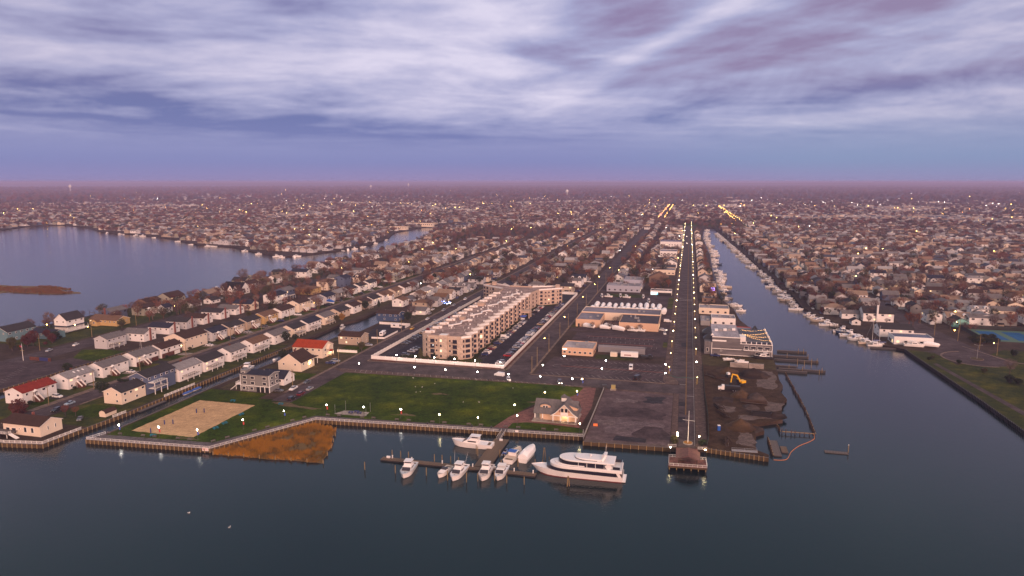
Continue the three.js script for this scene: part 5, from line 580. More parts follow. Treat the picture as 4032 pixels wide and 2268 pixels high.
// between the canal and the park street
const pk = 'west of the park street';
{ const g = house({ x: -203, z: -286.4, w: 8.2, l: 16.2, ry: Math.PI / 2, h: 8.7, rise: 0.9, wall: 'grey', roof: 'navy', noWin: true, label: 'grey three-storey house with white window frames and open garage posts beside the park', lod: 2 });
  // local -x looks south to the park, +z east to the street
  for (const y of [3.6, 6.3]) for (const u of [5.6, 1.2, -5.4]) win(g, 'x', -1, -4.1, y, -u, 2.2, 1.5, true); for (const u of [6.2, 1.8]) win(g, 'x', -1, -4.1, 0.8, -u, 1.8, 1.5, true); win(g, 'x', -1, -4.1, 0.1, -4, 0.9, 2.1, true); for (const y of [3.6, 6.3]) for (const u of [-2, 2]) win(g, 'z', 1, 8.1, y, u, 1.8, 1.5, true);
  box(g, 'parapet_block', WALL.grey, -2.2, 8.6, -6.2, 3.7, 1.9, 3.4); win(g, 'x', -1, -4.06, 9.0, -6.2, 1.7, 0.9, true); box(g, 'band', M.trim, -4.12, 2.75, 0, 0.1, 0.3, 16.2); box(g, 'band', M.trim, 0, 2.75, 8.12, 8.2, 0.3, 0.1); for (const u of [8, 5.4, 3]) { box(g, 'garage_shade_panel', M.black, -4.12, 0, u - 1.2, 0.08, 2.5, 1.9); box(g, 'garage_post', M.trim, -4.2, 0, u, 0.25, 2.7, 0.25); } for (const s of [-8.05, 8.05]) box(g, 'corner_trim', M.trim, -4.08, 0, s, 0.24, 8.7, 0.24); box(g, 'deck', M.trim, -1, 2.6, -10, 4, 0.25, 3.8); deckRail(g, -3, 2.85, -11.8, 1, -11.8); deckRail(g, -3, 2.85, -11.8, -3, -8.2); for (const s of [-2.8, 0.8]) box(g, 'deck_post', M.trim, s, 0, -11.7, 0.2, 2.6, 0.2); mesh(g, 'stairs', beam([-3.6, 2.7, -10.6], [-3.6, 0.1, -14], 1.2, 0.25), M.trim); block(-203, -287, 11); }  // black panels on the wall paint the shade of open garage bays
house({ x: -201.5, z: -299.5, w: 9.5, l: 13, ry: Math.PI / 2, h: 3.6, rise: 3, wall: 'white', roof: 'navy', where: pk, lod: 2 });
{ const g = house({ x: -207.4, z: -326.4, w: 14, l: 13.6, h: 5, rise: 4.6, wall: 'cream', roof: 'dark brown', where: pk, lod: 2, chim: 1, label: 'cream house with steep dark brown roof and slim skylights beside the park street' }); for (let i = 0; i < 3; i++) { const k = mesh(g, 'skylight', BOX, M.trim, 4.3, 6.7, -2 + i * 1.8); k.scale.set(2, 0.08, 0.35); k.rotation.z = -0.58; } box(g, 'carport_roof', ROOF['dark brown'], 3.5, 4.2, -9.4, 6, 0.25, 5.6); for (const s of [1, 6]) box(g, 'carport_post', M.trim, s, 0, -11.8, 0.2, 4.2, 0.2); const q = mesh(g, 'wall_lamp', SPH, M.lampWarm, 7.2, 2.9, -2); q.scale.set(0.14, 0.14, 0.14); point(g, 7.8, 2.9, -2, 1, 0.65, 0.25, 8, 6); block(-208, -327, 12); }
{ const g = house({ x: -213.6, z: -354.5, w: 12.5, l: 19.5, ry: Math.PI / 2, h: 6, rise: 3, wall: 'cream', roof: 'bright red', where: pk, lod: 2, label: 'cream house with bright red roof and lit entrance between the canal and the park street' }); mesh(g, 'porch_gable', extr([[-2, 0], [2, 0], [2, 1], [0, 2.6], [-2, 1]], 0, 2), WALL.cream, 1, 4.4, 9.0); win(g, 'z', 1, 9.8, 3.6, -3.4, 2, 1.5, true); mesh(g, 'porch_roof', extr([[-1.4, 0], [0, 1], [1.4, 0]], 0, 1.6), ROOF['bright red'], 2.6, 2.6, 9.8); for (const u of [1.4, 3.8]) box(g, 'porch_post', M.trim, u, 0, 11.2, 0.15, 2.6, 0.15); const q = mesh(g, 'porch_lamp', SPH, M.lampWarm, 2.6, 2.4, 10.6); q.scale.set(0.15, 0.15, 0.15); point(g, 2.6, 2.2, 11, 1, 0.65, 0.25, 10, 6); block(-213, -354, 12); }
{ const g = house({ x: -204.8, z: -388.5, w: 11, l: 15.5, ry: Math.PI / 2, h: 5.4, rise: 2, wall: 'tan', roof: 'dark brown', where: pk, lod: 2 }); block(-205, -389, 11); }
house({ x: -213, z: -463, w: 11, l: 17.5, ry: Math.PI / 2, h: 5.6, rise: 1.4, wall: 'dark blue', roof: 'dark brown', where: pk, lod: 2, label: 'dark blue house with brown roof beyond the trailer yard' }); block(-213, -463, 11);
fence('vinyl_fence', 'solid white fence round the trailer yard', [[-214, -446], [-190.2, -446], [-190.2, -437]], 1.8, M.white, { solid: 1 }); fence('vinyl_fence', 'low white fence on the street side of the trailer yard', [[-190.2, -424], [-190.2, -403], [-199, -402]], 1.3, M.white, { solid: 1 }); fence('vinyl_fence', 'white fence beside the red roofed house', [[-203, -364], [-190, -364.5]], 1.7, M.white, { solid: 1 });
{ const g = thing('camper_trailer', 'white camping trailer parked behind the low white fence', 'trailer', -195.6, LAND, -412, 0.15); mesh(g, 'body', new RoundedBoxGeometry(2.5, 2.5, 8, 3, 0.3), M.boat, 0, 1.85, 0); for (const z of [-2.4, 1.6]) box(g, 'window', M.glass, 1.22, 2, z, 0.1, 0.8, 1.3); box(g, 'window', M.glass, 0, 2, 3.95, 1.3, 0.8, 0.12); for (const s of [-1.1, 1.1]) for (const z of [-0.5, 0.5]) mesh(g, 'wheel', WHEEL, M.tyre, s, 0.34, z); box(g, 'roof_unit', M.trim, 0, 3.1, 0, 0.9, 0.3, 1.2); }
{ const g = thing('motorhome', 'white motorhome at the far end of the trailer yard', 'motorhome', -196.5, LAND, -436, Math.PI / 2); mesh(g, 'body', new RoundedBoxGeometry(2.4, 2.6, 6.4, 3, 0.25), M.boat, 0, 1.9, -0.5); box(g, 'cab', M.white, 0, 0.5, 3.2, 2.1, 1.2, 1.6); box(g, 'windscreen', M.glass, 0, 1.75, 3.0, 1.9, 0.7, 0.9); for (const s of [-1.05, 1.05]) for (const z of [-2, 2.6]) mesh(g, 'wheel', WHEEL, M.tyre, s, 0.34, z); box(g, 'window', M.glass, -1.2, 2, -1, 0.1, 0.8, 1.6); }
for (const [x, z, k, c, r] of [[-186.6, -289.8, 'pickup', 'white', 0.05], [-178.7, -275.7, 'suv', 'black', Math.PI], [-178.5, -283.4, 'suv', 'dark red', Math.PI], [-178.7, -291.8, 'car', 'silver', Math.PI], [-186.2, -301.6, 'car', 'grey', 0], [-192, -285.4, 'car', 'grey', Math.PI / 2], [-193, -338, 'pickup', 'dark blue', Math.PI / 2], [-192.6, -343, 'suv', 'silver', Math.PI / 2], [-191.6, -383, 'suv', 'silver', Math.PI / 2 + 0.1], [-184.5, -436, 'car', 'yellow', 0.1], [-177.9, -462, 'suv', 'tan', 0], [-186.3, -470, 'car', 'white', 0], [-186.4, -505, 'suv', 'silver', 0], [-186.2, -530, 'car', 'silver', 0], [-177.9, -520, 'car', 'white', Math.PI], [-186.4, -560, 'suv', 'white', 0]]) vehicle(k, c, x, z, r, 'parked on the street beside the park and the condominium', 'cars on the park street');
for (const [x, z, k, c, r, l] of [[-94, -338.4, 'van', 'white', -Math.PI / 2 - 0.2, 'white van with ladder rack on the cross street'], [-87.2, -331.8, 'suv', 'white', 0.4, 'white car angled into the parking strip beside the lawn'], [-60.5, -333.6, 'suv', 'black', 0.3, 'dark car with lit headlamps on the cross street'], [-27.5, -370, 'van', 'white', 0.05, 'white van in the angled parking lot'], [-22.5, -351.5, 'van', 'black', 2.7, 'dark minivan in the angled parking lot'], [-11.8, -505, 'van', 'white', 1.5, 'white van beside the boatyard sheds'], [-14, -474, 'suv', 'white', 1.45, 'white sport utility car east of the boatyard sheds'], [-12.5, -463.5, 'car', 'white', 0.1, 'white hatchback at the edge of the back lot'], [-0.5, -1180, 'car', 'white', 0, 'car driving on the main road with headlamps lit'], [-1.5, -1330, 'suv', 'white', 0, 'second car driving on the main road with headlamps lit'], [-374, -322, 'car', 'silver', 0.25, 'silver car at the kerb of the bay street'], [-371, -338, 'car', 'white', 0.3, 'white car driving along the bay street'], [-272, -234.5, 'suv', 'black', 0.2, 'dark pickup at the end of the canal street'], [-274.5, -243.8, 'car', 'pale blue', 0, 'pale blue car parked on the canal street'], [-252, -228, 'car', 'grey', 0.6, 'grey car beside the corner garden']]) vehicle(k, c, x, z, r, '', null, { label: l, on: /lit/.test(l) });
// shed in the canal garden
{ const g = thing('garden_shed', 'round-topped cream garden shed above the canal', 'shed', -245.6, LAND, -236.5, 0); mesh(g, 'wall', extr([[-1.6, 0], [1.6, 0], [1.8, 1.6], [1.2, 2.5], [0, 2.9], [-1.2, 2.5], [-1.8, 1.6]], -3, 3), WALL.cream); mesh(g, 'roof', extr([[-1.95, 1.6], [-1.3, 2.6], [0, 3.05], [1.3, 2.6], [1.95, 1.6], [1.8, 1.55], [1.2, 2.5], [0, 2.92], [-1.2, 2.5], [-1.8, 1.55]], -3.1, 3.1), ROOF['dark brown']); }
for (const [z, l] of [[-275, 5.5], [-281.5, 5.5]]) { const b = thing('covered_boat', 'low boat under a bright blue cover on the canal', 'boat', -236.6, 0, z, 0.02, 'blue covered boats on the canal'); const hg = hullGeo(6, 1.9, 0.5); mesh(b, 'hull', hg.side, M.boat); mesh(b, 'cover', slab([[-0.9, -2.9], [0.9, -2.9], [0.9, 1], [0.3, 2.8], [-0.3, 2.8], [-0.9, 1]], 0.45, 0.85, 0.1), M.blueCover); }
boat('fly', 13, -233.4, -318, Math.PI + 0.25 - Math.PI, 'white cruiser with blue windscreen cover moored in the canal', null, { deckM: M.boat, beam: 0.33 }); boat('open', 6.5, -231, -341, 0.3, 'small white boat moored across the canal behind the brown roofed house', null); boat('cruiser', 8, -236, -431, 0.2, 'white runabout with red stripe moored in the canal by the garden sheds', null); boat('cruiser', 9, -319.5, -302, 0.3, 'white cabin boat in the narrow canal beside the bay lot', null); boat('sail', 8.5, -321, -338, 0.4, 'small white sailing boat in the narrow canal', null);
plank('floating_dock', 'grey dock with a ramp on the canal below the cream house', -239.1, -237.2, -262, -246, 0.5, M.greyWood); plank('floating_dock', 'grey canal dock beside the white houses', -239, -237.4, -312, -302, 0.5, M.greyWood); plank('floating_dock', 'brown canal dock below the brown roofed house', -238.8, -237, -360, -344, 0.5);
// bay side: houses on the water and a row backing on the narrow canal
const bayW = 'on the bay shore', bay2 = 'east of the bay street';
{ const g = house({ x: -428, z: -345, w: 13, l: 20, h: 6.4, rise: 3, wall: 'teal blue', roof: 'charcoal', label: 'teal blue two-storey house with white shutters on the bay shore', lod: 2 }); const q = house({ x: -408.5, z: -352, w: 9, l: 19, ry: Math.PI / 2, h: 4, rise: 1.8, wall: 'teal blue', roof: 'navy', label: 'low teal blue wing with navy roof in front of the bay shore', lod: 2 }); block(-425, -347, 16); block(-408, -352, 10); }
{ const g = house({ x: -414, z: -374, w: 10.5, l: 14, h: 8.4, rise: 4.2, wall: 'white', roof: 'charcoal', label: 'tall white house with dark roof and wraparound porch on the bay shore', lod: 2 }); mesh(g, 'porch_roof', merge([bxg(6.6, 4.2, 0.5, 2.8, 0.25, 17.4), bxg(-0.2, 4.2, 8, 11, 0.25, 2.8)]), ROOF.navy); for (let i = 0; i < 6; i++) box(g, 'porch_post', M.trim, 7.8, 1.6, -7.5 + i * 3.3, 0.18, 2.6, 0.18); deckRail(g, 7.9, 1.6, -8, 7.9, 9); box(g, 'porch_floor', M.trim, 6.6, 1.2, 0.5, 2.8, 0.4, 17); block(-413, -374, 12); }
house({ x: -404, z: -398, w: 12, l: 24, ry: Math.PI / 2, h: 4.2, rise: 2.4, wall: 'yellow', roof: 'brown', where: bayW, lod: 2, wing: 1, label: 'long mustard house with brown roof on the bay shore' }); block(-404, -398, 13);
[[-421, -419, 11, 15, 'slate blue', 'grey', { chim: 'gable' }], [-409, -437, 11, 15, 'sage', 'dark brown', { garage: 1, stairs: 1 }], [-398, -446, 7, 8, 'pale grey', 'navy', { h: 4.5 }], [-428, -462, 10, 16, 'brown', 'dark brown', {}], [-427, -486, 13, 18, 'sage', 'dark brown', { wing: 1, rise: 3.4 }], [-396, -474, 9, 12, 'white', 'dark brown', { h: 3 }], [-391, -492, 8, 11, 'white', 'charcoal', { h: 3 }]].forEach(([x, z, w, l, wall, roof, o]) => { house({ x, z, w, l, wall, roof, where: bayW, lod: 1, ...o }); block(x, z, Math.max(w, l) / 2 + 2); });
{ const g = house({ x: -403, z: -541, w: 13, l: 20, ry: Math.PI / 2, h: 5.2, rise: 5.4, wall: 'white', roof: 'black', label: 'large white house with black roof and three steep front gables on the bay shore', lod: 1 }); for (const u of [-6.5, 1.5, 7]) { const q = mesh(g, 'front_gable', extr([[-3.2, 0], [3.2, 0], [3.2, 4.4], [0, 9], [-3.2, 4.4]], 0, 4), WALL.white, -6.4, 0, u, -Math.PI / 2); mesh(q, 'gable_roof', extr([[-3.6, 3.9], [0, 9.05], [3.6, 3.9], [3.6, 4.2], [0, 9.4], [-3.6, 4.2]], -5, 4.4), ROOF.black); win(q, 'z', 1, 4, 4.6, 0, 1.2, 1.4, false); win(q, 'z', 1, 4, 1.4, 0.6, 1.4, 1.3, false); } block(-403, -541, 14); }
house({ x: -403, z: -652, w: 11, l: 19, ry: Math.PI / 2, h: 6.6, rise: 2.6, wall: 'white', roof: 'navy', where: bayW, lod: 1 }); block(-403, -652, 12);
house({ x: -348.5, z: -342.5, w: 9.4, l: 15, h: 6.2, rise: 2, wall: 'pale grey', roof: 'grey', where: bay2, lod: 2, deck: 1 }); block(-348, -343, 10);
[[-362, 'white', 'grey'], [-384, 'white', 'navy'], [-401, 'pale grey', 'charcoal'], [-418, 'white', 'dark brown'], [-437, 'white', 'charcoal'], [-455, 'white', 'grey'], [-474, 'cream', 'navy']].forEach(([z, wall, roof], i) => { house({ x: -345, z, w: 10, l: 17, ry: Math.PI / 2, h: i % 2 ? 4.6 : 5.2, wall, roof, where: bay2, lod: i < 4 ? 2 : 1, chim: 'gable', deck: i % 2 ? 0 : 0 }); block(-345, z, 10); });
[[-340, -508, 13, 16, 'white', 'navy', { h: 7, deck: 1 }], [-345, -530, 12, 15, 'slate blue', 'grey', { h: 7.4, deck: 1 }], [-340, -558, 16, 20, 'yellow', 'brown', { hip: 1, h: 5, ry: Math.PI / 2 }], [-335, -585, 12, 16, 'cream', 'brown', { hip: 1, h: 8, deck: 1 }], [-330, -608, 11, 14, 'slate blue', 'navy', { h: 8.6 }]].forEach(([x, z, w, l, wall, roof, o]) => { house({ x, z, w, l, wall, roof, where: bay2, lod: 1, ...o }); block(x, z, 11); });
// rows that go on along the streets: candidates, nearest first become houses of their own, the others stay small
const cand = [], wallMix = ['white', 'white', 'white', 'white', 'white', 'cream', 'cream', 'pale grey', 'pale grey', 'beige', 'beige', 'tan', 'sage', 'slate blue', 'pale grey', 'grey'], roofMix = ['grey', 'charcoal', 'brown', 'dark brown', 'grey', 'tan', 'light grey', 'brown', 'navy', 'tan', 'light grey', 'grey'];
function row(x, z0, z1, step, ridge, where, o = {}) { for (let z = z0; z > z1; z -= step * rr(0.9, 1.12)) { const xx = x + rr(-2, 2) + (o.curve ? o.curve(z) : 0); if (!dry(xx, z, 9) || (o.skip && o.skip(xx, z)) || !free(xx, z, 6)) continue; cand.push({ x: xx, z, ry: ridge === 'z' ? 0 : Math.PI / 2, where }); block(xx, z, 7); } }
const crossS = (x, z) => [-640, -900, -1180, -1420].some((c) => Math.abs(z - c) < 10);
for (const [x, w] of [[-299, wB], [-256, eB]]) row(x, -617, -1230, 18, 'z', w, { skip: crossS });
for (const [x, w] of [[-204, 'west of the park street'], [-163, 'east of the park street']]) row(x, x < -190 ? -492 : -622, -1480, 17.5, x < -190 ? 'x' : 'z', w, { skip: crossS });
row(-229, -520, -1200, 17, 'z', 'behind the park street'); row(-140, -630, -1480, 18, 'x', 'behind the park street gardens', { skip: crossS });
for (const [x, w] of [[-106, 'west of the condominium street'], [-66, 'east of the condominium street']]) row(x, x < -90 ? -628 : -705, -1650, 16.5, x < -90 ? 'x' : 'z', w, { skip: crossS });
row(-44, -740, -1600, 21, 'z', 'behind the main road shops', { skip: crossS });
for (const [x, w] of [[-349, bay2], [-320, 'behind the canal street']]) row(x, -628, -1150, 18, 'x', w, { skip: crossS });
row(-408, -508, -1140, 20, 'z', bayW, { skip: crossS }); row(-430, -585, -1100, 22, 'x', bayW, { skip: crossS });
// east of the main canal
const ebank = [[-541, 105.4], [-564, 99], [-596, 94], [-667, 94.5], [-720, 88.5], [-765, 92], [-842, 86], [-1028, 80], [-1163, 74.6], [-1289, 68.9], [-1447, 61.8], [-1700, 58]], ebx = (z) => { for (let i = 0; i + 1 < ebank.length; i++) if (z <= ebank[i][0] && z > ebank[i + 1][0]) return lerp(ebank[i][1], ebank[i + 1][1], (z - ebank[i][0]) / (ebank[i + 1][0] - ebank[i][0])); return 100; };
row(0, -572, -1560, 17, 'x', 'on the east bank of the canal', { curve: (z) => ebx(z) + 14 }); row(0, -580, -1560, 18, 'z', 'west of the east street', { curve: (z) => ebx(z) + 36 });
const eroad = [[-462, 152, 172], [-540, 152.5, 168], [-690, 154, 162], [-850, 149, 157], [-1230, 134, 142], [-1600, 121, 129], [-2300, 119, 126], [-9000, 119, 126]], erx = (z, k) => { for (let i = 0; i + 1 < eroad.length; i++) if (z <= eroad[i][0] && z > eroad[i + 1][0]) return lerp(eroad[i][k], eroad[i + 1][k], (z - eroad[i][0]) / (eroad[i + 1][0] - eroad[i][0])); return 150; };
row(0, -590, -1560, 17, 'x', 'on the kerb west of the east street', { curve: (z) => erx(z, 1) - 8.5 });
const keep = (x, z) => R() > sstep(Math.hypot(x, z), 1700, 4300) * 0.93;
for (let i = 0; i < 62; i++) for (const s of [-1, 1]) { const z = -575 - i * 62 + s * 17; for (let x = erx(z, 2) + 9.5; x < 640 + i * 62; x += 15 * rr(0.9, 1.2)) if (!(x < 245 && z > -540) && keep(x, z) && free(x, z, 5)) { cand.push({ x, z: z + rr(-2, 2), ry: R() < 0.6 ? Math.PI / 2 : 0, where: 'in the blocks beyond the east street' }); } }
// across the bay and beyond, in the lie of streets that follow the shore
for (let i = 0; i < 54; i++) for (const s of [-1, 1]) { const zz = -900 - i * 66 + s * 17; for (let x = -2600 - i * 30; x < -445; x += 15.5 * rr(0.9, 1.2)) { const z = zz + (x + 500) * 0.22 + rr(-2, 2); if (keep(x, z) && dry(x, z, 12) && free(x, z, 4)) cand.push({ x, z, ry: R() < 0.5 ? Math.PI / 2 : 0, where: 'across the bay' }); } }
for (let i = 0; i < 44; i++) for (const s of [-1, 1]) { const zz = -1530 - i * 70 + s * 17; for (let x = -620; x < 130; x += 15.5 * rr(0.9, 1.2)) { const z = zz + rr(-2, 2); if (Math.abs(x + 72) < 12 || Math.abs(x - 122) < 10 || (z > -1800 && x > -50)) continue; if (keep(x, z) && dry(x, z, 10) && free(x, z, 4)) cand.push({ x, z, ry: R() < 0.5 ? Math.PI / 2 : 0, where: 'beyond the canal head' }); } }
const roadAt = (x, z) => [[-282, -270], [-188, -176], [-93, -79], [-6, 11], [-381, -368], [132, 165]].some(([a, b]) => x > a - 1 && x < b + 1);
const inView = (x, z) => { const a = Math.atan2(x, -z) * 180 / Math.PI + 14.43; return z < 0 && Math.abs(a) < 40; };
const vis = cand.filter((c) => inView(c.x, c.z)).sort((a, b) => Math.hypot(a.x, a.z) - Math.hypot(b.x, b.z)), SINGLE = 232;
vis.slice(0, SINGLE).forEach((c, i) => { const l = rr(11, 16), wide = rr(8.5, 11); house({ ...c, w: wide, l, h: pick([3.2, 5.2, 5.4, 5.6, 6.4]), rise: rr(1.7, 3), wall: pick(wallMix), roof: pick(roofMix), lod: i < 60 ? 1 : 0, hip: R() < 0.12, chim: R() < 0.3 ? 1 : 0, wing: R() < 0.18 ? 1 : 0, garage: i < 90 && R() < 0.4, dormer: R() < 0.1 }); });
vis.slice(0, 130).forEach((c) => { const q = R(), x = c.x + rr(-8, 8), z = c.z + (R() < 0.5 ? 11 : -11); if (!dry(x, z, 3) || roadAt(x, z)) return; if (q < 0.4) { const g = thing('garden_shed', 'small shed in a back garden ' + c.where, 'shed', x, LAND, z, pick([0, 1.57]), 'garden sheds ' + c.where); mesh(g, 'wall', extr([[-1.4, 0], [1.4, 0], [1.4, 2], [0, 2.8], [-1.4, 2]], -1.8, 1.8), pick([M.white, WALL.tan, WALL.brown])); mesh(g, 'roof', extr([[-1.6, 1.9], [0, 2.84], [1.6, 1.9], [1.6, 2.02], [0, 2.98], [-1.6, 2.02]], -2, 2), ROOF.charcoal); } else if (q < 0.85) fence('vinyl_fence', (q < 0.7 ? 'white' : 'brown') + ' garden fence ' + c.where, R() < 0.5 ? [[c.x - 8, z], [c.x + 8, z]] : [[x, c.z - 8], [x, c.z + 8]], 1.6, q < 0.7 ? M.white : M.wood, { solid: 1, step: 4, group: 'garden fences ' + c.where }); });
// the many houses farther off, one mass
{
  const P = [], N = [], C = [], quad = (a, b, c, d, col) => { const u = new THREE.Vector3().subVectors(b, a), v = new THREE.Vector3().subVectors(d, a), n = u.cross(v).normalize(); for (const p of [a, b, c, a, c, d]) { P.push(p.x, p.y, p.z); N.push(n.x, n.y, n.z); C.push(...col); } };
  const wc = wallMix.map((k) => WALL[k].color.toArray()), rc = roofMix.map((k) => ROOF[k].color.toArray());
  for (const c of vis.slice(SINGLE)) { const d = Math.hypot(c.x, c.z), w = rr(8, 11) / 2, l = rr(10, 16) / 2, h = pick([3.2, 5, 5.4, 6]), r = rr(1.7, 3.2), col = pick(wc), ro = pick(rc), ca = Math.cos(c.ry), sa = Math.sin(c.ry), V = (x, y, z) => new THREE.Vector3(c.x + x * ca + z * sa, LAND + y, c.z - x * sa + z * ca);
    for (const s of [-1, 1]) { quad(V(s * w, 0, -s * l), V(s * w, 0, s * l), V(s * w, h, s * l), V(s * w, h, -s * l), col); quad(V(-w, 0, s * l), V(w, 0, s * l), V(w, h, s * l), V(-w, h, s * l), col); quad(V(-w, h, s * l), V(w, h, s * l), V(0, h + r, s * l), V(0, h + r, s * l), col); const o = 0.4; quad(V(s * (w + o), h - 0.1, -l - o), V(s * (w + o), h - 0.1, l + o), V(0, h + r + 0.15, l + o), V(0, h + r + 0.15, -l - o), ro); }
    if (d < 2200) for (const s of [-1, 1]) for (const u of [-0.5, 0.35]) { const dk = R() < 0.04 ? [0.5, 0.3, 0.08] : [0.03, 0.03, 0.04]; quad(V(s * (w + 0.05), h - 1.8, l * u - 0.7), V(s * (w + 0.05), h - 1.8, l * u + 0.7), V(s * (w + 0.05), h - 0.6, l * u + 0.7), V(s * (w + 0.05), h - 0.6, l * u - 0.7), dk); quad(V(w * u - 0.7, h - 1.8, s * (l + 0.05)), V(w * u + 0.7, h - 1.8, s * (l + 0.05)), V(w * u + 0.7, h - 0.6, s * (l + 0.05)), V(w * u - 0.7, h - 0.6, s * (l + 0.05)), dk); } }
  const g = new THREE.BufferGeometry(); g.setAttribute('position', new THREE.Float32BufferAttribute(P, 3)); g.setAttribute('normal', new THREE.Float32BufferAttribute(N, 3)); g.setAttribute('color', new THREE.Float32BufferAttribute(C, 3));
  tag(mesh(scene, 'distant_houses', g, new THREE.MeshStandardMaterial({ vertexColors: true, roughness: 0.85, color: 0xffffff })), 'dense mass of small gabled houses stretching to the horizon', 'houses', null, 'stuff');
}
// ---------- shops, sheds, restaurant, construction site, east bank ----------
function block_(name, label, x0, x1, z0, z1, h, wm, rm, o = {}) {
  const w = x1 - x0, d = z0 - z1, g = thing(name, label, 'building', (x0 + x1) / 2, LAND, (z0 + z1) / 2, 0, o.group); box(g, 'wall', wm, 0, 0, 0, w, h, d); box(g, 'roof', rm, 0, h + 0.01, 0, w - 0.5, 0.08, d - 0.5);
  for (const s of [-1, 1]) { box(g, 'parapet', o.trim ?? wm, s * (w / 2 - 0.12), h, 0, 0.24, 0.5, d); box(g, 'parapet', o.trim ?? wm, 0, h, s * (d / 2 - 0.12), w - 0.48, 0.5, 0.24); }
  const n = o.n ?? Math.max(2, Math.floor(w / 4)); for (let f = 0; f < (o.floors ?? 1); f++) for (let i = 0; i < n; i++) if (!o.blank) win(g, 'z', 1, d / 2, f * 3.2 + 1.2, ((i + 0.5) / n - 0.5) * w, Math.min(1.6, w / n * 0.6), 1.3, o.fancy ?? false, M.trim, R() < 0.06);
  const sx = x0 > 4 ? -1 : 1; for (let i = 0; i < 3; i++) win(g, 'x', sx, sx * w / 2, 0.6, (i - 1) * d / 4, Math.min(2.4, d / 6), 1.9, false, M.trim, R() < 0.25);
  for (let i = 0; i < (o.units ?? 2); i++) box(g, 'roof_unit', M.metal, rr(-w / 3, w / 3), h + 0.09, rr(-d / 3, d / 3), rr(1, 2), rr(0.7, 1.2), rr(1, 2)); return g;
}
const tarRoof = mat(0.26, 0.25, 0.3, { map: rep(rough, 15) }), darkRoof = mat(0.1, 0.095, 0.11, { map: rep(rough, 13) }), greyRoof = mat(0.35, 0.34, 0.37, { map: rep(rough, 12) });
{ const g = block_('boatyard_shed', 'peach boatyard shed with grey roof beside the condominium street', -75, -57.5, -474, -501, 5, WALL.peach, tarRoof, { blank: 1 }); box(g, 'door', M.dark, -6.5, 0, 13.55, 1.3, 2.3, 0.1); }
block_('boatyard_shed', 'long grey roofed boatyard shed behind the courtyard', -75, -17, -501.5, -523, 5.4, WALL.cream, tarRoof, { blank: 1, units: 3 });
block_('boatyard_shed', 'peach boatyard shed with peeling dark roof beside the main road', -44, -17, -470, -501, 5, WALL.peach, darkRoof, { blank: 1, units: 5 });
{ const g = block_('office_building', 'low peach office with white roof and square windows beside the angled lot', -70, -51.5, -392, -410, 4.2, WALL.peach, mat(0.5, 0.47, 0.48, { map: rep(rough, 9) }), { n: 6, fancy: true }); box(g, 'lit_sign', glow(1, 0.8, 0.6, 1.2), -7.6, 3.3, 9.05, 2.6, 0.6, 0.1); }
block_('storage_shed', 'long narrow grey shed behind the office', -50, -22, -404, -408.5, 3, mat(0.2, 0.2, 0.22), greyRoof, { blank: 1, units: 0 });
{ const g = thing('box_trailer', 'white semi trailer parked beside the angled lot', 'trailer', -30.3, LAND, -393.5, 0.03); box(g, 'body', M.white, 0, 1, 0, 10, 2.8, 2.6); for (const x of [-4, -3, 3.6, 4.4]) for (const s of [-1, 1]) { const w = mesh(g, 'wheel', WHEEL, M.tyre, x, 0.5, s * 1.1, Math.PI / 2); w.scale.setScalar(1.4); } box(g, 'stripe', mat(0.35, 0.2, 0.2), -1, 1.7, 1.32, 4, 0.7, 0.04); box(g, 'chassis', M.iron, 0, 0.7, 0, 9, 0.3, 1); }
{ const g = thing('skip_container', 'cream storage container behind the white semi trailer', 'container', -39.5, LAND, -395, 0); box(g, 'body', WALL.cream, 0, 0.2, 0, 4, 2.4, 2.4); box(g, 'door', M.trim, -1.9, 0.4, 1.22, 0.2, 2, 0.06); box(g, 'skid', M.iron, 0, 0, 0, 3.8, 0.2, 2); }
{ const g = thing('tow_truck', 'black truck parked at the end of the semi trailer', 'truck', -19.8, LAND, -394.5, 1.6); box(g, 'bed', M.black, 0, 0.8, -1.8, 2.3, 1.0, 4.4); mesh(g, 'cab', cabGeo([[0.4, 0.6], [2.9, 0.6], [2.9, 1.5], [2.2, 1.7], [1.7, 2.6], [0.4, 2.6]], 2.2), M.black); for (const s of [-1, 1]) for (const z of [-3, -2, 2]) { const w = mesh(g, 'wheel', WHEEL, M.tyre, s, 0.45, z); w.scale.setScalar(1.3); } box(g, 'windscreen', M.glass, 0, 1.75, 2.2, 1.9, 0.7, 0.3); }
// shrink-wrapped boats in the yard
for (let i = 0; i < 17; i++) wrappedBoat(pick([11, 12, 13.5]), -71.5 + i * 3.5, -538 + rr(-1.5, 1), Math.PI + rr(-0.06, 0.06), 'boat under white shrink-wrap in the row behind the sheds', 'shrink-wrapped boats in the yard');
for (let i = 0; i < 11; i++) wrappedBoat(pick([10, 11.5, 13]), -70 + i * 5, -553 + rr(-2, 2), rr(-0.06, 0.06), 'boat under white shrink-wrap in the second row of the yard', 'shrink-wrapped boats in the second row');
for (const [x, z, a, L] of [[-64.5, -470, 1.25, 9], [-53, -468.5, 1.4, 8], [-51, -474, 1.0, 8], [-43.5, -466, 1.2, 9.5]]) wrappedBoat(L, x, z, a, 'covered boat on stands in front of the peach sheds', 'covered boats before the sheds');
for (const [x, z, a] of [[-72, -602, 0.2], [-66, -603, 1.4], [-56, -606, 0.1], [-50, -603, 1.3], [-36, -606, 0.05], [-30, -586, 0.2], [-29, -467, 1.5], [-34, -466.5, 1.4]]) boat('cruiser', 7.5, x, z, a, 'small uncovered boat standing in the boatyard', 'uncovered boats in the yard', { y: LAND + 0.5, rail: false });
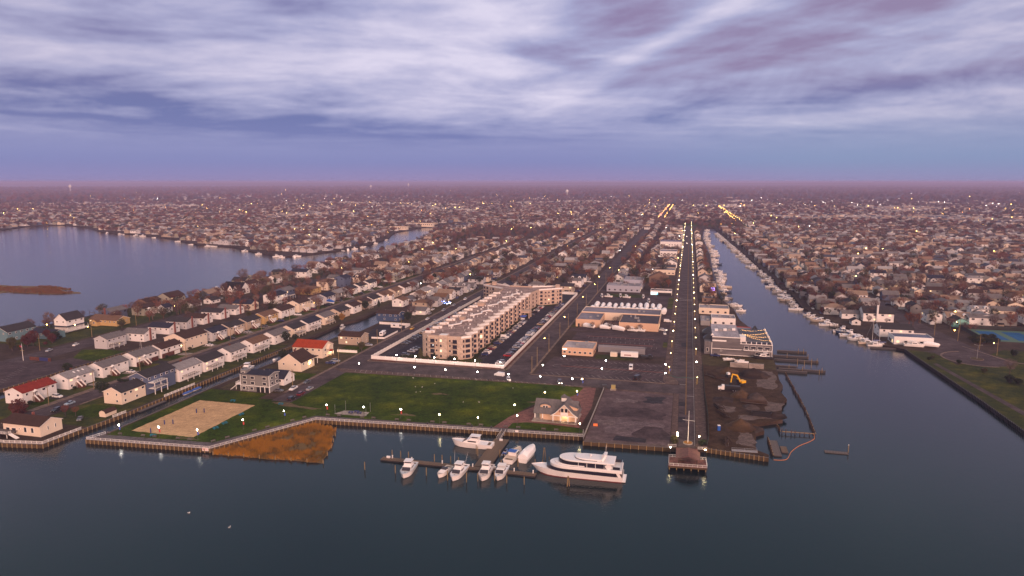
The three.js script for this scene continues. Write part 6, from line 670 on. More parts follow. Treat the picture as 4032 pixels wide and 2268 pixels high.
for (const [x, z] of [[-62, -466], [-50, -467.5], [-46.5, -469], [-37.5, -466.5], [-29, -467.5], [-47, -480]]) tree('bare', 'greyTwig', x, z, rr(0.55, 0.8), 'along the boatyard hedge');
// rest of the west side of the main road
block_('shop_building', 'pale blue-grey flat roofed workshop beyond the boatyard', -72, -41, -638, -660, 5.4, mat(0.36, 0.38, 0.46), greyRoof, { n: 6, units: 6 }); block_('shop_building', 'pale blue-grey upper block behind the workshop', -58, -40, -661, -684, 8, mat(0.36, 0.38, 0.46), greyRoof, { floors: 2 });
house({ x: -27, z: -711, w: 19, l: 15, h: 6, rise: 4.6, wall: 'brown', roof: 'brown', name: 'barn_hall', noWin: true, where: '', label: 'big rust brown barn-like hall with a wide blank gable near the main road' }); block(-27, -711, 12);
{ const g = block_('stage_bar', 'low black awning bar with cyan lit panels beside the main road', -31, -12, -628, -640, 3.6, M.white, darkRoof, { blank: 1 }); box(g, 'awning', M.black, 3.5, 0.2, 7.4, 11.6, 2.2, 2.6); for (let i = 0; i < 3; i++) box(g, 'light_panel', glow(0.15, 0.6, 0.75, 1.6), -8 + i * 2, 0.5, 6.06, 1.6, 2, 0.1); }
[['white house-front restaurant with gable roof beside the main road', -25.5, -11, -836, 'white', 'grey'], ['second white gabled house beside the main road', -24, -12, -858, 'white', 'charcoal']].forEach(([l, x0, x1, z, w, r]) => { house({ x: (x0 + x1) / 2, z: z - 7, w: x1 - x0, l: 12, h: 6, rise: 3.2, wall: w, roof: r, label: l }); block((x0 + x1) / 2, z - 7, 9); });
const shopW = [[-36, -13, -952, 8, 'white'], [-41, -8.5, -1090, 10, 'white'], [-38, -10, -1160, 6, 'cream'], [-36, -9, -1270, 7, 'white'], [-38, -9, -1340, 6, 'cream'], [-50, -12, -770, 5, 'cream'], [-35, -11, -1010, 5, 'peach'], [-34, -11, -1420, 6, 'beige'], [-36, -11, -1480, 6, 'white'], [-40, -12, -1560, 5, 'tan'], [-34, -12, -800, 4.6, 'brown'], [-30, -11.5, -900, 4.6, 'peach']];
shopW.forEach(([x0, x1, z, h, w], i) => { block_('shop_building', `${w} flat roofed ${h > 6.5 ? 'tall' : 'low'} shop west of the main road`, x0, x1, z, z - rr(20, 32), h, WALL[w], pick([tarRoof, greyRoof, darkRoof]), { floors: h > 6 ? 2 : 1, trim: i === 1 ? mat(0.05, 0.06, 0.25) : undefined, group: 'shops west of the main road' }); block((x0 + x1) / 2, z - 12, 14); });
// waterfront strip east of the main road
{
  const g = thing('restaurant', 'grey two-storey waterfront restaurant with white trim and roof terrace', 'building', 33.5, LAND, -436.5), Gm = mat(0.2, 0.19, 0.2, { map: rep(mottle, 6) }), hw = 17, hd = 21.5;
  box(g, 'wall', Gm, 0, 0, 0, 34, 7.4, 43); box(g, 'upper_wall', Gm, -9, 7.4, 2.5, 16, 3.4, 38); box(g, 'terrace_floor', M.dark, 8, 7.41, 0, 17.6, 0.08, 42.4); box(g, 'upper_roof', mat(0.5, 0.48, 0.52, { map: rep(rough, 7) }), -9, 10.81, 2.5, 15.6, 0.1, 37.6);
  for (const y of [0, 3.6, 7.3]) box(g, 'trim_band', M.trim, y > 7 ? 8 : 0, y, hd + 0.06, y > 7 ? 18 : 34, 0.32, 0.14); for (const x of [-17, 17]) box(g, 'corner_trim', M.trim, x, 0, hd + 0.05, 0.3, 7.4, 0.2); box(g, 'trim_band', M.trim, -9, 10.6, hd + 0.06, 16, 0.5, 0.16); box(g, 'trim_band', M.trim, 17.06, 7.3, 0, 0.14, 0.4, 43);
  for (let i = 0; i < 4; i++) win(g, 'z', 1, hd, 4.5, 2.6 + i * 3.9, i ? 3 : 2.2, 1.7, true); for (let i = 0; i < 4; i++) win(g, 'z', 1, hd, 1, 8.6 + i * 2.1, 1.8, 1.7, true); win(g, 'z', 1, hd, 2.2, -11.6, 1.1, 0.8, true); box(g, 'balcony', M.trim, 9, 3.7, hd + 0.75, 16, 0.25, 1.4); for (let i = 0; i < 7; i++) box(g, 'balcony_post', M.trim, 1.2 + i * 2.6, 3.95, hd + 1.35, 0.3, 1.0, 0.3); 
  for (let i = 0; i < 7; i++) { box(g, 'terrace_post', M.trim, -0.4 + i * 2.85, 7.5, hd - 0.2, 0.4, 1.4, 0.4); if (i < 6) box(g, 'terrace_screen', M.glass, 1 + i * 2.85, 7.5, hd - 0.2, 2.2, 1.0, 0.08); } for (let i = 0; i < 14; i++) box(g, 'terrace_post', M.trim, 16.8, 7.5, hd - 1 - i * 3.1, 0.4, 1.4, 0.4); box(g, 'terrace_rail', M.trim, 16.8, 8.7, 0, 0.3, 0.2, 42);
  // penthouse corner balcony, gable, roof plant
  box(g, 'corner_balcony', M.white, -12.8, 8.2, hd + 0.1, 8, 0.9, 0.4); box(g, 'gable_front', Gm, -19, 0, 17, 4.4, 7.6, 8); mesh(g, 'gable_roof', new THREE.ConeGeometry(5, 3.6, 4), M.black, -18.4, 9.4, 12, Math.PI / 4); mesh(g, 'peak', extr([[-1, 0], [1, 0], [0, 1.6]], 0, 0.6), M.trim, -16.8, 10.8, 17.4); win(g, 'z', 1, 21, 1.6, -19.4, 1.4, 2.2, true); for (let i = 0; i < 5; i++) box(g, 'roof_unit', i % 2 ? M.metal : M.white, -14 + i * 2.6, 10.92, 4 - i, 2, 1.2, 2.2); box(g, 'stair_head', M.white, 0.2, 7.5, 14, 4.4, 3.2, 8);
  // strings of terrace lights
  const bulbs = []; for (const [a, b] of [[[1, 10.4, 8], [16.6, 9, 17]], [[1, 10.4, 8], [16.6, 9, 6]], [[1, 10.4, 8], [16.6, 9, -6]], [[1, 10.4, -4], [16.6, 9, -16]]]) for (let i = 0; i <= 15; i++) { const t = i / 15, s = new THREE.IcosahedronGeometry(0.08, 0); s.translate(lerp(a[0], b[0], t), lerp(a[1], b[1], t) - Math.sin(t * Math.PI) * 0.9, lerp(a[2], b[2], t)); bulbs.push(s); }
  mesh(g, 'string_light_bulbs', merge(bulbs), glow(1, 0.45, 0.1, 9)).userData.kind = 'stuff'; block(33, -436, 24);
}
{ const t = thing('marquee_tent', 'black peaked tent beside the restaurant entrance', 'tent', 16.5, LAND, -463); mesh(t, 'canopy', new THREE.ConeGeometry(6.6, 4, 4), M.black, 0, 5.4, 0, Math.PI / 4); for (const a of [-4, 4]) for (const b of [-4, 4]) cyl(t, 'pole', M.dark, a, 0, b, 0.08, 3.5, CYL6); }
{ const t = thing('gazebo', 'small dark pointed gazebo on the waterfront', 'gazebo', 46, LAND, -474); mesh(t, 'roof', new THREE.ConeGeometry(4, 4.4, 4), M.black, 0, 5, 0, Math.PI / 4); for (const a of [-2.4, 2.4]) for (const b of [-2.4, 2.4]) cyl(t, 'post', M.dark, a, 0, b, 0.12, 3, CYL6); }
block_('bar_building', 'low bar with red edged grey roof beyond the restaurant', 17, 44, -466, -482, 3.6, M.brick, greyRoof, { trim: mat(0.35, 0.05, 0.05) }); block_('shop_building', 'white flat roofed fish market beyond the bar', 19, 35.5, -503, -518, 5, M.white, greyRoof, { n: 3 }); block_('shop_building', 'cream flat roofed boat dealer on the waterfront', 11, 33.5, -545, -562, 4.4, WALL.cream, greyRoof, { n: 4 }); block_('shop_building', 'low grey shed beside the fish market', 11.5, 18, -500, -520, 3, M.metal, greyRoof, { blank: 1 });
[[13, 20, -655, 'cream', 'grey'], [13, 22, -850, 'cream', 'charcoal'], [13, 22, -950, 'white', 'grey'], [13, 24, -716, 'pale grey', 'grey'], [12.5, 22, -766, 'beige', 'brown'], [13, 23, -806, 'white', 'grey'], [12.5, 22, -905, 'tan', 'grey'], [13, 23, -1010, 'white', 'charcoal'], [13, 22, -1070, 'cream', 'grey'], [13, 24, -1140, 'white', 'grey'], [13, 22, -1220, 'beige', 'grey'], [13, 23, -1300, 'white', 'light grey'], [13, 22, -1390, 'cream', 'grey'], [13, 22, -1460, 'brown', 'dark brown']].forEach(([x0, x1, z, w, r]) => house({ x: (x0 + x1) / 2, z: z - 7, w: x1 - x0, l: 14, h: 5.4, rise: 3, wall: w, roof: r, where: 'on the waterfront east of the main road' }));
for (const [x, z] of [[20, -600], [22, -628], [24, -690], [23, -785]]) block_('dock_house', 'low brown dock house on the canal edge', x - 6, x + 5, z, z - 12, 3.2, pick([WALL.brown, WALL.tan]), darkRoof, { group: 'dock houses on the canal' });
{ const t = thing('neon_sign', 'violet glowing sign wall beside the waterfront house', 'sign', 24.4, LAND, -662, 0.1); box(t, 'frame', M.dark, 0, 0, 0, 5, 4.4, 0.3); box(t, 'light_panel', glow(0.25, 0.12, 1, 1.4), 0, 0.6, 0.2, 4.4, 1.4, 0.08); box(t, 'light_panel', glow(0.3, 0.2, 1, 1.8), 0.4, 2.6, 0.2, 3.4, 0.9, 0.08); }
// construction site
{
  const heap = (x, z, r, h, m, label) => { const g = new THREE.ConeGeometry(r, h, 28, 8), p = g.attributes.position; for (let i = 0; i < p.count; i++) { const a = p.getX(i), b = p.getZ(i), t = (p.getY(i) + h / 2) / h; const n = fbm(a * 0.5 + x, b * 0.5 + z, 1.3, 3); p.setXYZ(i, a * (1 + 0.35 * n) * 1.05, Math.max(-h / 2, p.getY(i) * (1 - 0.12 * t) + n * 0.5), b * (1 + 0.3 * n)); } g.computeVertexNormals(); const o = mesh(scene, 'soil_heap', g, m, x, LAND + h / 2 - 0.05, z, rr(0, 6)); tag(o, label, 'soil heap', 'soil heaps on the construction site'); };
  const s2 = mat(0.13, 0.08, 0.045, { map: rep(rough, 3) }), s3 = mat(0.11, 0.085, 0.075, { map: rep(rough, 3) }), s4 = mat(0.06, 0.043, 0.035, { map: rep(rough, 3) });
  heap(28, -334, 5, 4, s2, 'brown soil heap beside the dump truck'); heap(34.5, -331, 5, 4, s3, 'grey-brown soil heap beside the log pile'); heap(24.5, -290, 6, 4.2, s2, 'wide brown soil heap near the water'); heap(37, -374, 8, 4.4, s4, 'large dark soil heap behind the excavator'); heap(24, -377, 6, 3, s2, 'ochre soil heap near the container wall'); heap(19, -326, 5, 1.6, s4, 'flat dark soil heap near the fence'); heap(40, -309, 5, 1.8, s4, 'dark soil heap beside the black skip'); heap(31, -318, 4, 1.6, s3, 'low grey heap under the logs');
  const logs = (x, z, n, L, a, label) => { const g = thing('log_pile', label, 'log pile', x, LAND, z, a, 'piles of old timber'); for (let i = 0; i < n; i++) { const y = 0.3 + (i % 3) * 0.45, o = mesh(g, 'log', bar([rr(-1.6, 1.6), y + rr(0, 0.4), -L / 2 + rr(-1, 1)], [rr(-1.6, 1.6), y + rr(0, 0.3), L / 2 + rr(-1, 1)], 0.2, 0.16, 6), i % 3 ? M.darkWood : M.greyWood); } };
  logs(33, -324, 16, 11, 1.5, 'heap of dark old piles near the water'); logs(17, -313, 12, 7, 0.3, 'heap of grey timbers beside the fence'); logs(18.5, -304, 12, 8, 0.5, 'scattered grey timbers south of the fence corner'); logs(18.5, -270, 9, 7, 0.1, 'stack of black pipes near the quay'); logs(14.5, -366, 10, 8, 0.6, 'timber heap behind the dump truck'); logs(20, -360, 9, 5, 1.2, 'splintered timber heap by the digger');
  { const g = thing('skip', 'long black open skip on the construction soil', 'skip', 34.5, LAND, -307, 1.5); box(g, 'floor', M.black, 0, 0.1, 0, 2.4, 0.15, 8); for (const s of [-1, 1]) { box(g, 'side', M.black, s * 1.2, 0.1, 0, 0.12, 1.7, 8); box(g, 'end', M.black, 0, 0.1, s * 4, 2.4, 1.7, 0.12); } }
  { const g = thing('excavator', 'yellow excavator with raised bent arm on the construction soil', 'excavator', 29, LAND, -354, -0.9); for (const s of [-1, 1]) { mesh(g, 'track', new RoundedBoxGeometry(0.6, 0.9, 4, 2, 0.3), M.black, s * 1.2, 0.48, 0); } box(g, 'house', M.excav, 0, 1.05, -0.9, 2.6, 1.2, 2.8); box(g, 'cab', M.glass, -0.75, 1.05, 1, 1.1, 1.9, 1.5); box(g, 'cab_roof', M.excav, -0.75, 2.95, 1, 1.2, 0.12, 1.6); mesh(g, 'boom', merge([beam([0.5, 1.8, 0.8], [0.5, 5.6, 3.2], 0.45, 0.7), beam([0.5, 5.5, 3.1], [0.5, 6.4, 6.2], 0.42, 0.6)]), M.excav); mesh(g, 'stick', beam([0.5, 6.5, 6.1], [0.5, 2.2, 7.0], 0.35, 0.5), M.excav); mesh(g, 'bucket', extr([[-0.7, 0], [0.7, 0], [0.9, 1.1], [-0.3, 1.3]], -0.6, 0.6), M.black, 0.5, 1.0, 7.0, Math.PI / 2); }
  { const g = thing('dump_truck', 'white nosed dump truck with long black body on the construction soil', 'truck', 22.8, LAND, -342, -Math.PI / 2); mesh(g, 'cab', cabGeo([[2.4, 0.7], [5.2, 0.7], [5.2, 1.7], [3.9, 1.9], [3.5, 2.8], [2.4, 2.8]], 2.3), M.white); box(g, 'windscreen', M.glass, 0, 1.95, 3.72, 1.9, 0.7, 0.2); box(g, 'tipper_body', M.black, 0, 1.1, -1.6, 2.5, 1.6, 7); box(g, 'chassis', M.iron, 0, 0.7, 0, 1, 0.3, 9); for (const s of [-1, 1]) for (const z of [-4, -3, -1.8, 4.2]) { const w = mesh(g, 'wheel', WHEEL, M.tyre, s * 1.05, 0.5, z); w.scale.setScalar(1.5); mesh(w, 'rim', RIM, M.rim); } }
  { const g = thing('mini_loader', 'small dark loader behind the dump truck', 'loader', 23.5, LAND, -366, 0.6); box(g, 'body', M.dark, 0, 0.5, 0, 1.8, 1.2, 2.6); box(g, 'cab', M.white, 0, 1.7, 0, 1.4, 1.1, 1.4); for (const s of [-1, 1]) for (const z of [-0.8, 0.8]) mesh(g, 'wheel', WHEEL, M.tyre, s, 0.34, z); }
  { const g = thing('container_wall', 'long pale concrete blocks along the north edge of the construction site', 'wall', 36.5, LAND, -388.5); for (const [x, w] of [[-6, 9.6], [3, 7.8]]) box(g, 'block', M.concrete, x, 0, 0, w, 2.6, 1.6); box(g, 'slab', M.white, -4, 2.6, -1.2, 6, 0.7, 1.4); }
  fence('screen_fence', 'dark screened fence between the pavement and the construction soil', [[10.9, -386], [10.9, -330], [11.6, -300], [11.2, -272], [10.4, -264]], 1.9, mat(0.03, 0.045, 0.04), { solid: 1, step: 3 });
  { const g = thing('aluminium_ramp', 'pale railed ramp lying on the quay', 'ramp', 24.2, LAND, -262.5, 0.08); box(g, 'floor', M.metal, 0, 0.2, 0, 9.4, 0.12, 1.4); for (const s of [-0.7, 0.7]) for (const y of [0.4, 1.1]) box(g, 'rail', M.steel, 0, y, s, 9.4, 0.07, 0.07); for (const x of [-4.6, 0, 4.6]) for (const s of [-0.7, 0.7]) box(g, 'stanchion', M.steel, x, 0.3, s, 0.07, 0.85, 0.07); }
  { const g = thing('portable_toilet', 'blue portable toilet on the construction site', 'toilet', 15.6, LAND, -284, 0.2); box(g, 'cabin', M.blueCover, 0, 0, 0, 1.1, 2.1, 1.1); box(g, 'roof', M.white, 0, 2.1, 0, 1.15, 0.15, 1.15); }
}
boat('cruiser', 11, 45, -411.3, -1.5, 'white and black lobster boat hauled out beside the restaurant', null, { y: LAND + 0.3, hull: M.dark, rail: false }); boat('open', 7, 25.5, -401, -1.3, 'white runabout on a trailer beside the restaurant yard', null, { y: LAND + 0.5 }); boat('open', 6, 31.5, -399.6, 1.8, 'small skiff in the restaurant yard', null, { y: LAND + 0.4 }); vehicle('pickup', 'dark blue', 18.5, -410, 1.5, '', null, { label: 'blue pickup truck beside the restaurant wall' });
for (const [x0, x1, z] of [[56, 73, -437], [52, 72, -424], [52, 76, -415], [50, 62, -400], [52, 76, -394], [50, 66, -389.5]]) plank('finger_pier', 'narrow timber finger pier reaching into the canal beside the restaurant', x0, x1, z - 0.7, z + 0.7, 1.2, M.greyWood).userData.group = 'finger piers by the restaurant';
dockPiles([[68, -436], [71, -436], [60, -423.2], [71.5, -423], [75, -414], [66, -400, 5], [70, -402, 5.6], [64, -393], [74, -393], [63, -404, 4.6], [72, -389], [57.5, -396]], 'slim timber pile beside the restaurant piers', 'piles by the restaurant piers');
// empty lot: parapet rail, fence, small cabinets
fence('chain_fence', 'thin grey fence between the park path and the empty lot', [[-37.4, -260], [-37.4, -329]], 1.3, M.metal, { step: 3 }); fence('guard_rail', 'low timber rail at the water edge of the empty lot', [[-36.6, -258.6], [-4.2, -260.2]], 0.6, M.greyWood, { step: 3 });
{ const g = thing('electric_cabinet', 'yellowish transformer cabinet on a plinth beside the empty lot', 'cabinet', -32.8, LAND, -329); box(g, 'cabinet', mat(0.36, 0.3, 0.12), 0, 0.7, 0, 2, 1.8, 1.6); box(g, 'plinth', M.concrete, 0, 0, 0, 2.8, 0.7, 2.2); }
{ const g = thing('waste_container', 'dark green waste container beside the park path', 'container', -37.4, LAND, -331, 0.1); box(g, 'bin', M.iron, 0, 0, 0, 2.2, 1.6, 1.6); box(g, 'lid', M.dark, 0, 1.6, 0, 2.3, 0.12, 1.7); }
{ const g = thing('road_barrier', 'orange plastic barrier on the empty lot', 'barrier', -34.7, LAND, -276.5, 0.1); mesh(g, 'body', extr([[-0.35, 0], [0.35, 0], [0.15, 1], [-0.15, 1]], -0.9, 0.9), M.orange, 0, 0, 0, Math.PI / 2); box(g, 'foot', M.orange, 0, 0, 0, 1.9, 0.12, 0.7); }
// main road lamps, wrapped with garlands
for (let i = 0; i < 46; i++) { const z = -331.5 - i * 30.5; if (i) globeLamp(-6.8, z, 'globe lamp post on the west pavement of the main road', 'lamps on the west pavement', { h: 4.4, warm: i % 3 !== 0, road: i % 4 !== 0, wrap: i % 2, light: i < 8, k: 2.5, banner: i % 4 === 1 ? M.banner : null, y: LAND + 0.13 }); globeLamp(7.4, z - 14, 'globe lamp post on the east pavement of the main road', 'lamps on the east pavement', { h: 4.4, warm: i % 3 !== 1, road: i % 4 !== 1, wrap: i % 2 === 0, light: i < 8, k: 2.5, y: LAND + 0.13 }); }
for (const [x, z] of [[-65, -371], [-41.1, -350.4], [-8.3, -349.4], [-72.7, -349.5], [-41, -367], [-9, -367]]) globeLamp(x, z, 'globe lamp post in the angled parking lot', 'lamps in the angled lot', { h: 4.4, k: 6, light: z > -352 || x === -41 });
{ const c = new THREE.CatmullRomCurve3([[-6.8, 5.2], [-2, 4.1], [2.4, 4.5], [5, 4.0], [7.4, 5.2]].map(([x, y]) => new THREE.Vector3(x, LAND + y, -345))); tag(mesh(scene, 'street_garland', new THREE.TubeGeometry(c, 30, 0.13, 5), M.green), 'dark green garland hung across the main road', 'garland'); }
for (const [z, lamp, h] of [[-349.8, 0, 9], [-363, 0, 11], [-396.5, 1, 11], [-432.8, 0, 11], [-465, 1, 11], [-505, 0, 11], [-552, 1, 11], [-625, 1, 11], [-690, 0, 11], [-750, 1, 11]]) utilityPole(-78.9, z, lamp ? 'brown utility pole with an amber street light beside the condominium street' : 'brown utility pole without a light beside the condominium street', lamp ? 'lit poles on the condominium street' : 'plain poles on the condominium street', { lamp, h, light: lamp && z > -500 });
for (const [x, z] of [[-283.4, -241], [-283.4, -266], [-283.4, -296], [-283.4, -331], [-283.4, -372], [-283.4, -405], [-283.4, -440], [-283.4, -480], [-189, -293], [-189, -340], [-189, -390], [-189, -428], [-381, -322], [-381, -360], [-381, -398], [-381, -440]]) { const lit = R() < 0.3; utilityPole(x, z, x < -300 ? 'wooden utility pole beside the bay street' : x < -200 ? 'wooden utility pole beside the canal street' : 'wooden utility pole beside the park street', 'utility poles on the western streets', { h: 9.5, lamp: x < -200 && lit, light: false }); }
{ const f = thing('flagpole', 'yellow based flagpole with a striped flag by the bay lot wall', 'flagpole', -369, LAND, -300.9); mesh(f, 'pole', cylg(0, 0, 0, 0.14, 0.08, 10, 8), M.trim); mesh(f, 'yardarm', bar([-1.4, 6, 0], [1.4, 6, 0], 0.06), M.gold); box(f, 'flag_stripes', M.bannerRed, -0.8, 7.9, 0, 1.4, 0.9, 0.05); box(f, 'flag_field', M.banner, -0.4, 8.3, 0.04, 0.6, 0.5, 0.04); }
{ const w = thing('entrance_wall', 'low brick entrance wall with a dark blue panel at the bay lot', 'wall', -359, LAND, -303); for (const [x, wd, m] of [[-4, 7, M.brick], [2.6, 6, M.bluePad], [6.6, 1.6, M.brick]]) box(w, 'panel', m, x, 0, 0, wd, 1.9, 0.6); }
// east bank: yacht club, sheds, lawn
{ const g = house({ x: 138.5, z: -553, w: 15, l: 20.5, ry: Math.PI / 2, h: 6.2, rise: 4, wall: 'white', roof: 'charcoal', lod: 1, label: 'large white clubhouse with dark roof and tall white chimney on the east bank' }); box(g, 'chimney', M.white, -7.9, 0, -1, 1.3, 12.5, 1.1); block(138, -553, 13); }
house({ x: 136.5, z: -499, w: 14, l: 20.5, ry: Math.PI / 2, h: 5.4, rise: 2.6, wall: 'white', roof: 'charcoal', label: 'white boathouse with dark roof behind the sailing boats', lod: 1 }); block(136, -499, 12); block_('boat_shed', 'white boat shed with glossy dark flat roof beside the riverside lawn', 129.5, 152, -470.5, -484, 4.6, M.white, mat(0.03, 0.03, 0.045, { roughness: 0.25 }), { n: 5, units: 0 }); house({ x: 120, z: -532, w: 6, l: 7, h: 3, rise: 1.5, wall: 'white', roof: 'charcoal', label: 'small white garage on the east bank quay', lod: 1 });
house({ x: 121, z: -556, w: 8, l: 12, ry: Math.PI / 2, h: 4, rise: 2, wall: 'white', roof: 'grey', label: 'low white house beside the clubhouse on the canal', lod: 1 }); house({ x: 190, z: -545, w: 10, l: 14, h: 4, rise: 2.6, wall: 'mint', roof: 'charcoal', label: 'mint green house beside the tennis courts', lod: 1 }); house({ x: 206, z: -552, w: 10, l: 16, ry: Math.PI / 2, h: 6, rise: 2, wall: 'white', roof: 'grey', label: 'white two-storey house behind the mint green house', lod: 1 }); block(190, -545, 9); block(206, -552, 9);
fence('vinyl_fence', 'white fence along the east street', [[147, -520], [152, -486]], 1.7, M.white, { solid: 1 }); fence('screen_fence', 'dark screened fence round the tennis courts', [[188, -494], [188, -536], [240, -536]], 2.6, mat(0.02, 0.025, 0.022), { solid: 1, step: 3.4 });
for (const [x, z] of [[166, -442]]) { const g = thing('traffic_island', 'round planted island in the turning circle', 'traffic island', x, LAND, z); cyl(g, 'kerb', M.kerb, 0, 0, 0, 3.4, 0.2, new THREE.CylinderGeometry(1, 1, 1, 24)); cyl(g, 'soil', M.dryYard, 0, 0.2, 0, 3.1, 0.06, new THREE.CylinderGeometry(1, 1, 1, 24)); mesh(g, 'lamp_mast', merge([cylg(0, 0, 0, 0.12, 0.07, 8), bar([0, 8, 0], [-1.6, 8.5, 0], 0.05), bar([0, 8, 0], [1.6, 8.5, 0], 0.05)]), M.metal); for (const s of [-1.8, 1.8]) box(g, 'lamp_head', M.metal, s, 8.4, 0, 0.8, 0.15, 0.3); }
for (const [x, z, k] of [[163, -505, 0], [172, -490, 1], [176.5, -468, 0], [183, -520, 1], [166, -545, 0], [181, -455, 1]]) utilityPole(x, z, k ? 'utility pole with an amber light near the turning circle' : 'plain utility pole near the turning circle', k ? 'lit poles near the turning circle' : 'plain poles near the turning circle', { lamp: k, h: 10, ry: 0.3 });
for (const [x, z, s, c, k] of [[163, -392, 2.6, 'ever', 'bush'], [166, -390, 2.2, 'ever', 'bush'], [170, -385, 1.9, 'olive', 'bush'], [152, -428, 1.6, 'ever', 'bush'], [158, -410, 1.7, 'olive', 'bush'], [165, -372, 1.8, 'ever', 'bush'], [172, -365, 1.8, 'ever', 'bush'], [184, -415, 2.5, 'ever', 'bush'], [191, -412, 2.8, 'ever', 'bush'], [180, -400, 2.2, 'ever', 'bush'], [190, -455, 2.4, 'ever', 'bush'], [168, -405, 1.0, 'greyTwig', 'bare'], [176, -378, 0.9, 'greyTwig', 'bare'], [138, -432, 1.4, 'ever', 'bush'], [141, -436, 1.3, 'olive', 'bush']]) tree(k, c, x, z, s, 'on the riverside lawn');
for (let i = 0; i < 22; i++) tree('bush', pick(['ever', 'ever', 'olive']), 180 + i * 1.4 - (i > 10 ? 14 : 0), -486 - (i > 10 ? 6 : 0) - i * 0.4, rr(1.6, 2.6), 'in the hedge below the tennis courts');
for (const [x, z, s] of [[130, -536, 0.8], [142, -537, 0.5], [112, -585, 1], [104, -605, 0.9]]) tree('bare', pick(['rust', 'twig']), x, z, s, 'on the east bank gardens');
for (let i = 0; i < 26; i++) tree(pick(['leafy', 'bush']), pick(['ever', 'ever', 'maroon', 'olive']), rr(99, 132), rr(-660, -566), rr(0.8, 1.7), 'in the dark grove on the east bank');
// boats and piers on both banks of the main canal
const bank = (pts, step, side, where, grp) => along(pts, step, (x, z, a, i) => { if (!inView(x, z)) return; const tint = pick([['white'], ['white'], ['cream', mat(0.6, 0.5, 0.4), mat(0.62, 0.54, 0.46)], ['white and wood-decked', M.boat, M.wood], ['dark blue hulled', WALL['dark blue'], mat(0.5, 0.48, 0.46)], ['grey', mat(0.35, 0.35, 0.36), mat(0.45, 0.42, 0.4)]]), L = pick([6, 7, 8, 9, 10, 11.5, 13]), st = R() < 0.2 ? 'open' : R() < 0.6 ? 'cruiser' : 'fly', ang = side > 0 ? -Math.PI / 2 + rr(-0.12, 0.12) : Math.PI / 2 + rr(-0.12, 0.12); if (R() < 0.95 * sstep(fbm(z * 0.021, side * 3, 0.4, 2), -0.38, 0.02)) boat(st, L, x - side * (L / 2 + 1.6), z + rr(-1, 1), ang + (R() < 0.3 ? Math.PI : 0), `${tint[0]} ${st === 'open' ? 'open' : st === 'fly' ? 'flybridge' : 'cabin'} boat moored ${where}`, grp, { rail: false, hull: tint[1], deckM: tint[2] }); if (i % 2 && z > -1050) { const p = thing('finger_pier', `timber finger pier ${where}`, 'dock', x - side * 5, 0, z - step / 2, 0, 'finger piers ' + where); box(p, 'deck', M.greyWood, 0, 0.8, 0, 10, 0.15, 1.1); for (const u of [-4.6, 0, 4.6]) cyl(p, 'pile', M.darkWood, u, -1, 0.7, 0.14, 3.6, CYL6); } });
bank([[38.6, -572], [30.5, -622], [29.5, -698], [29.2, -877], [30.7, -996], [29.3, -1151], [26.5, -1327], [33.5, -1540]], 9.5, -1, 'along the west bank of the main canal', 'boats on the west bank');
bank([[120, -478], [117, -486], [112, -516], [105.4, -541], [99, -564], [94, -596], [94.5, -667], [88.5, -720], [92, -765], [86, -842], [80, -1028], [74.6, -1163], [68.9, -1289], [61.8, -1440]], 9, 1, 'along the east bank of the main canal', 'boats on the east bank');
bank([[126, -464], [119, -482], [113.5, -510], [107, -537]], 5.5, 1, 'beside the boathouse on the east bank', 'boats beside the boathouse');
boat('sail', 12, 118.5, -473, -1.45, 'tall masted white sailing yacht beside the boathouse', null); boat('sail', 10, 121.5, -469, -1.4, 'second sailing yacht with blue furled sail beside the boathouse', null); boat('cruiser', 12, 140, -465.5, 1.5, 'long white speedboat lying beside the boat shed', null, { y: LAND + 0.4, rail: false }); wrappedBoat(9, 150, -467, 1.4, 'wrapped white boat at the corner of the boat shed', null);
plank('floating_dock', 'white edged dock at the corner of the riverside lawn', 114, 131, -462, -460.6, 0.9, M.greyWood);
// far shore of the bay: piers and a few boats
for (let i = 0; i < 26; i++) { const t = i / 26, k = 4 + Math.floor(t * 10), [x0, z0] = FARSHORE[k + 2], [x1, z1] = FARSHORE[k + 3], u = R(); boat(pick(['cruiser', 'fly', 'open']), pick([8, 10, 12]), lerp(x0, x1, u) + 4, lerp(z0, z1, u) + 9, rr(0, 6), 'white boat moored along the far bay shore', 'boats on the far bay shore', { rail: false }); }
for (let z = -380; z > -1000; z -= 26) { const x = -447 + (z < -460 && z > -640 ? 14 : 4); if (R() < 0.75) { const p = thing('finger_pier', 'timber pier behind a bay shore house', 'dock', x - 7, 0, z, 0, 'piers on the bay shore'); box(p, 'deck', M.greyWood, 0, 0.9, 0, 14, 0.15, 1.4); for (const u of [-6.6, -2, 3]) cyl(p, 'pile', M.darkWood, u, -1, 0.8, 0.15, 4.2, CYL6); if (R() < 0.4) boat('cruiser', 8, x - 9, z - 3, 1.5, 'boat moored at a bay shore pier', 'boats on the bay shore piers', { rail: false }); } }
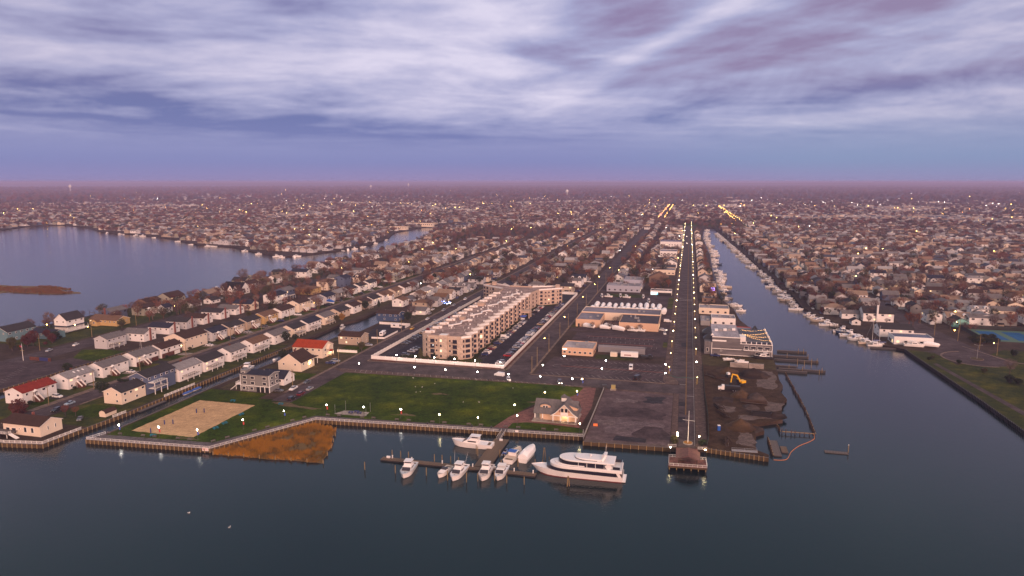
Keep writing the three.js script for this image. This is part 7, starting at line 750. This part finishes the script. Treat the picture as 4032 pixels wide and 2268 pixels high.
// ---------- vegetation among the houses and the far distance ----------
for (const [x, z, k, c, s, w] of [[-280.5, -224, 'leafy', 'maroon', 1.4, 'at the end of the canal street'], [-276.5, -221, 'leafy', 'maroon', 1.2, 'at the end of the canal street'], [-262, -230, 'bare', 'rust', 0.62, 'in the corner garden'], [-258, -231.5, 'bare', 'rust', 0.5, 'in the corner garden'], [-270, -258, 'leafy', 'ever', 1.35, 'beside the cream canal house'], [-320, -285, 'leafy', 'ever', 1.1, 'beside the narrow canal'], [-222, -336, 'leafy', 'ever', 1.1, 'behind the brown roofed house'], [-216, -340, 'leafy', 'ever', 1.0, 'behind the brown roofed house'], [-199, -470, 'bare', 'twig', 1.35, 'before the dark blue house'], [-196, -456, 'leafy', 'ever', 1.4, 'before the dark blue house'], [-247, -378, 'leafy', 'ever', 1.1, 'on the canal bank'], [-243, -382, 'leafy', 'ever', 0.9, 'on the canal bank'], [-244, -446, 'leafy', 'golden', 1, 'on the canal bank'], [-246, -442, 'leafy', 'olive', 1.1, 'on the canal bank'], [-190, -370, 'leafy', 'olive', 1.0, 'at the park street corner'], [-427, -585, 'bare', 'greyTwig', 1.9, 'on the bay shore'], [-418, -600, 'bare', 'greyTwig', 1.3, 'on the bay shore'], [-440, -640, 'bare', 'twig', 1, 'on the bay shore'], [-400, -330, 'leafy', 'ever', 1.1, 'beside the teal blue house'], [-392, -340, 'leafy', 'maroon', 1, 'beside the teal blue house'], [-396, -322, 'bush', 'olive', 2, 'beside the teal blue house'], [-384, -388, 'leafy', 'olive', 1.1, 'before the mustard house'], [-420, -480, 'bare', 'maroon', 0.9, 'on the bay shore'], [-205, -402, 'bush', 'ever', 1.8, 'behind the tan house'], [-199, -397, 'bush', 'ever', 1.8, 'behind the tan house'], [-320, -470, 'leafy', 'ever', 1.1, 'behind the canal street'], [-318, -440, 'leafy', 'olive', 1, 'behind the canal street'], [-316, -400, 'bush', 'ever', 2.2, 'behind the canal street'], [-248, -492, 'leafy', 'ever', 1.3, 'at the head of the canal'], [-240, -500, 'pine', 'ever', 1.2, 'at the head of the canal'], [-60, -860, 'leafy', 'golden', 1.5, 'behind the condominium street']]) tree(k, c, x, z, s, w);
for (let i = 0; i < 13; i++) tree('bush', 'ever', -262 - i * 1.6, -279.6 + (i % 2) * 0.4, rr(1.0, 1.3), 'in the clipped hedge across the canal street');
for (let i = 0; i < 16; i++) tree(pick(['bush', 'leafy']), pick(['ever', 'maroon', 'olive']), -398 + rr(-6, 8), -318 - i * 2.4, rr(0.9, 1.5), 'in the thicket beside the bay street');
vis.slice(0, 150).forEach((c) => { if (R() < 0.9) { const x = c.x + rr(-11, 11), z = c.z + (R() < 0.5 ? 10.5 : -10.5); if (dry(x, z, 2)) { const b = R() < 0.68; tree(b ? 'bare' : pick(['leafy', 'pine', 'bush']), b ? pick(['twig', 'twig', 'greyTwig', 'rust']) : pick(['ever', 'ever', 'olive']), x, z, rr(0.7, 1.25), c.where); } } });
vis.slice(0, 110).forEach((c) => { if (R() < 0.5) vehicle(pick(['car', 'suv']), pick(cc), c.x + (c.x < 0 ? 9.5 : -9.5), c.z + rr(-4, 4), pick([0, Math.PI, Math.PI / 2]), c.where.replace('on the', 'parked on the').replace('in the', 'parked in the').replace('behind', 'parked behind').replace('between', 'parked between'), 'cars ' + c.where); });
function scatter(name, label, N, geo, spot, cols, sc) { const im = new THREE.InstancedMesh(geo, new THREE.MeshStandardMaterial({ roughness: 1, color: 0xffffff }), N), m = new THREE.Matrix4(), c = new THREE.Color(); for (let n = 0; n < N;) { const p = spot(); if (!p) continue; const s = sc(p); m.makeRotationY(rr(0, 6.3)).scale(new THREE.Vector3(s, s * rr(0.8, 1.15), s)).setPosition(p[0], LAND, p[1]); im.setMatrixAt(n, m); const k = pick(cols), v = rr(0.75, 1.25); c.setRGB(k[0] * v, k[1] * v, k[2] * v); im.setColorAt(n++, c); } im.name = name; tag(im, label, 'trees', null, 'stuff'); scene.add(im); }
const twigC = [[0.13, 0.075, 0.062], [0.1, 0.058, 0.05], [0.17, 0.11, 0.09], [0.19, 0.07, 0.042], [0.15, 0.075, 0.045], [0.085, 0.052, 0.045]], mixC = [...twigC, ...twigC, [0.022, 0.034, 0.016], [0.05, 0.05, 0.02]];
const midCrown = merge([crownGeo(240, 3.8, 3.5, 5.4, 1.7, 0.26, 0.3, 0.4), cylg(0, 0, 0, 0.25, 0.15, 5, 4)]), farCrown = crownGeo(90, 5, 3.6, 4.4, 3.2, 1.0, 0.2, 0.4), polar = (d0, d1) => { const a = (rr(-39, 39) - 14.43) * Math.PI / 180, d = Math.sqrt(lerp(d0 * d0, d1 * d1, R())); return [Math.sin(a) * d, -Math.cos(a) * d]; };
const roads = (x, z) => Math.abs(x - 0.5) < 13 || Math.abs(x + 86) < 9 || Math.abs(x + 182) < 8 || Math.abs(x + 276) < 8 || (z > -640 && x > -250 && x < 15) || (z < -560 && x > erx(z, 1) - 2 && x < erx(z, 2) + 2);
scatter('suburban_trees', 'bare brown trees scattered through the house blocks', 11000, midCrown, () => { const [x, z] = polar(560, 1900); return dry(x, z, 5) && !roads(x, z) ? [x, z] : null; }, mixC, () => rr(0.6, 1.35));
scatter('canal_bank_shrubs', 'dark shrubs and small trees along the east bank of the main canal', 420, midCrown, () => { const z = rr(-1500, -560), x = ebx(z) + rr(4, 34); return x < 146 && dry(x, z, 2) ? [x, z] : null; }, [[0.022, 0.034, 0.016], [0.05, 0.05, 0.02], [0.1, 0.058, 0.05], [0.06, 0.025, 0.02]], () => rr(0.35, 0.85));
scatter('distant_trees', 'hazy mass of bare trees between the farther houses', 17000, farCrown, () => { const [x, z] = polar(1700, 4200); return dry(x, z, 5) && Math.abs(x - 122) > 9 && Math.abs(x + 72) > 9 && fbm(x * 0.0022, z * 0.0022, 4, 2) > -0.16 ? [x, z] : null; }, mixC, () => rr(0.9, 1.7));
scatter('horizon_woods', 'far woods fading into the haze on the horizon', 15000, farCrown, () => polar(4000, 12500), twigC, (p) => rr(1.5, 2.6) * (1 + Math.hypot(p[0], p[1]) / 11000));
// larger buildings standing out of the far roofs
[[(1185 + 20) * 1.565, 545 * 1.565, 60, 14, 9, 'brown', 'long brown apartment block among the far houses'], [1060 * 1.565, 570 * 1.565, 60, 12, 9, 'cream', 'cream waterside apartments on the far shore'], [1000 * 1.565, 578 * 1.565, 46, 12, 8, 'cream', 'second row of cream waterside apartments'], [720 * 1.565, 525 * 1.565, 90, 20, 8, 'cream', 'long cream school building across the bay'], [590 * 1.565, 522 * 1.565, 50, 16, 7, 'white', 'white flat hall across the bay'], [230 * 1.565, 471 * 1.565, 90, 30, 14, 'white', 'large white building on the skyline'], [1640 * 1.565, 556 * 1.565, 50, 14, 7, 'tan', 'tan flat building near the canal head'], [2260 * 1.565, 580 * 1.565, 60, 20, 7, 'white', 'white marina sheds among the eastern houses'], [2420 * 1.565, 585 * 1.565, 50, 18, 6, 'white', 'wide white boat storage on the eastern creek'], [1960 * 1.565, 466 * 1.565, 70, 30, 34, 'pale grey', 'grey tower block on the skyline'], [1340 * 1.565, 520 * 1.565, 40, 14, 9, 'beige', 'beige block beyond the head of the creek'], [2450 * 1.565, 545 * 1.565, 120, 30, 8, 'white', 'long white stores far to the east'], [2560 * 1.565, 550 * 1.565, 90, 30, 8, 'white', 'second white stores far to the east'], [1830 * 1.565, 500 * 1.565, 60, 20, 10, 'beige', 'beige shops beyond the avenue lights'], [1700 * 1.565, 492 * 1.565, 50, 20, 9, 'tan', 'tan shops beyond the avenue']].forEach(([px, py, w, d, h, wl, l]) => { const [x, z] = gp(px, py), g = thing('far_building', l, 'building', x, LAND, z, 0); box(g, 'wall', WALL[wl], 0, 0, 0, w, h, d); box(g, 'roof', ROOF['dark brown'], 0, h, 0, w + 0.6, 0.6, d + 0.6); const n = Math.min(12, Math.round(w / 5)); for (let i = 0; i < n; i++) box(g, 'window', M.pane, ((i + 0.5) / n - 0.5) * w, h * 0.45, d / 2 + 0.02, 2, h * 0.25, 0.1); });
[[-777, -4467, 52, 'pale water tower with bulbous tank standing beyond the houses'], [-3560, -7300, 66, 'grey water tower on the hazy skyline'], [-5750, -5350, 74, 'white water tower above the far bay shore'], [-3900, -9200, 80, 'slender far water tower in the haze'], [2480, -5600, 52, 'small white water tower on the eastern skyline']].forEach(([x, z, h, l]) => { const g = thing('water_tower', l, 'water tower', x, LAND, z), s = h / 52; const pts = [[5, 0], [4, 14], [4, 30], [7.5, 34], [9, 38], [9, 44], [7.5, 49], [4, 51.6], [0.01, 52.4]].map(([a, b]) => new THREE.Vector2(a * s, b * s)); mesh(g, 'tank', new THREE.LatheGeometry(pts.slice(3), 20), M.white); mesh(g, 'stem', new THREE.LatheGeometry(pts.slice(0, 4), 16), WALL['pale grey']); });
// street and house lamps too far away to tell their posts
{
  const L = []; for (let i = 0; i < 640; i++) { const [x, z] = polar(520, 3300); if (dry(x, z, 6) && !(z > -640 && x > -240 && x < 100)) L.push([x, rr(4, 7.5), z, R() < 0.84 ? 0 : R() < 0.6 ? 1 : 2]); } for (let i = 0; i < 190; i++) { const [x, z] = polar(3000, 9000); L.push([x, rr(6, 12), z, R() < 0.25 ? 1 : 0]); }
  for (let z = -1800; z > -2900; z -= 66) L.push([129 + (z + 1800) * 0.01, 7, z, 2], [116, 7, z - 12, 2], [-64, 7, z - 100, 2], [-80, 7, z - 130, R() < 0.3 ? 3 : 2]); for (let i = 0; i < 40; i++) L.push([rr(300, 1900), 8, -3000 - rr(0, 900), 1]);
  [[1, 0.66, 0.16], [1, 0.92, 0.8], [1, 0.45, 0.08], [1, 0.1, 0.04]].forEach((c, k) => { const l = L.filter((a) => a[3] === k), im = new THREE.InstancedMesh(new THREE.IcosahedronGeometry(1, 0), glow(...c, 18), l.length), m = new THREE.Matrix4(); l.forEach(([x, y, z], i) => { const s = 0.2 + Math.hypot(x, z) / 6000; m.makeScale(s, s, s).setPosition(x, LAND + y, z); im.setMatrixAt(i, m); }); im.name = 'distant_street_lights' + (k ? '_00' + k : ''); tag(im, ['distant amber street lights', 'distant white street lights', 'distant orange avenue lights', 'distant red signal lights'][k] + ' scattered through the town', 'lights', null, 'stuff'); scene.add(im); });
}
// gulls' scraps on the lawn and two birds on the water
for (const [px, py] of [[1627, 1490], [1712, 1512], [1636, 1525], [1662, 1526], [1638, 1546], [1655, 1544], [1887, 1585], [1824, 1585], [2020, 1530]]) { const [x, z] = gp(px, py), g = thing('gull', 'white gull standing on the park lawn', 'bird', x, LAND, z, rr(0, 6), 'gulls on the park lawn'); mesh(g, 'body', SPH, M.white, 0, 0.26, 0).scale.set(0.13, 0.13, 0.28); mesh(g, 'head', SPH, M.white, 0, 0.42, 0.24).scale.set(0.08, 0.08, 0.09); for (const s of [-0.05, 0.05]) box(g, 'leg', M.gold, s, 0, 0, 0.02, 0.16, 0.02); }
for (const [px, py] of [[743, 2020], [903, 2077]]) { const [x, z] = gp(px, py, 0), g = thing('swimming_gull', 'white gull floating on the open bay water', 'bird', x, 0, z, rr(0, 6), 'gulls on the water'); mesh(g, 'body', SPH, M.white, 0, 0.12, 0).scale.set(0.2, 0.16, 0.42); mesh(g, 'head', SPH, M.white, 0, 0.34, 0.36).scale.set(0.1, 0.1, 0.12); mesh(g, 'wings', SPH, M.metal, 0, 0.2, -0.1).scale.set(0.22, 0.1, 0.38); }

{ const [x, z] = gp(1304, 1196), b = wrappedBoat(9, x, z, 1.2, 'boat under a bright blue cover on a canal street driveway', null); b.children[0].material = M.blueCover; }
{ const [x, z] = gp(1757, 1197), g = thing('light_display', 'cluster of blue and white festive lights in a front garden', 'lights', x, LAND, z), a = [], b = []; for (let i = 0; i < 60; i++) { const s = new THREE.IcosahedronGeometry(0.09, 0); s.translate(rr(-4, 4), rr(0.2, 2.2), rr(-2, 2)); (i % 2 ? a : b).push(s); } for (const [l, m] of [[a, glow(0.2, 0.3, 1, 16)], [b, glow(1, 0.9, 0.9, 12)]]) mesh(g, 'light_string', merge(l), m).userData.kind = 'stuff'; mesh(g, 'bush_frame', BUSH[0].c, TW.ever, 0, 0, 0).scale.set(2.4, 1.6, 1.4); }
scene.traverse((o) => { if (o.isMesh) { o.castShadow = true; o.receiveShadow = true; } });
renderer.render(scene, camera);
